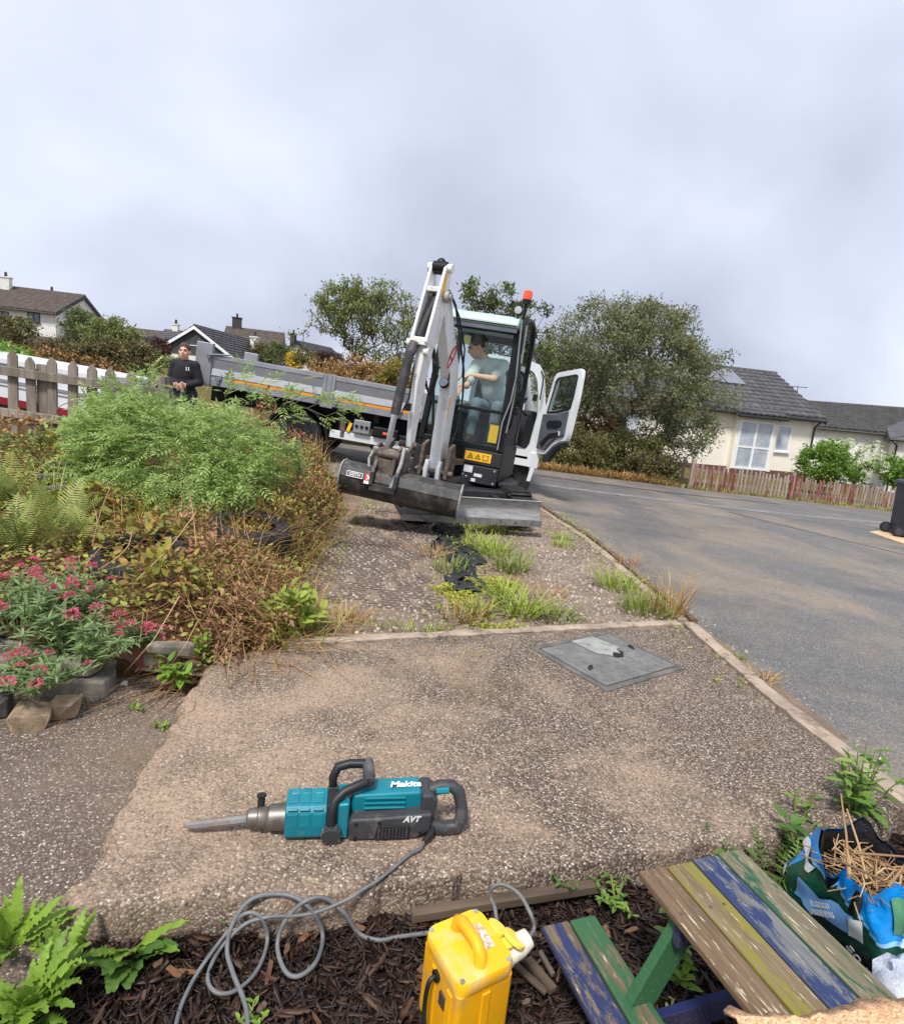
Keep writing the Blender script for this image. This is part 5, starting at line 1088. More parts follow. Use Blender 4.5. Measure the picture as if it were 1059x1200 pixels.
# motor body: teal top with ribs, grey side shell
b=MB(); b.prism([(.51,.006),(.55,.003),(.55,.142),(.51,.138)],-.058,.062,'y'); b.build('gear_case',MTQ,HM,bevel=.01,seg=3)
b=MB(); b.prism([(.548,.022),(.80,.028),(.815,.12),(.80,.155),(.56,.145)],-.02,.075,'y'); mo=b.build('motor_cover',MTQ,HM,bevel=.012,seg=3)
b=MB()
for k in range(3):
    z=.095+.019*k; b.prism([(.60,z),(.745,z),(.745,z+.006),(.60,z+.006)],-.028,-.019,'y')
b.build('cooling_rib',MTQ,mo,bevel=.002)
b=MB(); b.prism([(.552,.004),(.785,.004),(.835,.03),(.84,.10),(.80,.098),(.66,.088),(.56,.086),(.548,.07)],-.068,.06,'y'); mh=b.build('motor_housing',MTK,HM,bevel=.012,seg=3)
b=MB(); b.prism([(.80,.02),(.85,.035),(.86,.135),(.835,.158),(.80,.156)],-.045,.07,'y'); b.build('rear_shell',MTK,HM,bevel=.012,seg=3)
b=MB(); b.prism([(.64,.012),(.76,.012),(.765,.058),(.65,.062)],-.0725,-.066,'y'); vg=b.build('vent_panel',MTBK,mh,bevel=.002)
b=MB()
for k in range(9): b.span((.652+.012*k,-.076,.016),(.657+.012*k,-.0724,.054))
b.build('vent_slot',MTK,vg)
b=MB()
for x,z in((.575,.068),(.655,.072),(.575,.016),(.80,.028)): b.cyl((x,-.0705,z),(x,-.066,z),.0065,n=10)
b.build('screw_hole',MBLK2,mh)
# rear D handle
b=MB(); b.tube([(.84,.01,.14),(.875,.01,.155),(.915,.005,.158),(.94,-.005,.14),(.952,-.02,.09),(.955,-.03,.05),(.935,-.035,.022),(.89,-.035,.02),(.83,-.03,.03)],[.026,.024,.023,.024,.022,.025,.027,.027,.028],12); b.build('rear_handle',MTK,HM,smooth=45)
b=MB(); b.tube([(.855,-.01,.150),(.90,-.014,.155)],.012,8); b.build('trigger',MTQ,HM,smooth=40)
b=MB(); b.tube([(.845,-.045,.03),(.835,-.075,.024),(.81,-.10,.018)],[.016,.013,.010],10); b.build('cord_sleeve',MTBK,HM,smooth=40)
def onface(x,y,z,nrm,tilt=0):   # text frame: x along tool, up = away from the camera/upwards
    n=Vector(nrm).normalized(); u=Vector((1,0,0)); u=(u-n*u.dot(n)).normalized(); v=n.cross(u)
    return Matrix(((u.x,v.x,n.x,x),(u.y,v.y,n.y,y),(u.z,v.z,n.z,z),(0,0,0,1)))@RZ(tilt)
text('lettering','Makita',MWST,mo,onface(.745,.022,.1562,(0,0,1),1.5)@T(0,0,.0005),.042,.0006,.25,.0016)
text('lettering','AVT',MWST,mh,onface(.765,-.0690,.083,(0,-1,0.0)),.030,.0006,.3,.0014)
# ============================================================ SITE TRANSFORMER
MYB=pmat('box_yellow',s(234,164,10),s(244,178,20),4,.45,dirt=(s(196,154,80),11,.54,.80),bump=.2,bscale=60)
MYB2=pmat('box_yellow_pale',s(238,174,18),s(246,188,32),4,.5,dirt=(s(228,190,128),12,.49,.66),bump=.3,bscale=40)
MPLUG=pmat('plug_yellow',s(246,216,70),s(250,224,96),4,.45); MPW=pmat('plug_cream',s(214,206,186),s(226,220,202),4,.5,dirt=(s(140,128,110),10,.55,.75))
TRZ=.120
cs4=[gr(x,y,TRZ) for x,y in((554,1054),(501,1095),(545,1172),(601,1119))]; c=sum(cs4,Vector())/4; e1=((cs4[2]-cs4[1])+(cs4[3]-cs4[0]))/2; e2=((cs4[0]-cs4[1])+(cs4[3]-cs4[2]))/2
L1,L2=e1.length*.98,e2.length*.98; ta=math.atan2(e1.y,e1.x)
TF=thing('site_transformer','yellow portable site transformer box with moulded top handle standing on the mulch','transformer',(c.x,c.y,-.10),(0,0,ta)); hh=TRZ+.10
def rrect(a,b_,r,n=6): return [(sx*(a-r)+r*math.cos(t0+PI/2*k/n),sy*(b_-r)+r*math.sin(t0+PI/2*k/n)) for sx,sy,t0 in((1,1,0),(-1,1,PI/2),(-1,-1,PI),(1,-1,1.5*PI)) for k in range(n+1)]
a_,b_=L1/2,L2/2
def loftz(b,secs):
    n=len(secs[0][0]); V=[(p[0],p[1],z) for P,z in secs for p in P]; b.add(V,[(i*n+k,i*n+(k+1)%n,(i+1)*n+(k+1)%n,(i+1)*n+k) for i in range(len(secs)-1) for k in range(n)]+[tuple(range(n-1,-1,-1)),tuple((len(secs)-1)*n+k for k in range(n))])
b=MB(); loftz(b,[(rrect(a_*.90,b_*.90,.012),0),(rrect(a_*.96,b_*.96,.012),.03),(rrect(a_*.96,b_*.96,.012),hh-.03)]); bd=b.build('case',MYB,TF,smooth=40,bevel=.003)
b=MB(); loftz(b,[(rrect(a_*.97,b_*.97,.02),hh-.03),(rrect(a_,b_,.028),hh-.026),(rrect(a_,b_,.028),hh-.006),(rrect(a_*.97,b_*.97,.026),hh)]); ld=b.build('lid',MYB2,TF,smooth=40)
b=MB(); b.tube([(-a_*.62,-.004,hh-.004),(-a_*.56,-.004,hh+.022),(-a_*.36,-.004,hh+.033),(a_*.36,-.004,hh+.033),(a_*.56,-.004,hh+.022),(a_*.62,-.004,hh-.004)],[.014,.0135,.0125,.0125,.0135,.014],12); b.build('handle',MYB,TF,smooth=50)
t=NT('label_worn'); v=t.vec(); n=t.noise(75,v,4,.7); t.color(t.mix(t.step(n,.40,.56),s(186,150,110),t.mix(t.step(t.noise(140,v,3,.7),.5,.6),s(222,218,212),s(150,140,132)))); t.set(.7); MLAB=t.m
MB().span((-a_*.46,b_*.30,hh+.0005),(a_*.34,b_*.68,hh+.0018)).build('worn_label',MLAB,ld)
b=MB()
for sx,sy in((-.84,-.80),(.84,-.80),(-.84,.80),(.84,.80)): b.cyl((sx*a_,sy*b_,hh-.002),(sx*a_,sy*b_,hh+.002),.0055,n=10)
b.build('screw',MSTEEL,ld)
b=MB()
for xx in(-.25,.55): b.box((a_*xx,-b_*.96,hh*.45),(.02,.006,hh*.7))
b.box((a_*.96,0,hh*.45),(.006,.02,hh*.7)); b.build('case_rib',MYB,bd,bevel=.002)
b=MB(); b.cyl((-a_*.1,-b_*.95,hh*.76),(-a_*.1,-b_*1.0-.004,hh*.76),.012,n=12); b.build('cable_gland',MBLK2,bd); b=MB(); b.box((a_*.28,-b_*.97,hh*.62),(.02,.008,.03)); b.build('breaker_plate',MTST,bd)
for xx,big in((-.30,0),(.30,1)):
    b=MB(); y0=b_*.96; b.tube([(a_*xx,y0-.005,hh-.055),(a_*xx,y0+.012,hh-.050),(a_*xx,y0+.03,hh-.040)],[.024,.024,.021],14); so_=b.build('socket',MPW,TF,smooth=40)
    if big:
        b=MB(); b.tube([(a_*xx,y0+.026,hh-.044),(a_*xx,y0+.05,hh-.032),(a_*xx,y0+.075,hh-.024)],[.022,.025,.020],14); b.build('plug',MPW,so_,smooth=40)
        b=MB(); b.cyl((a_*xx,y0+.030,hh-.012),(a_*xx,y0+.036,hh-.004),.027,n=18); b.box((a_*xx,y0+.0,hh-.012),(.026,.05,.008)); b.build('flap',MPLUG,so_,bevel=.002)
    else:
        b=MB(); b.cyl((a_*xx,y0+.018,hh-.024),(a_*xx,y0+.024,hh-.014),.024,n=18); b.box((a_*xx,y0-.0,hh-.014),(.024,.03,.008)); b.build('flap',MPLUG,so_,bevel=.002)
# cables (grey lead, extension lead, black mains cable)
MCAB=pmat('cable_mid_grey',s(92,94,96),s(116,118,118),20,.55,dirt=(s(140,136,130),14,.6,.8)); MCABK=pmat('cable_black',s(24,24,25),s(36,36,37),20,.5)
def smooth_path(P,n=14):
    P=[Vector(p) for p in P]; out=[]
    for i in range(len(P)-1):
        a,b_,c,d=P[max(i-1,0)],P[i],P[i+1],P[min(i+2,len(P)-1)]
        for k in range(n):
            u=k/n; out.append(.5*((2*b_)+(-a+c)*u+(2*a-5*b_+4*c-d)*u*u+(-a+3*b_-3*c+d)*u**3))
    out.append(P[-1]); return out
zz=lambda x,y:(180+x/2.206,1000+y/2.206)
def pxpath(L):
    out=[]
    for (x,y,z,*raw) in L:
        q=(x,y) if raw else zz(x,y); z=z if raw else float(np.interp(q[1]-np.interp(q[0],[75,350,620,950],[1065,1050,1020,975]),[-8,0,10,22,48],[.010,.010,.004,-.02,-.076])); p=gr(q[0],q[1],z); out.append(p)
    return out
cordst=HM.matrix_basis@Vector((.81,-.10,.018))
P=[cordst]+pxpath([(492,995,.012,1),(660,5,.010),(612,45,.008),(572,76,.010),(545,92,-.02),(505,118,-.115),(430,150,-.128),(370,162,-.13),(300,165,-.125),(235,185,-.12),(172,248,-.13),(140,320,-.132),(163,361,-.13),(215,354,-.13),(268,302,-.115),(294,225,-.105),(277,166,-.11),(236,157,-.12),(190,205,-.118),(120,300,-.128),(78,378,-.13),(58,445,-.13),(48,520,-.13)])
MB().tube(smooth_path(P),.0047,8).build('power_cord',MCAB,smooth=60); tag(bpy.data.objects['power_cord'],'grey cord trailing from the hammer over the slab edge into a loose loop','cord')
P=pxpath([(250,520,-.13),(244,441,-.13),(235,385,-.128),(205,310,-.12),(190,250,-.108),(205,182,-.085),(250,122,-.055),(312,106,-.045),(370,117,-.06),(415,157,-.09),(437,215,-.118),(420,281,-.13),(376,318,-.133),(340,305,-.132),(320,240,-.12),(340,175,-.10),(390,126,-.085),(440,116,-.085),(490,152,-.105),(530,207,-.125),(580,225,-.13),(640,216,-.128),(700,208,-.125),(740,204,-.12)])
MB().tube(smooth_path(P),.0055,8).build('extension_lead',MCAB,smooth=60); tag(bpy.data.objects['extension_lead'],'grey extension lead looping over the mulch to the yellow transformer','cable')
TMx=TF.matrix_basis
e=TMx@Vector((a_*.30,b_*.96+.078,hh-.024)); f_=TMx@Vector((-a_*.30,b_*.96+.03,hh-.05))
P=[e,e+Vector((.012,.02,.008))]+[at(x,y,D) for x,y,D in((621,1070,1.36),(608,1048,1.40),(590,1037,1.42),(577,1040,1.42),(575,1052,1.42),(580,1066,1.40))]+[f_]
MB().tube(smooth_path(P),.0045,8).build('plug_lead',MCAB,smooth=60); tag(bpy.data.objects['plug_lead'],'short grey lead arching from the yellow plug behind the transformer','cable')
P=[TMx@Vector(p) for p in((-a_*.1,-b_*.93,hh*.76),(-a_*.08,-b_*1.25,hh*.72),(.0,-b_*1.35,hh*.4),(.02,-b_*1.3,.02),(.05,-b_*1.6,.012),(.12,-b_*2.0,.012))]
MB().tube(smooth_path(P),.005,8).build('mains_cable',MCABK,smooth=60); tag(bpy.data.objects['mains_cable'],'black cable hanging from the front of the yellow transformer','cable')
# ============================================================ CHILD'S PICNIC TABLE
def plank_mat(name,paint,cover,wood=(s(96,82,66),s(128,112,92)),deep=None):
    t=NT(name); v=t.rvec((1,.09,1)); w=t.ramp(t.noise(60,v,6,.7),[(.25,wood[0]),(.75,wood[1])]); gr_=t.ramp(t.noise(150,t.rvec((1,.035,1)),5,.7),[(.3,(.55,.53,.5,1)),(.6,(1.1,1.08,1.05,1))]); w=t.mix(1.0,w,gr_,'MULTIPLY'); fl=t.step(t.noise(140,t.rvec((1,.13,1)),4,.6),(.61),.66); w=t.mix(fl,w,s(186,176,150))
    pn=t.noise(22,t.rvec((1,.22,1)),7,.75,.4); f=t.step(pn,cover-.03,cover+.03); pc=t.mix(t.noise(8,t.rvec(),5,.7),paint,deep or paint); c=t.mix(f,w,pc)
    # sides keep more of their paint
    g=t.n('ShaderNodeNewGeometry'); sx=t.n('ShaderNodeSeparateXYZ'); t.l(g.outputs['True Normal'],sx.inputs[0]); sd_=t.step(sx.outputs[2],.5,.6); c=t.mix(sd_,t.mix(.8,w,pc),c)
    t.color(c); t.set(.72,0,.3); t.bump(t.noise(60,v,6,.7),.55,.0025); return t.m
PB=plank_mat('plank_blue',s(48,60,98),.47,deep=s(38,48,84)); PB2=plank_mat('plank_blue_worn',s(44,56,94),.50,(s(92,98,102),s(128,130,128))); PG=plank_mat('plank_green',s(38,84,62),.47,deep=s(66,104,62)); PG2=plank_mat('plank_green_worn',s(40,84,60),.53,(s(100,96,78),s(132,124,102)))
PBR=plank_mat('plank_brown',s(112,92,70),.70,(s(92,75,58),s(128,108,86))); PY=plank_mat('plank_yellow',s(126,118,52),.53,(s(108,94,70),s(138,122,94))); PBD=plank_mat('plank_blue_deep',s(24,34,78),.30); PGD=plank_mat('plank_green_deep',s(18,98,58),.32)
mt_=gr(806,1007,.27); TB=thing('picnic_table',"small child's picnic table with faded brown, yellow, blue and green planks",'picnic table',(mt_.x,mt_.y,-.10),(0,0,rad(19.5)))
tz=.37   # top surface above the mulch
pw=.0705
for k,m in enumerate((PBR,PY,PB2,PG2)):
    x=-.139+k*.0752; MB().span((x,-.62+random.uniform(-.004,.004),tz-.018),(x+pw,random.uniform(-.006,.006),tz)).build('tabletop_plank',m,TB,bevel=.005)
bz=.153
for k,m in enumerate((PB,PG)):
    x=-.294+k*.0755; MB().span((x,-.60,bz-.018),(x+pw,.105,bz)).build('seat_plank',m,TB,bevel=.005)
for yy in(-.12,-.50):
    b=MB(); b.prism([(-.29,bz-.075),(.20,bz-.075),(.20,bz-.019),(-.29,bz-.019)],yy-.02,yy,'y'); b.build('cross_beam',PBD,TB,bevel=.003)
    b=MB(); b.prism([(-.13,tz-.07),(.14,tz-.07),(.14,tz-.019),(-.13,tz-.019)],yy-.02,yy,'y'); b.build('top_batten',PBD,TB,bevel=.003)
    for sg,m in((-1,PGD),(1,PGD)):
        b=MB(); b.prism([(sg*.24-.035,0),(sg*.24+.035,0),(sg*.075+.035,tz-.02),(sg*.075-.035,tz-.02)],yy+.001,yy+.024,'y'); b.build('leg',m if yy>-.3 else PBD,TB,bevel=.003)
b=MB()
for x in(-.278,-.244,-.203,-.168): b.cyl((x,-.03,bz-.003),(x,-.03,bz+.0012),.0045,n=8); b.cyl((x,-.51,bz-.003),(x,-.51,bz+.0012),.0045,n=8)
for x in(-.122,-.085,-.047,-.012,.028,.062,.104,.138): b.cyl((x,-.125,tz-.003),(x,-.125,tz+.0012),.004,n=8)
b.build('nail',MRUST,TB)
# torn chipboard sheet lying on the near end of the table
t=NT('chipboard'); v=t.vec(); vv=t.n('ShaderNodeSeparateColor'); t.l(t.vor(210,t.vec((1,2.2,1)),'Color'),vv.inputs[0]); t.color(t.ramp(vv.outputs[0],[(0,s(176,132,96)),(.5,s(212,168,126)),(.85,s(230,192,150)),(1,s(150,108,80))])); t.set(.85); t.bump(t.noise(60,v,5,.8),.6,.004); MCHB=t.m
b=MB(); r=np.random.default_rng(4); rows=[]
xs_=np.linspace(-.20,.24,30)
for j,yy in enumerate(np.linspace(0,-.26,12)):
    rows.append([(x,-.362+yy*1.0+(.010*math.sin(17*x)+r.normal(0,.004) if j==0 else 0)-.19*x,tz+.004+.012*abs(math.sin(6*x+j*.4))+.003*r.normal()+(.016 if j==1 else .010 if j>1 else .0)) for x in xs_])
b.sheet(rows); cb_=b.build('packing_paper',MCHB,solid=.006,smooth=30); cb_.matrix_basis=TB.matrix_basis.copy(); tag(cb_,'crumpled sandy brown packing sheet lying on the near end of the picnic table','packing paper')
# ============================================================ COMPOST BAG
MBGN=pmat('bag_green',s(14,62,48),s(26,84,64),6,.28,dirt=(s(12,40,34),4,.5,.75),bump=.5,bscale=14,bdist=.02); MBBL=pmat('bag_blue',s(0,122,206),s(20,146,224),3,.28,dirt=(s(90,180,228),5,.6,.8),bump=.5,bscale=14,bdist=.02); MBKI=pmat('bag_inside',s(14,14,16),s(26,26,28),6,.3,bump=.6,bscale=16,bdist=.02); MBLT=pmat('bag_pale_blue',s(120,180,228),s(150,200,236),4,.3); MBLW=pmat('bag_white',s(212,220,218),s(228,232,230),4,.35); MBDK=pmat('bag_dark_green',s(8,34,28),s(16,46,38),6,.28,bump=.5,bscale=14,bdist=.02)
rim=[gr(x,y,z) for x,y,z in((952,985,.19),(957,968,.20),(985,963,.21),(1020,973,.21),(1050,990,.20),(1085,1010,.19),(1100,1035,.18),(1085,1055,.18),(1059,1046,.19),(1030,1043,.19),(1005,1038,.19),(983,1028,.19),(968,1010,.19))]
bc_=sum(rim,Vector())/len(rim); BG=thing('compost_bag','open green and blue plastic compost bag stuffed with dry stalks beside the picnic table','bag',(bc_.x,bc_.y,-.10))
foot=[gr(x,y,-.09) for x,y in((915,1060),(930,1030),(975,1010),(1020,1010),(1070,1040),(1110,1080),(1130,1120),(1110,1160),(1070,1175),(1035,1165),(1003,1130),(965,1105),(935,1085))]
n=len(rim); NS=52; lev=26
def cyc(P,u):
    m=len(P); i=int(math.floor(u*m)); f=u*m-i; a,b_,c,d=P[(i-1)%m],P[i%m],P[(i+1)%m],P[(i+2)%m]
    return .5*((2*b_)+(-a+c)*f+(2*a-5*b_+4*c-d)*f*f+(-a+3*b_-3*c+d)*f**3)
off=Vector((bc_.x,bc_.y,-.10)); rr_=np.random.default_rng(3); V=[]
def bagpt(u,v):
    a=cyc(foot,u); c=cyc(rim,u); p=a.lerp(c,v); ctr=off.lerp(bc_,v); d=Vector((p.x-ctr.x,p.y-ctr.y,0)); 
    f=1+.12*math.sin(PI*min(1,v*1.15))-.05*v+.055*math.sin(7*2*PI*u+5*v)*v+.035*math.sin(13*2*PI*u-11*v+1)+.03*math.sin(16*v+5*u*2*PI); return Vector((ctr.x,ctr.y,p.z+.022*v*v*math.sin(5*2*PI*u+1)+.012*v*math.sin(11*2*PI*u)))+d*f-off
for j in range(lev+1):
    for i in range(NS): V.append(bagpt(i/NS,j/lev))
b=MB(); b.add(V,[(j*NS+i,j*NS+(i+1)%NS,(j+1)*NS+(i+1)%NS,(j+1)*NS+i) for j in range(lev) for i in range(NS)])
bg_=b.build('bag_body',[MBGN],BG,smooth=80,sub=1)
bg_.data.materials.append(MBBL); bg_.data.materials.append(MBDK); bg_.data.materials.append(MBLT)
for p in bg_.data.polygons:
    j=p.index//NS; i=p.index%NS; u=i/NS; vv_=j/lev
    blue=.52+.10*math.sin(2*PI*(u-.62)*1.0)+.1*(1-smoothstep(abs(u-.72),.0,.22)) 
    bl0=.70-.22*float(smoothstep(u,.30,.62)) if u<.7 else .48
    top_=.52+.34*float(smoothstep(u,.66,.90))
    if vv_>top_: p.material_index=1
    elif vv_>top_-.045: p.material_index=3
    elif vv_<.16+.05*math.sin(12*u): p.material_index=2
# inside lining folded at the mouth
V=[]
for f,dz in((.955,-.004),(.90,-.03),(.84,-.07),(.78,-.10)):
    for i in range(NS):
        p=bagpt(i/NS,1.0); V.append(Vector((p.x*f,p.y*f,p.z+dz)))
b=MB(); b.add(V,[(j*NS+i,j*NS+(i+1)%NS,(j+1)*NS+(i+1)%NS,(j+1)*NS+i) for j in range(3) for i in range(NS)]); b.build('bag_lining',MBKI,BG,smooth=60)
b=MB(); V=[Vector((bagpt(i/NS,1.0).x*.82,bagpt(i/NS,1.0).y*.82,bagpt(i/NS,1).z-.08)) for i in range(NS)]+[Vector((0,0,.23))]; b.add(V,[(i,(i+1)%NS,NS) for i in range(NS)]); b.build('filling',MSOIL,BG)
# printed label, white flash, lettering on the side towards the table
def bagframe(u,v,l=.005,rot=0):
    p=bagpt(u,v); du=bagpt(u+.01,v)-bagpt(u-.01,v); dv=bagpt(u,min(1,v+.03))-bagpt(u,v-.03); du.normalize(); nn=du.cross(dv).normalized(); 
    if nn.dot(Vector((p.x,p.y,0)))<0: nn=-nn
    vv2=nn.cross(du).normalized()
    return Matrix(((du.x,vv2.x,nn.x,p.x+nn.x*l),(du.y,vv2.y,nn.y,p.y+nn.y*l),(du.z,vv2.z,nn.z,p.z+nn.z*l),(0,0,0,1)))@RZ(rot)
def bagpatch(name,u0,u1,v0,v1,mat,off_=.004,nu=8,nv=8,skew=0):
    rows=[]
    for j in range(nv+1):
        r_=[]
        for i in range(nu+1):
            v=v0+(v1-v0)*j/nv; u=u0+(u1-u0)*i/nu+skew*(j/nv-.5); p=bagpt(u,v); d=Vector((p.x,p.y,.02)).normalized(); r_.append(p+d*off_)
        rows.append(r_)
    return MB().sheet(rows).build(name,mat,BG,smooth=80)
MLB=pmat('label_blue',s(110,168,226),s(140,190,236),6,.35)
bagpatch('label',.78,.955,.36,.62,MLB,.006)
bagpatch('label_base',.755,.79,.34,.60,MBLW,.0075)
bagpatch('white_flash',.945,1.03,.74,.84,MBLW,.005)
bagpatch('white_flash',.995,1.03,.40,.52,MBLW,.005)
bagpatch('green_leaf',.62,.665,.60,.90,pmat('leaf_green',s(70,130,96),s(90,146,108),5,.4),.006)
text('lettering','FEEL GOOD\nGARDENING',MBLW,BG,bagframe(.865,.49,.012,180),.019,.0004,0,.0006)
text('lettering','50 L',MBLW,BG,bagframe(.755,.14,.012,150),.040,.0004,0,.0008)
text('lettering','MULTI',MBLW,BG,bagframe(.70,.16,.014,165),.036,.0004,0,.0008)
text('lettering','ERICACEOUS',MBLW,BG,bagframe(.642,.74,.016,90),.020,.0004,0,.0006)
MSTRAW=leafmat('straw',[s(150,118,84),s(186,152,112),s(124,94,68),s(206,176,134),s(104,80,60)],.1,.8,fleck=False)
ch=[]; bw=BG.matrix_basis.translation
r=np.random.default_rng(8)
for k in range(170):
    a=r.uniform(0,2*PI); q=math.sqrt(r.uniform(0,1)); ctr=bc_-off; rx=(bagpt(a/(2*PI),1.0)-ctr); p=np.array([ctr.x+rx.x*.66*q,ctr.y+rx.y*.66*q,ctr.z-.07+r.uniform(0,.055)])
    d=randdir(1,r)[0]; d[2]=abs(d[2])*.25; L=r.uniform(.05,.13); e_=p+d*L; m_=(p+e_)/2+r.normal(0,.008,3); V,F=nptube([p-d*L*.3,m_,e_],[.0022,.002,.0012],4); ch.append((V,F))
for (x,y,D),(x2,y2,D2) in (((994,1030,1.42),(985,930,1.5)),((995,1028,1.42),(992,992,1.45)),((1015,1030,1.42),(992,948,1.5)),((985,1010,1.4),(1050,1040,1.35)),((1040,1040,1.35),(1075,990,1.45)),((1000,1000,1.45),(1070,1005,1.4))):
    V,F=nptube([at(x,y,D)-bw,at((x+x2)/2+2,(y+y2)/2,(D+D2)/2)-bw,at(x2,y2,D2)-bw],[.0035,.003,.002],5); ch.append((V,F))
ob=npobj('dry_stalks',ch,MSTRAW); ob.location=bw; tag(ob,'dry brown stalks heaped in the mouth of the compost bag','dry stalks',kind='stuff')
# white plastic sheet at the frame's right edge
b=MB(); r=np.random.default_rng(5); ctr=gr(1085,1165,.03)
V=[];n=20
for j in range(9):
    th=PI/2*j/8
    for i in range(n):
        a=2*PI*i/n; f=1+.12*math.sin(5*a+3*j)+.10*r.normal(); V.append((.10*math.cos(th)*math.cos(a)*f,.12*math.cos(th)*math.sin(a)*f,.17*math.sin(th)*(1+.06*r.normal())-.12))
b.add(V,[(j*n+i,j*n+(i+1)%n,(j+1)*n+(i+1)%n,(j+1)*n+i) for j in range(8) for i in range(n)]); o=b.build('plastic_bag',pmat('plastic_white',s(206,212,224),s(222,226,234),5,.4,bump=.5,bscale=12,bdist=.02),smooth=60); o.location=ctr; tag(o,'crumpled white plastic bag beside the compost bag at the frame edge','plastic bag')
# timber offcut tucked under the slab edge and loose sticks
MTIM=pmat('old_timber',s(72,60,48),s(104,88,72),20,.9,stretch=(.12,1,1),bump=.6,bscale=40)
def stick(name,label,cat,pa,pb,w,h,mat=MTIM,za=-.07):
    a,b_=gr(*pa,za),gr(*pb,za); d=b_-a; o=MB().box((d.length/2,0,h/2),(d.length,w,h)).build(name,mat,bevel=.003); o.location=a; o.rotation_euler=(0,-math.asin(d.z/max(d.length,1e-6)),math.atan2(d.y,d.x)); return tag(o,label,cat)
o=MB().box((.27,0,.013),(.54,.028,.026)).build('timber_offcut',MTIM,bevel=.003); o.location=(.0,1.328,-.072); o.rotation_euler=(0,rad(-1),math.atan2(.137,.47)); tag(o,'weathered timber board tucked under the front edge of the slab','board')
stick('wood_stick','short grey split stick lying left of the blue bench plank','stick',(617,1128),(648,1165),.022,.016)
stick('wood_stick','thin rusty brown stick beside the grey split stick by the bench','stick',(632,1118),(648,1146),.012,.012,MRUST)
stick('wood_stick','pale splintered stick lying beside the transformer plug','stick',(600,1130),(640,1166),.016,.010)
# ============================================================ WHEELIE BIN
MBIN=pmat('bin_grey',s(52,56,66),s(62,66,76),4,.5,dirt=(s(84,86,90),6,.62,.85),bump=.1,bscale=60)
bp=Vector((8.72,11.35,float(base(8.72,0))+.02)); BN=thing('wheelie_bin','dark grey wheelie bin standing on a pale paving strip at the right edge','wheelie bin',bp,(0,rad(2.9),rad(-14)))
b=MB(); loftz(b,[([(p[0],p[1]) for p in rrect(.215,.27,.03)],.06),([(p[0],p[1]) for p in rrect(.27,.345,.04)],.95),([(p[0],p[1]) for p in rrect(.285,.36,.04)],.955),([(p[0],p[1]) for p in rrect(.285,.36,.04)],1.0)]); b.build('bin_body',MBIN,BN,smooth=40)
b=MB(); loftz(b,[(rrect(.295,.38,.04),1.0),(rrect(.30,.385,.04),1.03),(rrect(.26,.34,.05),1.07)]); b.build('lid',MBIN,BN,smooth=40,bevel=.006)
b=MB(); b.tube([(-.30,-.28,.98),(-.34,-.28,1.0),(-.34,.28,1.0),(-.30,.28,.98)],.018,8); b.build('handle',MBIN,BN,smooth=40)
b=MB(); b.span((-.24,-.20,.02),(-.15,.20,.10)); b.build('axle_box',MBIN,BN)
for sy in(-1,1):
    M=T(-.27,sy*.27,.10)@RX(90)
    wh=MB().lathe([(0,-.03),(.06,-.035),(.065,-.03),(.065,.03),(.06,.035),(0,.03)],16,M).build('wheel',MBIN,BN,smooth=35); MB().lathe([(.065,-.03),(.095,-.03),(.102,-.018),(.102,.018),(.095,.03),(.065,.03)],24,M).build('tyre',MTYRE,wh,smooth=35)
b=MB(); P=[(1018,623),(1059,637),(1120,655),(1120,628),(1059,618)]; P=[gr(x,y,-.0,-.05) for x,y in P]
V=[tuple(p) for p in P]+[tuple(p-Vector((0,0,.25))) for p in P]; n=len(P); b.add(V,[tuple(range(n)),]+[(i,(i+1)%n,n+(i+1)%n,n+i) for i in range(n)]); structure(b.build('pavement',pmat('paving_sand',s(196,168,134),s(214,188,152),3,.85,dirt=(s(164,140,112),8,.5,.7),bump=.3,bscale=50)))
# ============================================================ FENCES
MPICK=pmat('fence_grey',s(110,100,90),s(146,136,124),14,.9,stretch=(1,1,.12),dirt=(s(84,80,68),6,.5,.7),rnd=.16,bump=.6,bscale=40)
def picket(w,h,t,pt=.35):
    b=MB(); b.prism([(-w/2,0),(w/2,0),(w/2,h-w*.55),(w*.12,h),(-w*.12,h),(-w/2,h-w*.55)],-t/2,t/2,'y'); return b
FN=thing('picket_fence','weathered grey picket fence with pointed tops at the left edge','fence',(-4.6,5.93,.50))
src=picket(.098,.84,.02).build('picket',MPICK,FN,bevel=.004); pm_=src.data
src.location=(.17,0,-.015); src.rotation_euler=(0,rad(1),0)
for k,x in enumerate((-.03,.37,.565,.76,.96,1.15,1.34,1.53)):
    inst('picket',pm_,(x,random.gauss(0,.004),-.03-.012*k+random.gauss(0,.01)),(0,rad(random.gauss(.5,.8)),0),(1,1,1),FN)
    FN.children[-1].modifiers.new('bevel','BEVEL').width=.004
for z,h in((.60,.085),(.20,.08)):
    b=MB(); b.prism([(-.4,z),(1.75,z-.09),(1.75,z-.09+h),(-.4,z+h)],-.058,-.014,'y'); b.build('rail',MPICK,FN,bevel=.005)
for x in(.45,1.62): MB().span((x-.05,.015,-.6),(x+.05,.11,.72)).build('post',MPICK,FN,bevel=.005)
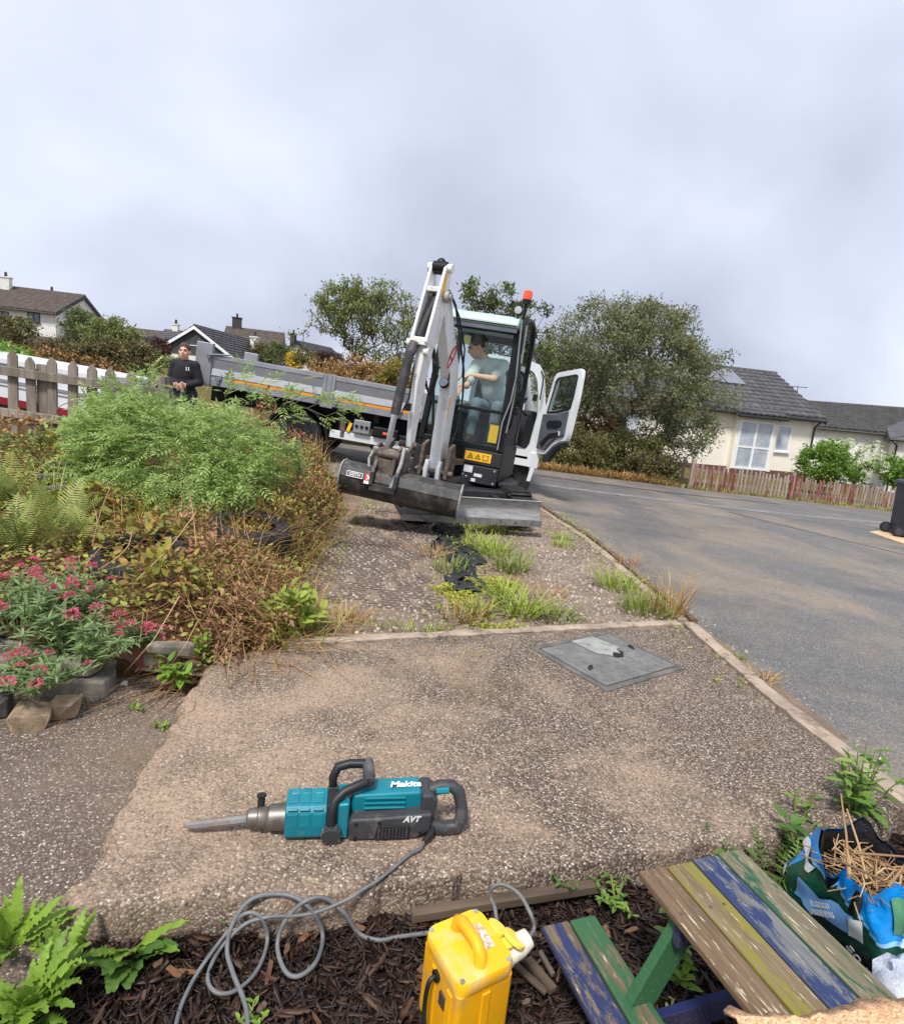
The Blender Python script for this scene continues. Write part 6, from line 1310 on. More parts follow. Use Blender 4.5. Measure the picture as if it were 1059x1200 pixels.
# red and dark picket fences across the road
MRED_=pmat('fence_red',s(112,42,44),s(138,60,58),9,.85,stretch=(1,1,.2),dirt=(s(170,152,140),5,.46,.60),rnd=.2); MPINK=pmat('fence_worn',s(146,124,114),s(176,160,148),9,.9,stretch=(1,1,.2),dirt=(s(116,62,58),5,.56,.66),rnd=.2); MBRN=pmat('fence_brown',s(56,48,40),s(76,66,54),9,.9,rnd=.2)
fa=[gr(813,573,-.02,-.05),gr(1060,603,-.02,-.05)]
fa=[Vector((6.15,15.6,0)),Vector((9.5,16.75,0)),Vector((14.6,19.0,0))]
def fence_line(root,pts,spacing,w,h,mats,rail,seed=2,pt=True):
    r=random.Random(seed); L=[0]
    for i in range(len(pts)-1): L.append(L[-1]+(pts[i+1]-pts[i]).length)
    n=int(L[-1]/spacing); o=root.location; base_m=picket(w,h,.02).build('picket',mats[0],root); me0=base_m.data; ms=[]
    for m in mats:
        q=me0.copy(); q.materials.clear(); q.materials.append(m); ms.append(q)
    first=True
    def pos(u):
        for i in range(len(pts)-1):
            if u<=L[i+1]+1e-6:
                f=(u-L[i])/(L[i+1]-L[i]); return pts[i].lerp(pts[i+1],f),math.atan2(pts[i+1].y-pts[i].y,pts[i+1].x-pts[i].x)
    for k in range(n):
        p,a=pos(k*spacing); z=float(base(p.x,p.y))-.02; q=ms[rail(k,r)]
        loc=(p.x-o.x,p.y-o.y,z-o.z+r.gauss(0,.02)); rot=(r.gauss(0,.02),r.gauss(.0,.03),a+r.gauss(0,.04))
        if first: base_m.location=loc; base_m.rotation_euler=rot; base_m.data=q; first=False
        else: inst('picket',q,loc,rot,(1,1,r.uniform(.92,1.05)),root)
    for zz_ in(.18,h*.72):
        b=MB()
        for i in range(len(pts)-1):
            A,B=pts[i],pts[i+1]; d=(B-A).normalized(); nn=Vector((-d.y,d.x,0))*.02; za=float(base(A.x,0))-.02+zz_-o.z; zb_=float(base(B.x,0))-.02+zz_-o.z; A2=A-Vector((o.x,o.y,0)); B2=B-Vector((o.x,o.y,0))
            V=[A2+nn,B2+nn,B2+nn*2.6,A2+nn*2.6]; V=[Vector((v.x,v.y,za if k in(0,3) else zb_)) for k,v in enumerate(V)]; V+= [v+Vector((0,0,.06)) for v in V]
            b.add(V,[(0,3,2,1),(4,5,6,7),(0,1,5,4),(1,2,6,5),(2,3,7,6),(3,0,4,7)])
        b.build('rail',mats[-1],root)
RF=thing('picket_fence','low red and faded pink picket fence in front of the cream bungalow','fence',(6.15,15.6,-.33))
fence_line(RF,fa,.135,.055,.66,[MRED_,MPINK],lambda k,r:(0 if (k<11 or 24<k<46 or 55<k<58) and r.random()<.93 else 1))
for p in(fa[0],fa[0].lerp(fa[1],.97),):
    MB().span((-.05,-.05,-.3),(.05,.05,.74)).build('post',MPINK,RF).location=(p.x-6.15,p.y-15.6+.06,float(base(p.x,0))+.33)
DF=thing('picket_fence','short dark brown picket fence between the hedge and the red fence','fence',(4.9,15.45,-.27))
fence_line(DF,[Vector((4.7,15.5,0)),Vector((6.05,15.62,0))],.12,.075,.72,[MBRN],lambda k,r:0,5)
b=MB(); 
# ============================================================ WHITE AND MAROON TRAILER BEHIND THE FENCE
TRL=thing('box_trailer','long white trailer with a maroon lower band parked behind the grey fence','trailer',(-7.2,8.6,.30),(0,rad(4.5),rad(-2)))
b=MB(); b.span((-2.6,-.02,.60),(2.05,1.6,.90)); b.build('body_side',MTRW,TRL,bevel=.02)
b=MB(); b.span((-2.6,-.05,.905),(2.05,1.62,1.0)); b.build('roof_edge',MTRW,TRL,bevel=.02)
b=MB(); b.span((-2.6,-.035,.82),(2.03,-.021,.84)); b.span((-2.6,-.035,.66),(2.03,-.021,.70)); b.build('trim_strip',MALU,TRL)
MMAR=pmat('maroon',s(126,24,40),s(140,32,48),3,.35)
b=MB(); b.span((-2.6,.0,.44),(2.6,1.58,.598)); b.build('white_panel',MTRW,TRL)
b=MB(); b.span((-2.6,-.01,.34),(2.6,1.55,.438)); b.span((-2.6,-.01,.06),(2.6,1.55,.13)); b.build('maroon_band',MMAR,TRL)
b=MB(); b.span((-2.6,.02,.131),(2.6,1.5,.339)); b.build('dark_panel',MXD,TRL)
b=MB(); b.span((1.93,-.045,.60),(2.06,-.0205,1.0)); b.build('corner_trim',MTRW,TRL)
for x in(-1.2,.4): wheel(TRL,x,.1,.0,.3,.2)
# ============================================================ STONES, BRICK, TYRES
def rock(name,label,loc,size,mat,seed,rot=(0,0,0),jag=.22,cat='stone',group=None,sub=0,flat=.4):
    r=np.random.default_rng(seed); import bmesh as B; bm=B.new(); P=[]
    for k in range(16):
        d=unit(r.normal(0,1,3)); P.append(bm.verts.new((d[0]*size[0]/2*(1+jag*r.normal()*.5),d[1]*size[1]/2*(1+jag*r.normal()*.5),d[2]*size[2]/2*(1+jag*r.normal()*.4))))
    for a in(-1,1):
        for c in(-1,1):
            for e in(-1,1): bm.verts.new((a*size[0]*.40*(1+.2*r.normal()),c*size[1]*.40*(1+.2*r.normal()),e*size[2]*.42*(1+.12*r.normal())))
    h=B.ops.convex_hull(bm,input=bm.verts); B.ops.delete(bm,geom=[g for g in h['geom_interior'] if isinstance(g,B.types.BMVert)],context='VERTS'); loose=[v for v in bm.verts if not v.link_faces]; B.ops.delete(bm,geom=loose,context='VERTS')
    me=bpy.data.meshes.new(name); bm.to_mesh(me); bm.free(); o=link(name,me,mat,None,bevel=min(size)*.06,smooth=25); o.location=loc; o.rotation_euler=rot; return tag(o,label,cat,group)
MRK=pmat('stone_tan',s(128,108,86),s(172,150,120),12,.9,dirt=(s(84,76,66),7,.5,.65),bump=.6,bscale=40); MRKD=pmat('stone_dark',s(62,62,60),s(92,88,82),12,.9,dirt=(s(118,104,88),9,.55,.7),bump=.6,bscale=40); MRKG=pmat('stone_grey',s(108,100,92),s(146,136,124),9,.92,dirt=(s(76,72,64),6,.5,.68),bump=.7,bscale=35); MRKR=pmat('stone_red',s(126,76,60),s(158,100,80),7,.92,dirt=(s(128,112,98),6,.48,.62),bump=.5,bscale=40)
p=gr(36,845,-.03); rock('loose_stone','tan angular stone at the foot of the bed wall, left one of the pair',(p.x,p.y,-.012),(.115,.10,.075),MRK,3,(.3,.2,.5))
p=gr(75,834,-.03); rock('loose_stone','tan and grey block of stone beside the angular one at the wall foot',(p.x,p.y,-.012),(.105,.09,.075),MRK,11,(.1,-.15,.2))
p=gr(3,832,-.03); rock('loose_stone','dark mossy stone cut by the left frame edge at the wall foot',(p.x-.03,p.y,-.005),(.13,.12,.09),MRKD,7,(.1,0,.4))
# bed wall: laid slabs of grey stone, one red block and a capping piece
WL=thing('stone_wall','low dry stone wall of long grey blocks holding up the flower bed','wall',(-1.75,2.28,-.06))
def block(parent,P,z0,z1,mat,seed,name='stone'):
    r=np.random.default_rng(seed); b=MB(); n=len(P); cx=sum(p[0] for p in P)/n; cy=sum(p[1] for p in P)/n
    b.prism(P,[z0+r.normal(0,.004) for _ in P],[z1+r.normal(0,.006) for _ in P],'z'); return b.build(name,mat,parent,T(1.75,-2.28,.06),bevel=.014,seg=3)
def PX(L,z): return [(gr(x,y,z).x,gr(x,y,z).y) for x,y in L]
def wallblk(front,depth,z0,z1,mat,seed):
    a,b_=[gr(x,y,z0) for x,y in front]; d=(b_-a).normalized(); nn=Vector((-d.y,d.x,0))*depth; a2,b2=a+d*.01,b_-d*.01
    pts=[(a.x,a.y),(a.lerp(b_,.4).x+.006,a.lerp(b_,.4).y-.01),(b_.x,b_.y),(b2.x+nn.x*.6+d.x*.02,b2.y+nn.y*.6),(b2.x+nn.x,b2.y+nn.y),(a2.x+nn.x,a2.y+nn.y)]; return block(WL,pts,z0,z1,mat,seed)
wallblk([(8,818),(122,822)],.14,-.06,.022,MRKG,1); wallblk([(-60,810),(6,817)],.14,-.06,.03,MRKD,2); wallblk([(14,790),(104,796)],.15,.027,.095,MRKG,3); wallblk([(-60,780),(12,788)],.15,.035,.10,MRKG,4)
wallblk([(118,806),(140,790)],.14,-.06,.02,MRKG,9)
wallblk([(133,790),(205,792)],.10,-.06,.075,MRKR,5); wallblk([(170,768),(222,770)],.07,.08,.125,MRKG,6); wallblk([(116,770),(134,772)],.07,.10,.14,MRKR,8)
for (x,y,sz,sd,lab) in((216,652,(.13,.10,.07),21,'pale rounded stone half buried in dead stems in the bed'),(180,735,(.10,.08,.06),22,'grey stone wedged above the red block at the bed corner'),(72,556,(.22,.12,.07),23,'flat pale stone on top of the stack behind the fern'),(66,572,(.24,.12,.06),24,'grey flat stone below the pale one behind the fern'),(84,562,(.16,.10,.06),25,'narrow dark stone lodged right of the stack behind the fern'),(70,588,(.22,.14,.06),26,'lowest grey stone of the stack behind the fern')):
    p=bedpt(x,y); rock('bed_stone',lab,p+Vector((0,0,.06 if y<600 and y>560 else .03)),sz,MRKG if sd!=25 else MRKD,sd,(0,0,.3*sd))
# garden tyres half buried
def tyre(label,x,y,r,tilt,dz):
    p=bedpt(x,y); t=thing('old_tyre',label,'tyre',(p.x,p.y+r*.8,p.z+dz),tilt)
    MB().lathe([(r*.62,-.06),(r*.68,-.085),(r*.92,-.085),(r*1.0,-.055),(r*1.0,.055),(r*.92,.085),(r*.68,.085),(r*.62,.06)],36).build('tyre_wall',MTYRE,t,smooth=35)
    b=MB()
    for k in range(40):
        a=2*PI*k/40; b.box((r*math.cos(a),r*math.sin(a),.0),(.012,.018,.09),rot=RZ(math.degrees(a)))
    b.build('tread',MTYRE,t)['kind']='stuff'
tyre('worn black tyre half buried among brambles near the pink flowers',138,672,.26,(rad(12),rad(-4),0),.045)
tyre('black tyre lying deeper in the bed under the green shrub',278,632,.27,(rad(8),rad(3),.5),.02)
p=gr(146,803,-.05); o=rock('litter','scrap of white paper litter lying by the red block',(0,0,0),(.03,.02,.015),MWST,31); o['category']='litter'; o.location=(p.x,p.y,-.042)
# ============================================================ VEGETATION
def LM(n,c,**k): return leafmat(n,c,**k)
G_SHRUB=LM('leaf_shrub',[s(134,166,90),s(166,194,112),s(192,214,138),s(116,146,82),s(210,226,158),s(152,180,102)],trans=.5); G_DARK=LM('leaf_dark',[s(82,98,60),s(102,118,72),s(120,134,84),s(90,106,66)])
G_OLIVE=LM('leaf_olive',[s(98,106,72),s(122,129,92),s(146,151,114),s(108,115,80),s(164,166,132)],trans=.4); G_WIND=LM('leaf_wind',[s(104,118,66),s(130,142,82),s(152,162,98),s(114,126,74)])
G_YEL=LM('leaf_yellow',[s(176,172,50),s(206,190,70),s(150,156,52),s(196,150,50)]); G_BRAM=LM('leaf_bramble',[s(128,140,60),s(162,158,70),s(178,140,72),s(108,124,60),s(150,104,70),s(140,150,72)])
G_RED=LM('leaf_dead',[s(140,98,72),s(166,124,90),s(116,80,62),s(186,148,112),s(150,108,78)],trans=.15); G_DRY=LM('grass_dry',[s(176,140,88),s(198,164,106),s(150,116,72),s(160,122,66),s(212,182,128)],trans=.2); G_OCH=LM('grass_ochre',[s(180,138,88),s(196,154,100),s(152,116,78),s(168,138,92),s(148,132,82)],trans=.2)
G_GRASS=LM('grass_green',[s(122,144,58),s(150,168,72),s(174,186,92),s(132,152,64)]); G_FERN=LM('leaf_fern',[s(106,128,58),s(132,150,74),s(156,164,86),s(120,136,66)]); G_VAL=LM('leaf_valerian',[s(128,158,104),s(152,178,122),s(112,142,94),s(170,192,140)],trans=.45)
G_LIGHT=LM('leaf_light',[s(114,150,50),s(134,168,62),s(98,134,48)],island=False); G_SAP=LM('leaf_sapling',[s(96,136,54),s(124,160,72),s(80,118,50),s(140,172,84)],island=False); G_MID=LM('leaf_mid',[s(72,110,50),s(90,128,60),s(60,96,48)],island=False); G_SEDUM=LM('leaf_sedum',[s(170,176,58),s(192,194,76),s(148,160,56),s(200,196,96)])
G_HYD=LM('leaf_hydrangea',[s(98,138,56),s(124,162,70),s(146,180,88)]); G_HEDGE=LM('leaf_hedge',[s(84,98,54),s(112,118,70),s(100,94,60),s(130,128,80),s(108,84,64)]); G_BRK=LM('bracken_brown',[s(120,92,64),s(148,112,74),s(166,132,84),s(102,86,58)],trans=.15); G_BANK=LM('leaf_bank',[s(88,76,56),s(106,92,66),s(84,88,54),s(122,104,74),s(96,100,58)],trans=.2)
G_PUR=LM('leaf_purple',[s(70,44,50),s(88,54,58)]); G_YB=LM('leaf_gold',[s(190,160,50),s(214,186,70)])
MBARK=pmat('bark',s(74,66,56),s(104,94,82),14,.9,bump=.6,bscale=30); MSTEM=pmat('stem_green',s(98,104,60),s(124,120,74),10,.8); MSTEMB=pmat('stem_brown',s(112,82,58),s(140,106,76),10,.85); MSTEMR=pmat('stem_dark',s(74,52,42),s(96,70,54),10,.85)
MPINKF=LM('petal_pink',[s(222,84,126),s(232,110,146),s(206,72,112),s(238,146,164)],trans=.4)
def treeskel(starts,tips,rng_,rtip,wig=.06,up=.25):
    """tips joined one by one to the nearest point of the skeleton; returns node arrays"""
    N=[];par=[]
    for st in starts:
        for i,p in enumerate(st):
            N.append(np.array(p,float)); par.append(len(N)-2 if i else -1)
    root=np.array(starts[0][0],float); order=np.argsort(np.linalg.norm(tips-root,axis=1)); tipn=[]
    arr=np.array(N)
    for ti in order:
        t=tips[ti]; d=np.linalg.norm(arr-t,axis=1); dr=np.linalg.norm(arr-root,axis=1); pen=np.where(dr>np.linalg.norm(t-root)*.92,5,0)+.18*dr*0
        k=int(np.argmin(d+pen+.12*np.maximum(0,arr[:,2]-t[2])*4)); a=N[k]; L=np.linalg.norm(t-a); m=max(2,int(L/.35)); prev=k
        for i in range(1,m+1):
            u=i/m; p=a+(t-a)*u; p=p+np.array([0,0,up*L*u*(1-u)])+(rng_.normal(0,wig*L*.25,3) if i<m else 0); N.append(p); par.append(prev); prev=len(N)-1
        tipn.append(prev); arr=np.array(N)
    n=len(N); w=np.zeros(n); 
    for t in tipn: w[t]=1
    for i in range(n-1,-1,-1):
        if par[i]>=0 and par[i]<i: w[par[i]]+=w[i]
    for i in range(n-1,-1,-1): pass
    return arr,par,w,tipn
def skel_mesh(arr,par,w,r0,power,minr,n=5):
    ch=[]; R=np.maximum(minr,r0*(np.maximum(w,.6)/max(w.max(),1))**power); kids={}
    for i,p in enumerate(par):
        if p>=0: kids.setdefault(p,[]).append(i)
    done=set(); stack=[i for i,p in enumerate(par) if p<0]
    while stack:
        s_=stack.pop(); path=[par[s_]] if par[s_]>=0 else []; i=s_
        while True:
            path.append(i); k=kids.get(i,[])
            if not k: break
            k=sorted(k,key=lambda q:-w[q]); stack+=k[1:]; i=k[0]
        if len(path)>1:
            P=arr[path]; r=R[path].copy(); 
            if par[s_]>=0: r[0]=min(r[0],r[1]*1.2)
            ch.append(nptube(P,r,n))
    return ch
def leafcloud(tips,per,cr,size,tmpl,outward,r,flat=.75,upb=.35,sv=.35):
    n=len(tips)*per; T_=np.repeat(tips,per,axis=0); off=r.normal(0,1,(n,3)); off=unit(off)*(r.uniform(0,1,(n,1))**.5)*cr*r.uniform(.6,1.3,(n,1)); off[:,2]*=flat; pos=T_+off
    d=randdir(n,r)+outward*.6*unit(pos-outward_c(pos))+np.array([0,0,-.1]); up=randdir(n,r)*.8+np.array([0,0,upb+.4]); sc=size*(1+sv*r.uniform(-1,1,n)); return scatter(tmpl[0],tmpl[1],pos,frames(d,up),sc)
_oc=[np.zeros(3)]
def outward_c(p): return _oc[0]
def tree(name,label,cat,loc,crown,ntip,starts,leaf,bark,per,cr,size,seed,r0=.12,group=None,tmpl=None,up=.25,power=.5,minr=.006,shell=.45,flatbottom=None,extra=None,nseg=5):
    """crown: list of (cx,cy,cz,rx,ry,rz) ellipsoids in local coordinates"""
    r=np.random.default_rng(seed); tips=[]
    wts=np.array([c[3]*c[4]*c[5] for c in crown])**.75; wts/=wts.sum()
    for c,k in zip(crown,r.multinomial(ntip,wts)):
        d=randdir(k,r); q=(shell+(1-shell)*r.uniform(0,1,(k,1)))**.6*r.uniform(.75,1.12,(k,1)); tips.append(np.array(c[:3])+d*q*np.array(c[3:]))
    tips=np.concatenate(tips)
    if flatbottom is not None: tips=tips[tips[:,2]>flatbottom]
    if extra is not None: tips=np.concatenate([tips,np.array(extra,float)])
    t=thing(name,label,cat,loc,group=group); arr,par,w,tn=treeskel(starts,tips,r,minr,up=up)
    npobj('trunk',skel_mesh(arr,par,w,r0,power,minr,nseg),bark,t,True); _oc[0]=np.average(tips,axis=0)-np.array([0,0,.4*np.ptp(tips[:,2])])
    npobj('crown',[leafcloud(tips,per,cr,size,tmpl or diamond(.42),1,r)],leaf,t); return t
# ---- trees
D=16.5; c=at(742,425,D); bz=float(base(c.x,0)); k=D/700
tree('broadleaf_tree','large dense grey green tree standing behind the hedge right of the truck','tree',(c.x,c.y,bz-.1),[(0,0,2.95,2.5,2.2,1.75),(-1.2,0,3.5,1.5,1.5,1.35),(1.45,0,2.6,1.3,1.5,1.5),(1.7,-.2,1.5,1.0,1.0,.95),(-1.6,0,2.4,1.2,1.2,1.0),(.2,0,4.0,1.2,1.3,.9)],430,[[(0,0,0),(.05,0,.5),(0,.05,1.1)],[(.15,0,0),(.5,.1,.6),(.8,0,1.3)],[(-.15,.05,0),(-.5,0,.7),(-.9,.1,1.4)]],G_OLIVE,MBARK,100,.36,.09,11,.13,minr=.007)
D=13.5; c=at(578,350,D); bz=float(base(c.x,0))
tree('broadleaf_tree','thin leafy tree showing above the excavator cab roof','tree',(c.x,c.y+.8,bz+.28),[(-.35,0,3.65,.45,.45,.40),(.25,0,3.55,.55,.5,.42),(.75,0,3.2,.45,.45,.40),(0,0,2.8,.9,.8,.7),(1.35,0,3.25,.25,.25,.25),(1.0,0,2.4,.8,.7,.8)],105,[[(.2,0,0),(.25,0,1.0),(.2,0,1.8)]],G_DARK,MBARK,46,.19,.105,5,.07)
D=17; c=at(425,405,D); bz=float(base(c.x,0))+.25
st=[[(0,0,0),(dx*.25,.02*i,.6),(dx*.75,.05*(i-5),1.6)] for i,dx in enumerate((-1.1,-.8,-.5,-.25,0,.2,.45,.7,.95,1.15))]
tree('windswept_tree','windswept many stemmed tree leaning left beyond the truck bed','tree',(c.x+.2,c.y,bz),[(-.5,0,3.1,1.25,1.0,.8),(.5,0,3.0,1.1,1.0,.8),(-1.15,0,3.0,.7,.7,.75),(1.15,0,2.5,.65,.7,.9),(0,0,3.6,1.1,.8,.45),(-.3,0,2.2,.7,.6,.4),(.5,0,1.9,.6,.6,.4),(-.9,0,3.3,.9,.8,.5)],430,st,G_WIND,MBARK,30,.22,.085,9,.06,minr=.010,up=.02,extra=[(-2.1,0,1.9),(-2.3,0,2.3),(-1.7,.1,1.6),(-1.9,0,2.4)],shell=.35)
# low growth at its foot
def bush(name,label,loc,crown,ntip,leaf,per,cr,size,seed,cat='bush',bark=MBARK,r0=.03,tmpl=None,group=None,minr=.004,start=None): return tree(name,label,cat,loc,crown,ntip,start or [[(0,0,0),(0,0,.12)],[(.2,0,0),(.3,0,.15)],[(-.2,0,0),(-.3,0,.15)]],leaf,bark,per,cr,size,seed,r0,group,tmpl,.15,.5,minr,.25,.02,nseg=4)
bush('bush','low green shrub at the foot of the windswept tree',(c.x+.1,c.y-.3,bz),[(0,0,.4,1.1,.7,.6)],70,G_WIND,45,.2,.08,12)
bush('bush','olive shrub growing right of the windswept tree behind the excavator arm',(c.x+1.7,c.y-.2,bz-.15),[(0,0,.4,1.1,.6,.6)],60,G_HEDGE,45,.2,.08,13)
# ---- hedge of bramble and fuchsia beyond the road
for (x,y,D,rx,rz,n,mat_,lab,sd) in((676,528,15.6,.95,.72,120,G_HEDGE,'scruffy brown and green bramble bush beside the truck door',21),(735,530,16.2,1.0,.80,130,G_HEDGE,'dark bramble bush beneath the large grey green tree',22),(764,546,16.0,.65,.5,90,G_HEDGE,'olive bramble bush next to the dark brown fence',23),(700,505,17.2,1.0,.8,100,G_BRK,'reddish twiggy bush behind the bramble hedge',24)):
    c=at(x,y,D); b0=float(base(c.x,0))-.05; bush('bush',lab,(c.x,c.y,b0),[(0,0,max(.35,c.z-b0),rx,.8,rz)],n,mat_,60,.24,.085,sd)
def tuftstuff(name,label,cat,mat,specs,zf,seed,parent=None):
    r=np.random.default_rng(seed); ch=[blades(n,(x,y,0),rx,ry,h,.35,ln,wd,bd,r,zf) for (x,y,rx,ry,n,h,ln,wd,bd) in specs]; o=npobj(name,ch,mat); tag(o,label,cat,kind='stuff'); return o
fe=lambda x:float(far_edge(x))
tuftstuff('verge_grass','dry orange grass verge along the far side of the road','grass',G_OCH,[(x,fe(x)+.32,.45,.26,150,.22,.8,.010,.8) for x in np.arange(2.2,5.2,.42)]+[(x,fe(x)+.22,.4,.16,36,.09,.8,.008,.8) for x in np.arange(5.2,15,.55)],lambda x,y:base(x,y)-.03,31)
tuftstuff('verge_weeds','low green weeds at the foot of the red fence','weeds',G_GRASS,[(x,fe(x)+.25,.35,.18,36,.13,.6,.011,.6) for x in np.arange(5.5,15,.8)],lambda x,y:base(x,y)-.03,32)
# far verge bank behind the road on the left: dry bracken
tuftstuff('bracken_bank','dry brown bracken covering the bank behind the truck','bracken',G_OCH,[(x,15.1+.25*math.sin(x),.5,.5,330,.75,.35,.016,.5) for x in np.arange(-4.2,1.2,.5)],lambda x,y:base(x,y)+.25,33)
r=np.random.default_rng(3); n=5000; P=np.stack([r.uniform(-4.3,1.2,n),r.uniform(14.6,15.7,n),np.zeros(n)],-1); P[:,2]=base(P[:,0],0)+.25+r.uniform(.05,.95,n)**.8*.85
tag(npobj('bracken_leaves',[scatter(*diamond(.4),P,frames(randdir(n,r),randdir(n,r)+[0,0,.6]),r.uniform(.04,.10,n))],G_OCH),'rusty bracken leaflets on the bank behind the truck','bracken',kind='stuff')
for (x,y,D,rx,rz,lab,sd) in((388,448,15.2,.75,.5,'rusty bracken clump behind the truck bed on the left',34),(428,447,15.0,.8,.55,'rusty bracken clump behind the middle of the truck bed',35),(468,449,14.8,.7,.55,'yellowing bracken clump behind the truck bed next to the excavator arm',36)):
    c=at(x,y,D); b0=float(base(c.x,0)); bush('bracken_clump',lab,(c.x,c.y,b0),[(0,0,c.z-b0,rx,.7,rz)],110,G_OCH if sd<36 else G_BRAM,50,.22,.085,sd,'bracken',MSTEMB)
# hydrangeas
for (x,y,D,rx,rz,n,lab,sd,cent) in((980,545,21.5,1.35,.85,170,'green hydrangea bush with white flower heads behind the red fence',41,1),(1062,556,20,.75,.55,80,'smaller hydrangea with pale heads at the right frame edge',42,0)):
    c=at(x,y,D); b0=float(base(c.x,0))-.1; h=c.z-b0; t_=bush('hydrangea_bush',lab,(c.x,c.y,b0),[(0,0,h,rx,1.0,rz),(-rx*.4,0,h+.1,rx*.6,.8,rz*.8)],n,G_HYD,60,.26,.12,sd,'bush',MSTEMB)
    r=np.random.default_rng(sd); q=scatter(*diamond(.8,.02,.05),unit(r.normal(0,1,(60,3)))*.11*np.array([1,1,.6]),frames(randdir(60,r),randdir(60,r)),np.full(60,.05)); src=None; MF=LM('petal_cream',[s(226,228,206),s(206,214,176),s(236,236,222)],trans=.3)
    for k in range(13 if cent else 7):
        a=r.uniform(-1,1); zz_=r.uniform(-.1,.95); y_=-math.sqrt(max(0.05,1-a*a*.8-zz_*zz_*.7)); pos=(a*rx*1.05,y_*1.75,h+zz_*rz*1.15)
        if src is None: src=npobj('flower_head',[q],MF,t_); src.location=pos
        else: inst('flower_head',src.data,pos,(r.uniform(0,1),r.uniform(0,1),r.uniform(0,6)),r.uniform(1.0,1.5),t_)
# ---- bank hedge below the left houses, with taller shrubs
for (x,y,D,rx,rz,n,mat_,lab,sd) in((6,412,20,1.1,.75,80,G_BANK,'brown bramble mass on the bank below the big white house',51),(75,420,20.5,1.9,.62,150,G_BANK,'brown thicket on the bank right of the first bramble mass',52),(140,422,21,1.5,.72,120,G_BANK,'brown bramble thicket at the right end of the bank',53),(60,432,19.5,2.3,.5,120,G_BRK,'low dry scrub along the bottom of the bank',54)):
    c=at(x,y,D); b0=float(base(c.x,0)+hill(c.x,c.y))-.1; bush('bush',lab,(c.x,c.y,b0),[(0,0,max(.5,c.z-b0),rx,1.1,rz)],n,mat_,58,.34,.13,sd)
for (x,y,D,rx,rz,n,mat_,lab,sd) in((92,384,24,.75,.95,60,G_DARK,'dark pointed conifer like shrub in front of the white gable',55),(130,395,22.5,1.1,.75,90,G_WIND,'light green shrub rising above the bank right of the white house',56),(163,424,21.5,.8,.6,60,G_WIND,'yellow green shrub at the right end of the bank',57),(18,384,21,.8,.35,40,G_HEDGE,'olive shrub on top of the bank at far left',58),(0,432,10,.45,.4,60,G_HYD,'bright green leafy shrub cut by the left frame edge',59)):
    c=at(x,y,D); b0=float(base(c.x,0)+hill(c.x,c.y)); bush('bush',lab,(c.x,c.y,b0),[(0,0,c.z-b0,rx,.8,rz)],n,mat_,50,.24,.12,sd)
for (x,y,D,rx,rz,n,mat_,lab,sd) in((308,413,50,1.6,1.1,50,G_HEDGE,'olive round bush in front of the brown house',61),(327,418,48,1.2,1.2,50,G_DARK,'dark round bush right of the brown house',62),(346,424,44,.9,.7,40,G_YB,'yellow bush below the white cottage',63),(378,424,46,1.7,.8,60,G_PUR,'dark purple bush right of the white cottage',64),(186,408,40,.8,.6,40,G_PUR,'dark reddish shrub left of the gabled house',65),(200,432,34,1.6,.6,60,G_WIND,'green shrub in front of the gabled house',66),(360,418,42,1.0,.5,30,G_HEDGE,'small grey green bush below the cottage',67)):
    c=at(x,y,D); b0=float(base(c.x,0)+hill(c.x,c.y))-.2; bush('bush',lab,(c.x,c.y,b0),[(0,0,c.z-b0,rx,.9,rz)],n,mat_,40,.35,.2,sd)
# ---- raised bed planting
PIN=pinnate(4,.34,.36,.30); PIN5=pinnate(5,.30,.30,.35)
def stems(t,tips,base_r,mat,seed,r0=.008,up=.3,minr=.0018):
    r=np.random.default_rng(seed); n=max(3,len(tips)//14); st=[[(r.normal(0,base_r),r.normal(0,base_r),0),(r.normal(0,base_r*1.6),r.normal(0,base_r*1.6),.12)] for _ in range(n)]
    arr,par,w,tn=treeskel(st,tips,r,minr,up=up); npobj('stem',skel_mesh(arr,par,w,r0,.5,minr,4),mat,t,True)
def shrub(name,label,loc,crown,ntip,leaf,stemm,per,cr,size,tmpl,seed,cat='shrub',shell=.5,extra=None,droop=-.25,up=.3):
    r=np.random.default_rng(seed); tips=[]; wts=np.array([c[3]*c[4]*c[5] for c in crown])**.7; wts/=wts.sum()
    for c,k in zip(crown,r.multinomial(ntip,wts)):
        d=randdir(k,r); d[:,2]=np.where(d[:,2]<-.45,-d[:,2],d[:,2]); q=(shell+(1-shell)*r.uniform(0,1,(k,1)))**.6; tips.append(np.array(c[:3])+d*q*np.array(c[3:]))
    tips=np.concatenate(tips); tips=tips[tips[:,2]>.04]
    if extra is not None: tips=np.concatenate([tips,np.array(extra,float)])
    t=thing(name,label,cat,loc); stems(t,tips,.10,stemm,seed,up=up); n=len(tips)*per; T_=np.repeat(tips,per,0); ctr=np.average(tips,axis=0)*np.array([1,1,.35])
    pos=T_+r.normal(0,cr*.5,(n,3)); d=unit(pos-ctr)+randdir(n,r)*.8+np.array([0,0,droop]); up_=np.tile([0,0,1.],(n,1))+.4*randdir(n,r)+.2*unit(pos-ctr); npobj('foliage',[scatter(tmpl[0],tmpl[1],pos,frames(d,up_),size*r.uniform(.6,1.25,n))],leaf,t); return t
p=bedpt(205,600); p=Vector((-1.98,4.75,float(bed_z(-1.98,4.75))))
q=lambda x,y,D:tuple(at(x,y,D)-p)
C=lambda x,y,D,rx,ry,rz:(*q(x,y,D),rx,ry,rz)
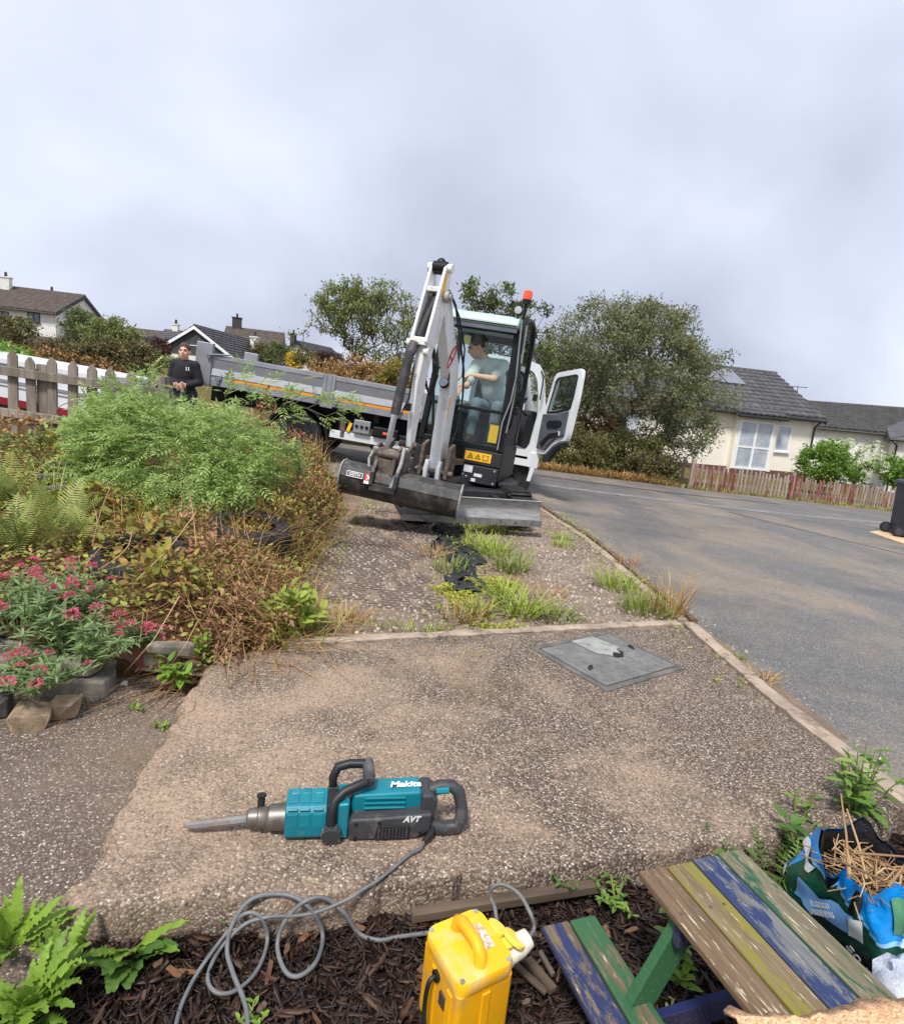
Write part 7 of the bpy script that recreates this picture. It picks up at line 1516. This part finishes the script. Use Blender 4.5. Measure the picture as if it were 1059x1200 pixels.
ex=[q(x,y,D) for x,y,D in((172,436,4.6),(176,444,4.6),(168,450,4.6),(290,447,4.4),(318,452,4.35),(345,458,4.3),(372,464,4.3),(395,470,4.3),(410,480,4.3),(300,465,4.35),(340,475,4.3),(265,462,4.4),(382,488,4.3),(330,490,4.3),(150,470,4.8),(140,462,4.8),(120,478,4.9),(300,505,4.3),(310,520,4.3),(165,476,4.5),(275,490,4.3))]
shrub('leafy_shrub','big light green feathery shrub filling the middle of the raised bed',p,[C(190,535,4.7,.55,.5,.36),C(135,525,4.8,.32,.45,.26),C(255,530,4.55,.42,.45,.30),C(165,500,4.75,.40,.4,.22),C(150,575,4.5,.4,.35,.2),C(285,555,4.4,.26,.3,.22),C(130,492,4.9,.22,.3,.14),C(230,580,4.3,.35,.3,.25)],380,G_SHRUB,MSTEM,11,.085,.115,PIN,71,extra=ex)
p2=bedpt(300,560); shrub('tall_weed','rusty red seeding weed stem standing in front of the truck wheel',(p2.x,p2.y,p2.z-.02),[(.05,0,.5,.08,.08,.32),(.1,.0,.3,.14,.12,.24)],20,G_RED,MSTEMR,10,.05,.055,diamond(.4),72,cat='weed',up=.05)
# yellow leaves of bramble at several places
for (x,y,rx,ry,rz,n,mat_,lab,sd,sz) in((85,540,.22,.2,.14,26,G_YEL,'yellow leaved bramble left of the big green shrub',73,.06),(165,640,.26,.22,.13,34,G_BRAM,'yellow green bramble above the pink flowers',74,.055),(195,690,.20,.16,.12,30,G_BRAM,'orange tinted bramble beside the half buried tyre',75,.05),(250,660,.30,.24,.10,40,G_RED,'reddish brown dead plant in the middle of the bed',76,.045),(290,700,.24,.2,.10,34,G_RED,'dark dead dock stems near the driveway edge',77,.04),(240,722,.16,.12,.08,26,G_RED,'brown dead leaves hanging over the bed corner',78,.04),(310,705,.16,.12,.06,26,G_BRAM,'yellow green bramble leaves at the driveway corner of the bed',95,.04),(270,715,.16,.12,.06,26,G_RED,'dry brown leaves above the slab corner',96,.038),(325,660,.16,.2,.10,34,G_OCH,'ochre withered weed on the driveway side of the tyre',97,.038),(210,625,.2,.2,.12,40,G_RED,'brown dead stems and leaves behind the pale bed stone',98,.038),(265,560,.25,.2,.18,30,G_WIND,'olive weed in front of the big green shrub',79,.05),(335,600,.2,.25,.2,30,G_BRAM,'yellowing weed at the driveway side of the bed',80,.045),(320,570,.25,.25,.25,34,G_SHRUB,'soft green weed right of the big shrub',81,.06),(120,600,.25,.2,.12,30,G_BRAM,'low bramble between the fern and the tyre',82,.05),(55,545,.3,.3,.2,34,G_WIND,'olive green weed behind the fern',83,.055),(20,515,.35,.3,.2,34,G_OCH,'dry ochre weed below the grey fence',84,.05),(110,525,.3,.25,.2,34,G_WIND,'green weed under the grey fence rail',85,.055),(345,690,.10,.12,.14,22,G_GRASS,'bright green weed on the driveway edge of the bed',86,.07),(370,560,.2,.25,.25,40,G_OCH,'ochre seeding weed by the excavator bucket',87,.04),(345,530,.2,.25,.16,34,G_RED,'rusty seeding weed below the truck wheel',88,.035)):
    pp=bedpt(x,y+rz*60); tm=oval(.55,.05,.12) if sz>.045 else diamond(.4); shrub('bed_weed',lab,(pp.x,pp.y,pp.z-.02),[(0,0,rz*.9,rx,ry,rz)],n,mat_,MSTEMB,9,.06,sz,tm,sd,cat='weed')
# bracken and fern fronds
def frond(L,pairs=20,wd=.17,arch=.5,r=rng):
    V=[];F=[]; P=[]
    for i in range(pairs+2):
        u=i/(pairs+1); P.append((L*u*(1-.15*u*arch),0,L*(.55*u-arch*.75*u*u)))
    for i in range(2,pairs+1):
        u=i/(pairs+1); l=L*wd*math.sin(PI*min(1,.12+u*.9))**.8*(1.25-u*.55); c=P[i]
        for sg in(-1,1):
            k=len(V); w_=L*.0095; tx=.35
            V+=[(c[0]-w_,c[1],c[2]),(c[0]+w_*1.2,c[1],c[2]),(c[0]+l*tx*.5+w_*1.3,c[1]+sg*l*.5,c[2]+.02*l),(c[0]+l*tx*.5-w_,c[1]+sg*l*.5,c[2]+.02*l),(c[0]+l*tx,c[1]+sg*l,c[2]-.12*l)]
            F+=[(k,k+1,k+2),(k,k+2,k+3),(k+3,k+2,k+4)]
    k=len(V); w_=L*.006
    for i,pp in enumerate(P): V+=[(pp[0],pp[1]-w_,pp[2]+.001),(pp[0],pp[1]+w_,pp[2]+.001)]
    for i in range(len(P)-1): a=k+2*i; F+=[(a,a+2,a+3),(a,a+3,a+1)]
    return np.array(V),np.array(F)
MFR=LM('frond_green',[s(116,134,62),s(142,156,80),s(166,172,96),s(104,124,60)],island=False)
def fern(label,loc,n,L,seed,mat=MFR,el=(.7,1.45),az=(0,2*PI),arch=.35,pairs=20):
    r=np.random.default_rng(seed); t=thing('fern',label,'fern',loc); v=[]
    for k in range(3):
        V,F=frond(L*(.85+.15*k),pairs,.18+.02*k,arch*(.8+.25*k),r); o=npobj('frond',[(V,F)],mat,t); v.append(o)
    for k in range(n):
        o=v[k] if k<3 else inst('frond',v[k%3].data,(0,0,0),None,1,t)
        a=r.uniform(*az); e=r.uniform(*el); o.rotation_euler=(r.normal(0,.35),-e*.6,a); sc_=r.uniform(.75,1.1); o.scale=(sc_,)*3; o.location=(r.normal(0,.05),r.normal(0,.05),0)
    return t
for (x,y,n,L,lab,sd) in((22,650,24,.36,'large yellow green fern at the left frame edge above the pink flowers',1),(60,620,18,.32,'fern beside the stacked stones in the bed',2),(95,640,12,.26,'small fern right of the large one near the tyre',3),(8,600,16,.40,'paler fern half cut by the left frame edge',4),(335,560,5,.30,'small pale fern on the driveway side of the big shrub',5)):
    pp=bedpt(x,y); fern(lab,pp,n,L,sd)
# red valerian with separate flower heads
def valerian(label,loc,rx,ry,h,nst,nfl,seed):
    r=np.random.default_rng(seed); t=thing('valerian_plant',label,'flowering plant',loc); ch=[]; lv=[]; heads=[]
    for k in range(nst):
        a=r.uniform(0,2*PI); q_=math.sqrt(r.uniform(0,1)); b0=np.array([rx*.4*q_*math.cos(a),ry*.4*q_*math.sin(a),0]); tip=np.array([rx*q_*math.cos(a)*1.1,ry*q_*math.sin(a)*1.1,h*(1.05-.6*q_**2)*r.uniform(.75,1.12)]); m_=(b0+tip)/2+np.array([0,0,h*.12]); P=np.array([b0+(m_-b0)*u*2 if u<.5 else m_+(tip-m_)*(u-.5)*2 for u in(0,.25,.5,.75,1)]); ch.append(nptube(P,[.003,.003,.0028,.0024,.0018],4)); heads.append(tip)
        n=32; u=r.uniform(.2,1,n); pos=np.array([np.interp(u,np.linspace(0,1,5),P[:,i]) for i in range(3)]).T; d=randdir(n,r); d[:,2]=np.abs(d[:,2])*.5+.05; lv.append(scatter(*oval(.20,.03,.2),pos,frames(d,np.tile([0,0,1.],(n,1))+.3*randdir(n,r)),r.uniform(.03,.06,n)))
    npobj('stem',ch,MSTEM,t); npobj('foliage',lv,G_VAL,t)
    n=70; dd=randdir(n,r); dd[:,2]=np.abs(dd[:,2]); pos=dd*np.array([.021,.021,.014])*r.uniform(.6,1.05,(n,1)); q=scatter(*diamond(.7,.01,.1),pos,frames(dd+.6*randdir(n,r),randdir(n,r)),r.uniform(.007,.012,n)); src=None
    for k in range(nfl):
        tip=heads[k%len(heads)]+ (r.normal(0,.03,3) if k>=len(heads) else 0)+np.array([0,0,.022])
        if src is None: src=npobj('flower_head',[q],MPINKF,t); src.location=tip
        else: inst('flower_head',src.data,tip,(r.normal(0,.5),r.normal(0,.5),r.uniform(0,6)),r.uniform(.65,1.25),t)
for (x,y,rx,ry,h,ns,nf,lab,sd) in((25,715,.30,.22,.24,34,22,'red valerian with many faded pink heads at the left frame edge',1),(95,735,.26,.20,.20,30,9,'red valerian with bright pink heads above the grey wall stones',2),(70,690,.25,.2,.22,26,9,'leafy red valerian between the fern and the wall',3),(158,712,.10,.10,.12,8,8,'small red valerian clump by the red block with crimson heads',4),(35,770,.26,.10,.12,18,13,'red valerian trailing pink heads over the top wall stones',5)):
    pp=bedpt(x,y+25); valerian(lab,(pp.x,pp.y,max(pp.z,.06)),rx,ry,h,ns,nf,sd)
# dry grasses along the driveway side, tangles of stalks, ground cover
bz_=lambda x,y:bed_z(x,y)-.01
def specs(L,n,rx,ry,h,ln,wd,bd,xy=None):
    o=[]
    for (x,y) in L:
        pp=bedpt(x,y); o.append((pp.x,pp.y,rx,ry,n,h,ln,wd,bd))
    return o
tuftstuff('dry_grass','dry tan grass along the driveway edge of the raised bed','grass',G_DRY,specs([(385,545),(375,570),(365,590),(355,610),(350,640),(345,665),(335,690),(318,712)],60,.16,.2,.16,.9,.003,1.0),bz_,91)
tuftstuff('ochre_grass','ochre seeding grass on the bed beside the excavator bucket','grass',G_OCH,specs([(392,530),(380,552),(365,560),(345,590),(330,610),(372,528),(355,540),(335,560),(300,610),(280,640)],70,.24,.26,.20,.8,.003,.8),bz_,92)
tuftstuff('bed_grass','green grass blades mixed through the raised bed','grass',G_GRASS,specs([(150,590),(180,600),(210,590),(100,580),(240,610),(350,700),(300,590),(60,600),(130,560),(265,600)],38,.24,.2,.26,.5,.004,.7),bz_,93)
tuftstuff('dead_stalks','tangle of brown dead stalks over the raised bed','dead stalks',G_RED,specs([(140,640),(160,625),(210,640),(240,690),(230,720),(270,700),(300,680),(260,650),(200,700),(310,650),(250,740),(290,725),(180,655),(280,670),(325,700),(310,720),(260,725),(335,670)],75,.22,.18,.13,1.4,.0026,1.2),bz_,94)
tuftstuff('straw_stalks','pale fallen straw stalks over the raised bed','dead stalks',G_DRY,specs([(150,630),(205,620),(240,600),(270,620),(300,640),(250,680),(220,660),(290,700),(120,650),(180,610)],40,.26,.2,.24,1.2,.0028,1.1),bz_,95)
r=np.random.default_rng(6); n=26000; x=r.uniform(-4.5,-.75,n); y=r.uniform(2.4,7.0,n); ok=(x<bed_edge(y)+.02); x,y=x[ok],y[ok]; n=len(x)
P=np.stack([x,y,bed_z(x,y)+r.uniform(.0,.06,n)],-1); tag(npobj('leaf_litter',[scatter(*oval(.45,.05,.2),P[:n//2],frames(randdir(n//2,r)*[1,1,.4],randdir(n//2,r)+[0,0,.8]),r.uniform(.018,.045,n//2)),],G_RED),'brown dead leaf litter covering the raised bed','leaf litter',kind='stuff')
P2=P[n//2:]; m=len(P2); tag(npobj('ground_cover',[scatter(*oval(.6,.05,.1),P2+[0,0,.03],frames(randdir(m,r)*[1,1,.5],randdir(m,r)*.6+[0,0,1]),r.uniform(.018,.04,m))],G_GRASS),'low mixed green and yellow ground cover on the raised bed','ground cover',kind='stuff')
# a few loose pale stalks arching by the tyre
ch=[]
for pts in(((108,640,2.95),(118,600,3.0),(130,570,3.05)),((115,668,2.75),(135,655,2.75),(150,640,2.85),(155,622,2.9)),((120,640,2.9),(100,665,2.8),(100,700,2.7)),((160,680,2.7),(200,640,2.9),(230,600,3.1)),((60,500,3.9),(68,478,3.9),(85,470,3.9)),((230,640,3.0),(226,600,3.1),(222,575,3.1)),((300,660,3.1),(310,620,3.2),(335,590,3.2))):
    ch.append(nptube(smooth_path([at(*q_) for q_ in pts],6),[.003]*(6*(len(pts)-1)+1),5))
tag(npobj('bent_stalk',ch,MSTRAW),'bent pale dead stalks arching over the tyre','dead stalks',kind='stuff')
# ---- driveway planting: grass tufts, sedum mat, torn black membrane
def tuft(label,px,py,n,rx,h,seed,mat=G_GRASS,ln=.8,wd=.005,bd=.7,ry=None):
    pp=gr(px,py,-.02); t=thing('grass_tuft',label,'grass tuft',(pp.x,pp.y,float(drive_z(pp.x,pp.y))-.005)); npobj('blades',[blades(n,(0,0,0),rx,ry or rx,h,.4,ln,wd,bd,np.random.default_rng(seed))],mat,t)
tuft('bright green spiky grass tuft nearest the slab on the driveway',612,718,110,.12,.15,1,wd=.0062); tuft('green grass tuft in the middle strip behind the sedum',578,650,110,.12,.16,2); tuft('darker grass tuft half under the dozer blade',585,622,100,.13,.17,3,G_FERN); tuft('low grass tuft on the kerb side of the driveway',722,688,150,.13,.14,4,ln=.6,wd=.004); tuft('sprawling green tuft just before the slab corner',752,715,160,.16,.14,5,G_FERN,ln=.6,wd=.004)
tuft('dry seeding grass tuft at the slab corner by the road',782,718,110,.11,.26,6,G_DRY,ln=.5,wd=.0028); tuft('small green tuft beside the kerb under the blade corner',657,630,70,.10,.08,7,ln=.6,wd=.004); tuft('flat green tuft near the kerb halfway up the driveway',662,640,80,.12,.07,8,ln=.7,wd=.004); tuft('pale grass tuft left of the sedum patch',545,722,90,.14,.10,9,G_DRY,ln=.7,wd=.004); tuft('thin grass fringe at the slab edge below the gravel',480,738,60,.25,.06,10,G_GRASS,ln=.7,wd=.004,ry=.05); tuft('sparse dry tuft by the bed on the near driveway',400,730,80,.15,.10,11,G_DRY,ln=.7,wd=.004); tuft('leafy green tuft where the black membrane ends',560,640,90,.14,.13,17); tuft('pale green tuft beside the torn membrane',598,668,110,.13,.16,18,G_FERN); tuft('straggling dry tuft on the right wheel track',640,700,60,.14,.08,19,G_DRY,ln=.8,wd=.003); tuft('low green tuft under the bucket end',552,618,90,.16,.12,20); tuft('ragged tuft on the left of the middle strip',508,650,80,.12,.10,21,G_OCH,ln=.8,wd=.003); tuft('yellowing tuft in front of the sedum',560,718,90,.13,.10,22,G_GRASS,ln=.8,wd=.004); tuft('green tuft between spiky tuft and sedum',590,700,90,.10,.12,23); tuft('weedy green tuft right of the spiky one',650,722,90,.14,.08,12,G_FERN,ln=.7,wd=.005); tuft('dry tuft beside the kerb board',735,660,60,.10,.10,13,G_OCH,ln=.6,wd=.003); tuft('dull green tuft left of the torn membrane',525,668,80,.14,.12,14,G_FERN,ln=.7,wd=.004); tuft('tiny grass tuft growing in the road joint by the slab',860,770,40,.06,.05,15,G_FERN,ln=.7,wd=.003); tuft('dry tuft at the concrete border beside the road',893,795,60,.07,.05,16,G_DRY,ln=.8,wd=.003)
r=np.random.default_rng(12)
for (px,py,rx,ry,lab) in((575,685,.20,.16,'yellow green sedum mat in the middle of the driveway'),(540,700,.11,.13,'smaller sedum patch left of the main mat'),(520,690,.09,.10,'pale sedum patch by the gravel on the left'),(590,735,.20,.04,'thin sedum line along the slab edge')):
    pp=gr(px,py,-.01); t=thing('sedum_patch',lab,'ground plant',(pp.x,pp.y,float(drive_z(pp.x,pp.y)))); n=int(9000*rx*ry*4); a=r.uniform(0,2*PI,n); q_=np.sqrt(r.uniform(0,1,n)); lump=.035*(1+.6*np.sin(30*rx*q_*np.cos(a)))*(1-q_**2)+.01; P=np.stack([rx*q_*np.cos(a)*(1+.2*np.sin(3*a)),ry*q_*np.sin(a),lump*r.uniform(.3,1.2,n)],-1)
    npobj('leaves',[scatter(*oval(.6,.06,.05),P,frames(randdir(n,r)*[1,1,.5],randdir(n,r)*.6+[0,0,1]),r.uniform(.012,.024,n))],G_SEDUM,t)
MMEM=pmat('membrane',s(30,31,36),s(48,49,54),18,.6,bump=.6,bscale=50,bdist=.01)
for (px,py,sx,sy,lab,sd) in((546,662,.22,.95,'torn black weed membrane in the middle strip of the driveway',1),(528,625,.24,.9,'dark crumpled membrane under the excavator bucket',2)):
    pp=gr(px,py,0); r=np.random.default_rng(sd); rows=[]
    for j in range(14): rows.append([(sx*(i/11-.5)*(1+.3*math.sin(j*.9))+.03*r.normal(),sy*(j/13-.5)*1.4+.012*r.normal(),.012+.028*abs(math.sin(i*1.3+j*.8))*r.uniform(.2,1)) for i in range(12)])
    o=MB().sheet(rows).build('weed_membrane',MMEM,solid=.003,smooth=50); o.location=(pp.x,pp.y,float(drive_z(pp.x,pp.y))); tag(o,lab,'weed membrane')
r=np.random.default_rng(13); n=9500; x=r.uniform(-1.05,1.6,n); y=r.uniform(2.75,8,n); mk=(1.5*np.exp(-((x-.22)/.26)**2)*(y<6.6)+np.exp(-((x+1.0)/.18)**2)+.7*np.exp(-((x-1.45)/.16)**2))*r.uniform(0,1,n)>.22; x,y=x[mk],y[mk]; n=len(x)
tag(npobj('driveway_weeds',[scatter(*oval(.5,.05,.1),np.stack([x,y,drive_z(x,y)+r.uniform(0,.03,n)],-1),frames(randdir(n,r)*[1,1,.7],randdir(n,r)*.6+[0,0,1]),r.uniform(.012,.04,n))],G_GRASS),'small weeds scattered along the driveway strips','weeds',kind='stuff')
# ---- small plants whose leaves can be counted: each leaf its own part
def leafy(name,label,cat,loc,leaves,mat,variants,stem=None,stemmat=MSTEM):
    t=thing(name,label,cat,loc)
    if stem: npobj('stem',stem,stemmat,t,True)
    ms=[]
    for (V,F) in variants:
        me=npobj('leaf',[(np.array(V,float),np.array(F))],mat); ms.append(me.data); bpy.data.objects.remove(me)
    for i,(p,d,up_,sc_) in enumerate(leaves):
        R=frames(np.array([d],float),np.array([up_],float))[0]; M=Matrix.Identity(4)
        for a in range(3):
            for c_ in range(3): M[a][c_]=R[a][c_]*sc_
            M[a][3]=p[a]
        inst('leaf',ms[i%len(ms)],None,parent=t,M=M)
    return t
def lobed(L=1,wd=.34,n=9,lob=.35,droop=.35,seed=0):
    r=np.random.default_rng(seed); V=[];F=[]
    for i in range(2*n+1):
        u=i/(2*n); w_=wd*math.sin(PI*(.06+.90*u**.75))**.8*(1-lob*(i%2)*r.uniform(.6,1.2)); z=.35*u-droop*1.3*u*u; V+=[(u,-w_/1.0,z+.10*w_+.03*r.normal()),(u,0,z),(u,w_/1.0,z+.10*w_+.03*r.normal())]
    for i in range(2*n): a=3*i; F+=[(a,a+1,a+4),(a,a+4,a+3),(a+1,a+2,a+5),(a+1,a+5,a+4)]
    return V,F
def rosette(name,label,cat,loc,n,L,mat,vs,seed,el=(.1,1.1),az=(0,6.28),rise=0):
    r=np.random.default_rng(seed); lv=[]
    for k in range(n):
        a=r.uniform(*az); e=r.uniform(*el); lv.append(((.02*math.cos(a),.02*math.sin(a),rise*k/n),(math.cos(a)*math.cos(e),math.sin(a)*math.cos(e),math.sin(e)),(-math.sin(e)*math.cos(a),-math.sin(e)*math.sin(a),math.cos(e)+.2),L*r.uniform(.6,1.1)))
    return leafy(name,label,cat,loc,lv,mat,vs)
p=gr(35,1195,-.08); vs=[lobed(1,.17,9,.5,.3,k) for k in range(3)]
rosette('sow_thistle','bright green lobed leaf weed at the lower left corner of the mulch','weed',(p.x,p.y,-.08),34,.115,G_LIGHT,vs,1,(.15,1.25),rise=.07)
p=gr(15,1130,-.08); rosette('sow_thistle','taller bright green weed behind the corner one beside the slab','weed',(p.x,p.y,-.08),28,.105,G_LIGHT,vs,2,(.2,1.3),rise=.08); p=gr(75,1150,-.08); rosette('sow_thistle','pale green lobed weed between the corner weed and the dark broad leaves','weed',(p.x,p.y,-.08),20,.095,G_LIGHT,vs,5,(.2,1.2),rise=.05)
p=gr(150,1118,-.08); rosette('broad_leaf_weed','dark green broad leaved weed under the slab corner','weed',(p.x,p.y,-.08),9,.11,G_MID,[lobed(1,.26,8,.14,.25,5),lobed(1,.30,8,.12,.3,6)],3,(.15,.9),(-2.7,.1))
p=gr(150,1112,-.08); rosette('broad_leaf_weed','lighter long leaved weed beside the dark broad leaves','weed',(p.x,p.y,-.075),6,.12,G_LIGHT,[lobed(1,.15,8,.2,.25,7)],4,(.15,.8),(-2.4,.3))
p=gr(795,1195,-.14)
def branchy(name,label,cat,loc,nst,h,sp,per,leafL,mat,vs,seed,updir=(0,0,1),stemmat=MSTEM,lo=.25,ang=.5,droop=-.1):
    r=np.random.default_rng(seed); ch=[];lv=[]
    for k in range(nst):
        a=r.uniform(0,6.28); ln=r.uniform(.2,1)*sp; P=[np.zeros(3)]; 
        for u in(.25,.5,.75,1): P.append(np.array([math.cos(a)*ln*u**1.3,math.sin(a)*ln*u**1.3,h*u*r.uniform(.85,1.05)*(1-.25*(ln/sp if sp else 0))]))
        P=np.array(P); ch.append(nptube(P,[.0045,.004,.0032,.0025,.0015],5))
        for q_ in range(per):
            u=lo+(1-lo)*(q_+.5)/per; p_=[float(np.interp(u,np.linspace(0,1,5),P[:,i])) for i in range(3)]; b_=q_*2.4+r.normal(0,.4); e=r.normal(ang,.3); d=np.array([math.cos(b_)*math.cos(e),math.sin(b_)*math.cos(e),math.sin(e)]); lv.append((p_,d+[0,0,droop],(0,0,1) if abs(d[2])<.9 else (1,0,0),leafL*r.uniform(.6,1.15)*(1.05-.3*u)))
    return leafy(name,label,cat,loc,lv,mat,vs,ch,stemmat)
ov=[oval(.42,.05,.18),oval(.48,.08,.25),oval(.38,.03,.1)]
p=gr(1000,965,-.05); branchy('sapling','leafy green sapling standing at the slab corner behind the compost bag','sapling',(p.x,p.y,-.10),11,.34,.18,11,.075,G_SAP,ov,11)
p=gr(905,1035,-.08); fern('green fern hidden between the picnic table and the compost bag',(p.x,p.y,-.08),11,.20,12,LM('frond_dark',[s(78,112,46),s(104,138,60),s(122,152,70)],island=False),(.4,1.3),pairs=13); p=gr(935,1010,-.07); branchy('weed','upright leafy weed against the slab edge by the bag','weed',(p.x,p.y,-.08),4,.18,.06,7,.075,G_MID,ov,13)
p=gr(205,815,-.05); branchy('evergreen_seedling','glossy yellow green seedling beside the red block','seedling',(p.x-.02,p.y+.02,-.05),6,.16,.12,8,.075,G_LIGHT,ov,14,lo=.35); p=gr(238,770,.0); branchy('evergreen_seedling','small glossy seedling at the slab corner below the dead grass','seedling',(p.x,p.y,-.03),5,.15,.08,7,.055,G_LIGHT,ov,15)
for (px,py,n,h,lab,sd,m_) in((158,832,5,.03,'tiny clover like weed on the path beneath the wall',16,G_LIGHT),(190,852,4,.02,'tiny yellow weed at the edge of the slab and path',17,G_LIGHT),(92,828,4,.05,'small weed growing behind the loose stones',18,G_LIGHT)):
    p=gr(px,py,-.05); branchy('weed',lab,'weed',(p.x,p.y,-.055),n,h,.06,4,.026,m_,ov,sd)
for (px,py,n,h,sp,per,L,lab,sd,m_) in((655,1045,6,.10,.10,8,.030,'small leaved green weed below the slab front edge',19,G_MID),(722,1055,8,.08,.11,9,.028,'clover like weed in the mulch behind the picnic table',20,G_SAP),(690,1040,6,.09,.09,8,.026,'feathery weed between two clumps under the slab edge',21,G_MID),(262,1068,5,.05,.07,6,.03,'small weed in the mulch at the slab front by the cord',22,G_MID),(790,1120,5,.16,.10,6,.055,'green weed growing up between bench and table',23,G_SAP),(792,1150,3,.07,.06,4,.06,'light green weed leaves under the table cross beam',24,G_LIGHT),(780,1190,5,.03,.07,5,.022,'tiny weed in the mulch under the bench',25,G_SAP),(290,1198,5,.03,.05,5,.03,'small pale weed at the bottom frame edge near the cord',26,G_LIGHT),(845,1010,6,.12,.10,7,.05,'leafy weed between the table end and the slab',27,G_MID),(930,985,4,.22,.08,6,.05,'thin leafy weed rising beside the slab near the sapling',28,G_SAP)):
    p=gr(px,py,-.08); branchy('weed',lab,'weed',(p.x,p.y,-.10),n,h,sp,per,L,m_,ov,sd)

# ---- loose repeated pieces become parts of their own
def split_loose(names):
    for o in list(S.objects):
        if o.type!='MESH' or o.parent is None or o.get('kind') or o.name.split('.')[0] not in names: continue
        me=o.data; n=len(me.vertices); lab=list(range(n))
        def find(i):
            while lab[i]!=i: lab[i]=lab[lab[i]]; i=lab[i]
            return i
        for p in me.polygons:
            a=find(p.vertices[0])
            for v in p.vertices[1:]: lab[find(v)]=a
        comp={}
        for p in me.polygons: comp.setdefault(find(p.vertices[0]),[]).append(p)
        if len(comp)<2: continue
        new=[]
        for ps in comp.values():
            idx={}; V=[]; F=[]
            for p in ps:
                f=[]
                for v in p.vertices:
                    if v not in idx: idx[v]=len(V); V.append(me.vertices[v].co[:])
                    f.append(idx[v])
                F.append(f)
            m2=bpy.data.meshes.new(me.name); m2.from_pydata(V,[],F); m2.materials.append(me.materials[0]); sm=ps[0].use_smooth
            if sm: m2.polygons.foreach_set('use_smooth',[True]*len(F)); m2.set_sharp_from_angle(angle=rad(35))
            new.append(m2)
        o.data=new[0]
        for m2 in new[1:]:
            q_=o.copy(); q_.data=m2; COL.objects.link(q_)
GROUPS={'house':'houses on the hillside','bungalow':'bungalows across the road','grass_tuft':'grass tufts on the driveway and slab edges','bed_weed':'weeds in the raised bed','fern':'ferns in the garden','valerian_plant':'red valerian plants by the bed wall','bush':'bushes and bramble thickets beyond the road','bracken_clump':'bracken clumps behind the truck','hydrangea_bush':'hydrangeas behind the red fence','sedum_patch':'sedum patches on the driveway','weed':'small weeds round the slab and path','sow_thistle':'bright green weeds at the mulch corner','broad_leaf_weed':'broad leaved weeds by the slab corner','evergreen_seedling':'glossy seedlings by the red block','bed_stone':'stones in the raised bed','loose_stone':'loose stones at the wall foot','old_tyre':'tyres half buried in the bed','wood_stick':'sticks lying by the bench','weed_membrane':'torn black membrane in the driveway','broadleaf_tree':'broadleaf trees across the road','picket_fence':'picket fences','television_aerial':'television aerials on the roofs'}
for o in S.objects:
    if o.parent is None and o.get('category') and o.name.split('.')[0] in GROUPS and not o.get('group'): o['group']=GROUPS[o.name.split('.')[0]]
split_loose({'corner_post','bargeboard','gutter','pin_boss','side_plate','side_knob','latch','eye','eyebrow','bolt','screw','nail','blade_arm','guard_bracket','socket','post_seam','white_sticker','screw_hole','cooling_rib','vent_slot','knob_rib','pivot_pin','boom_foot','bucket_ear','control_lever','cable','hydraulic_hose','wheel_nut','emblem','warning_symbol','antenna_bar','barrel_pad','track_roller','plinth','far_dropside','case_rib','door_latch','hitch_fitting','label_frame'})
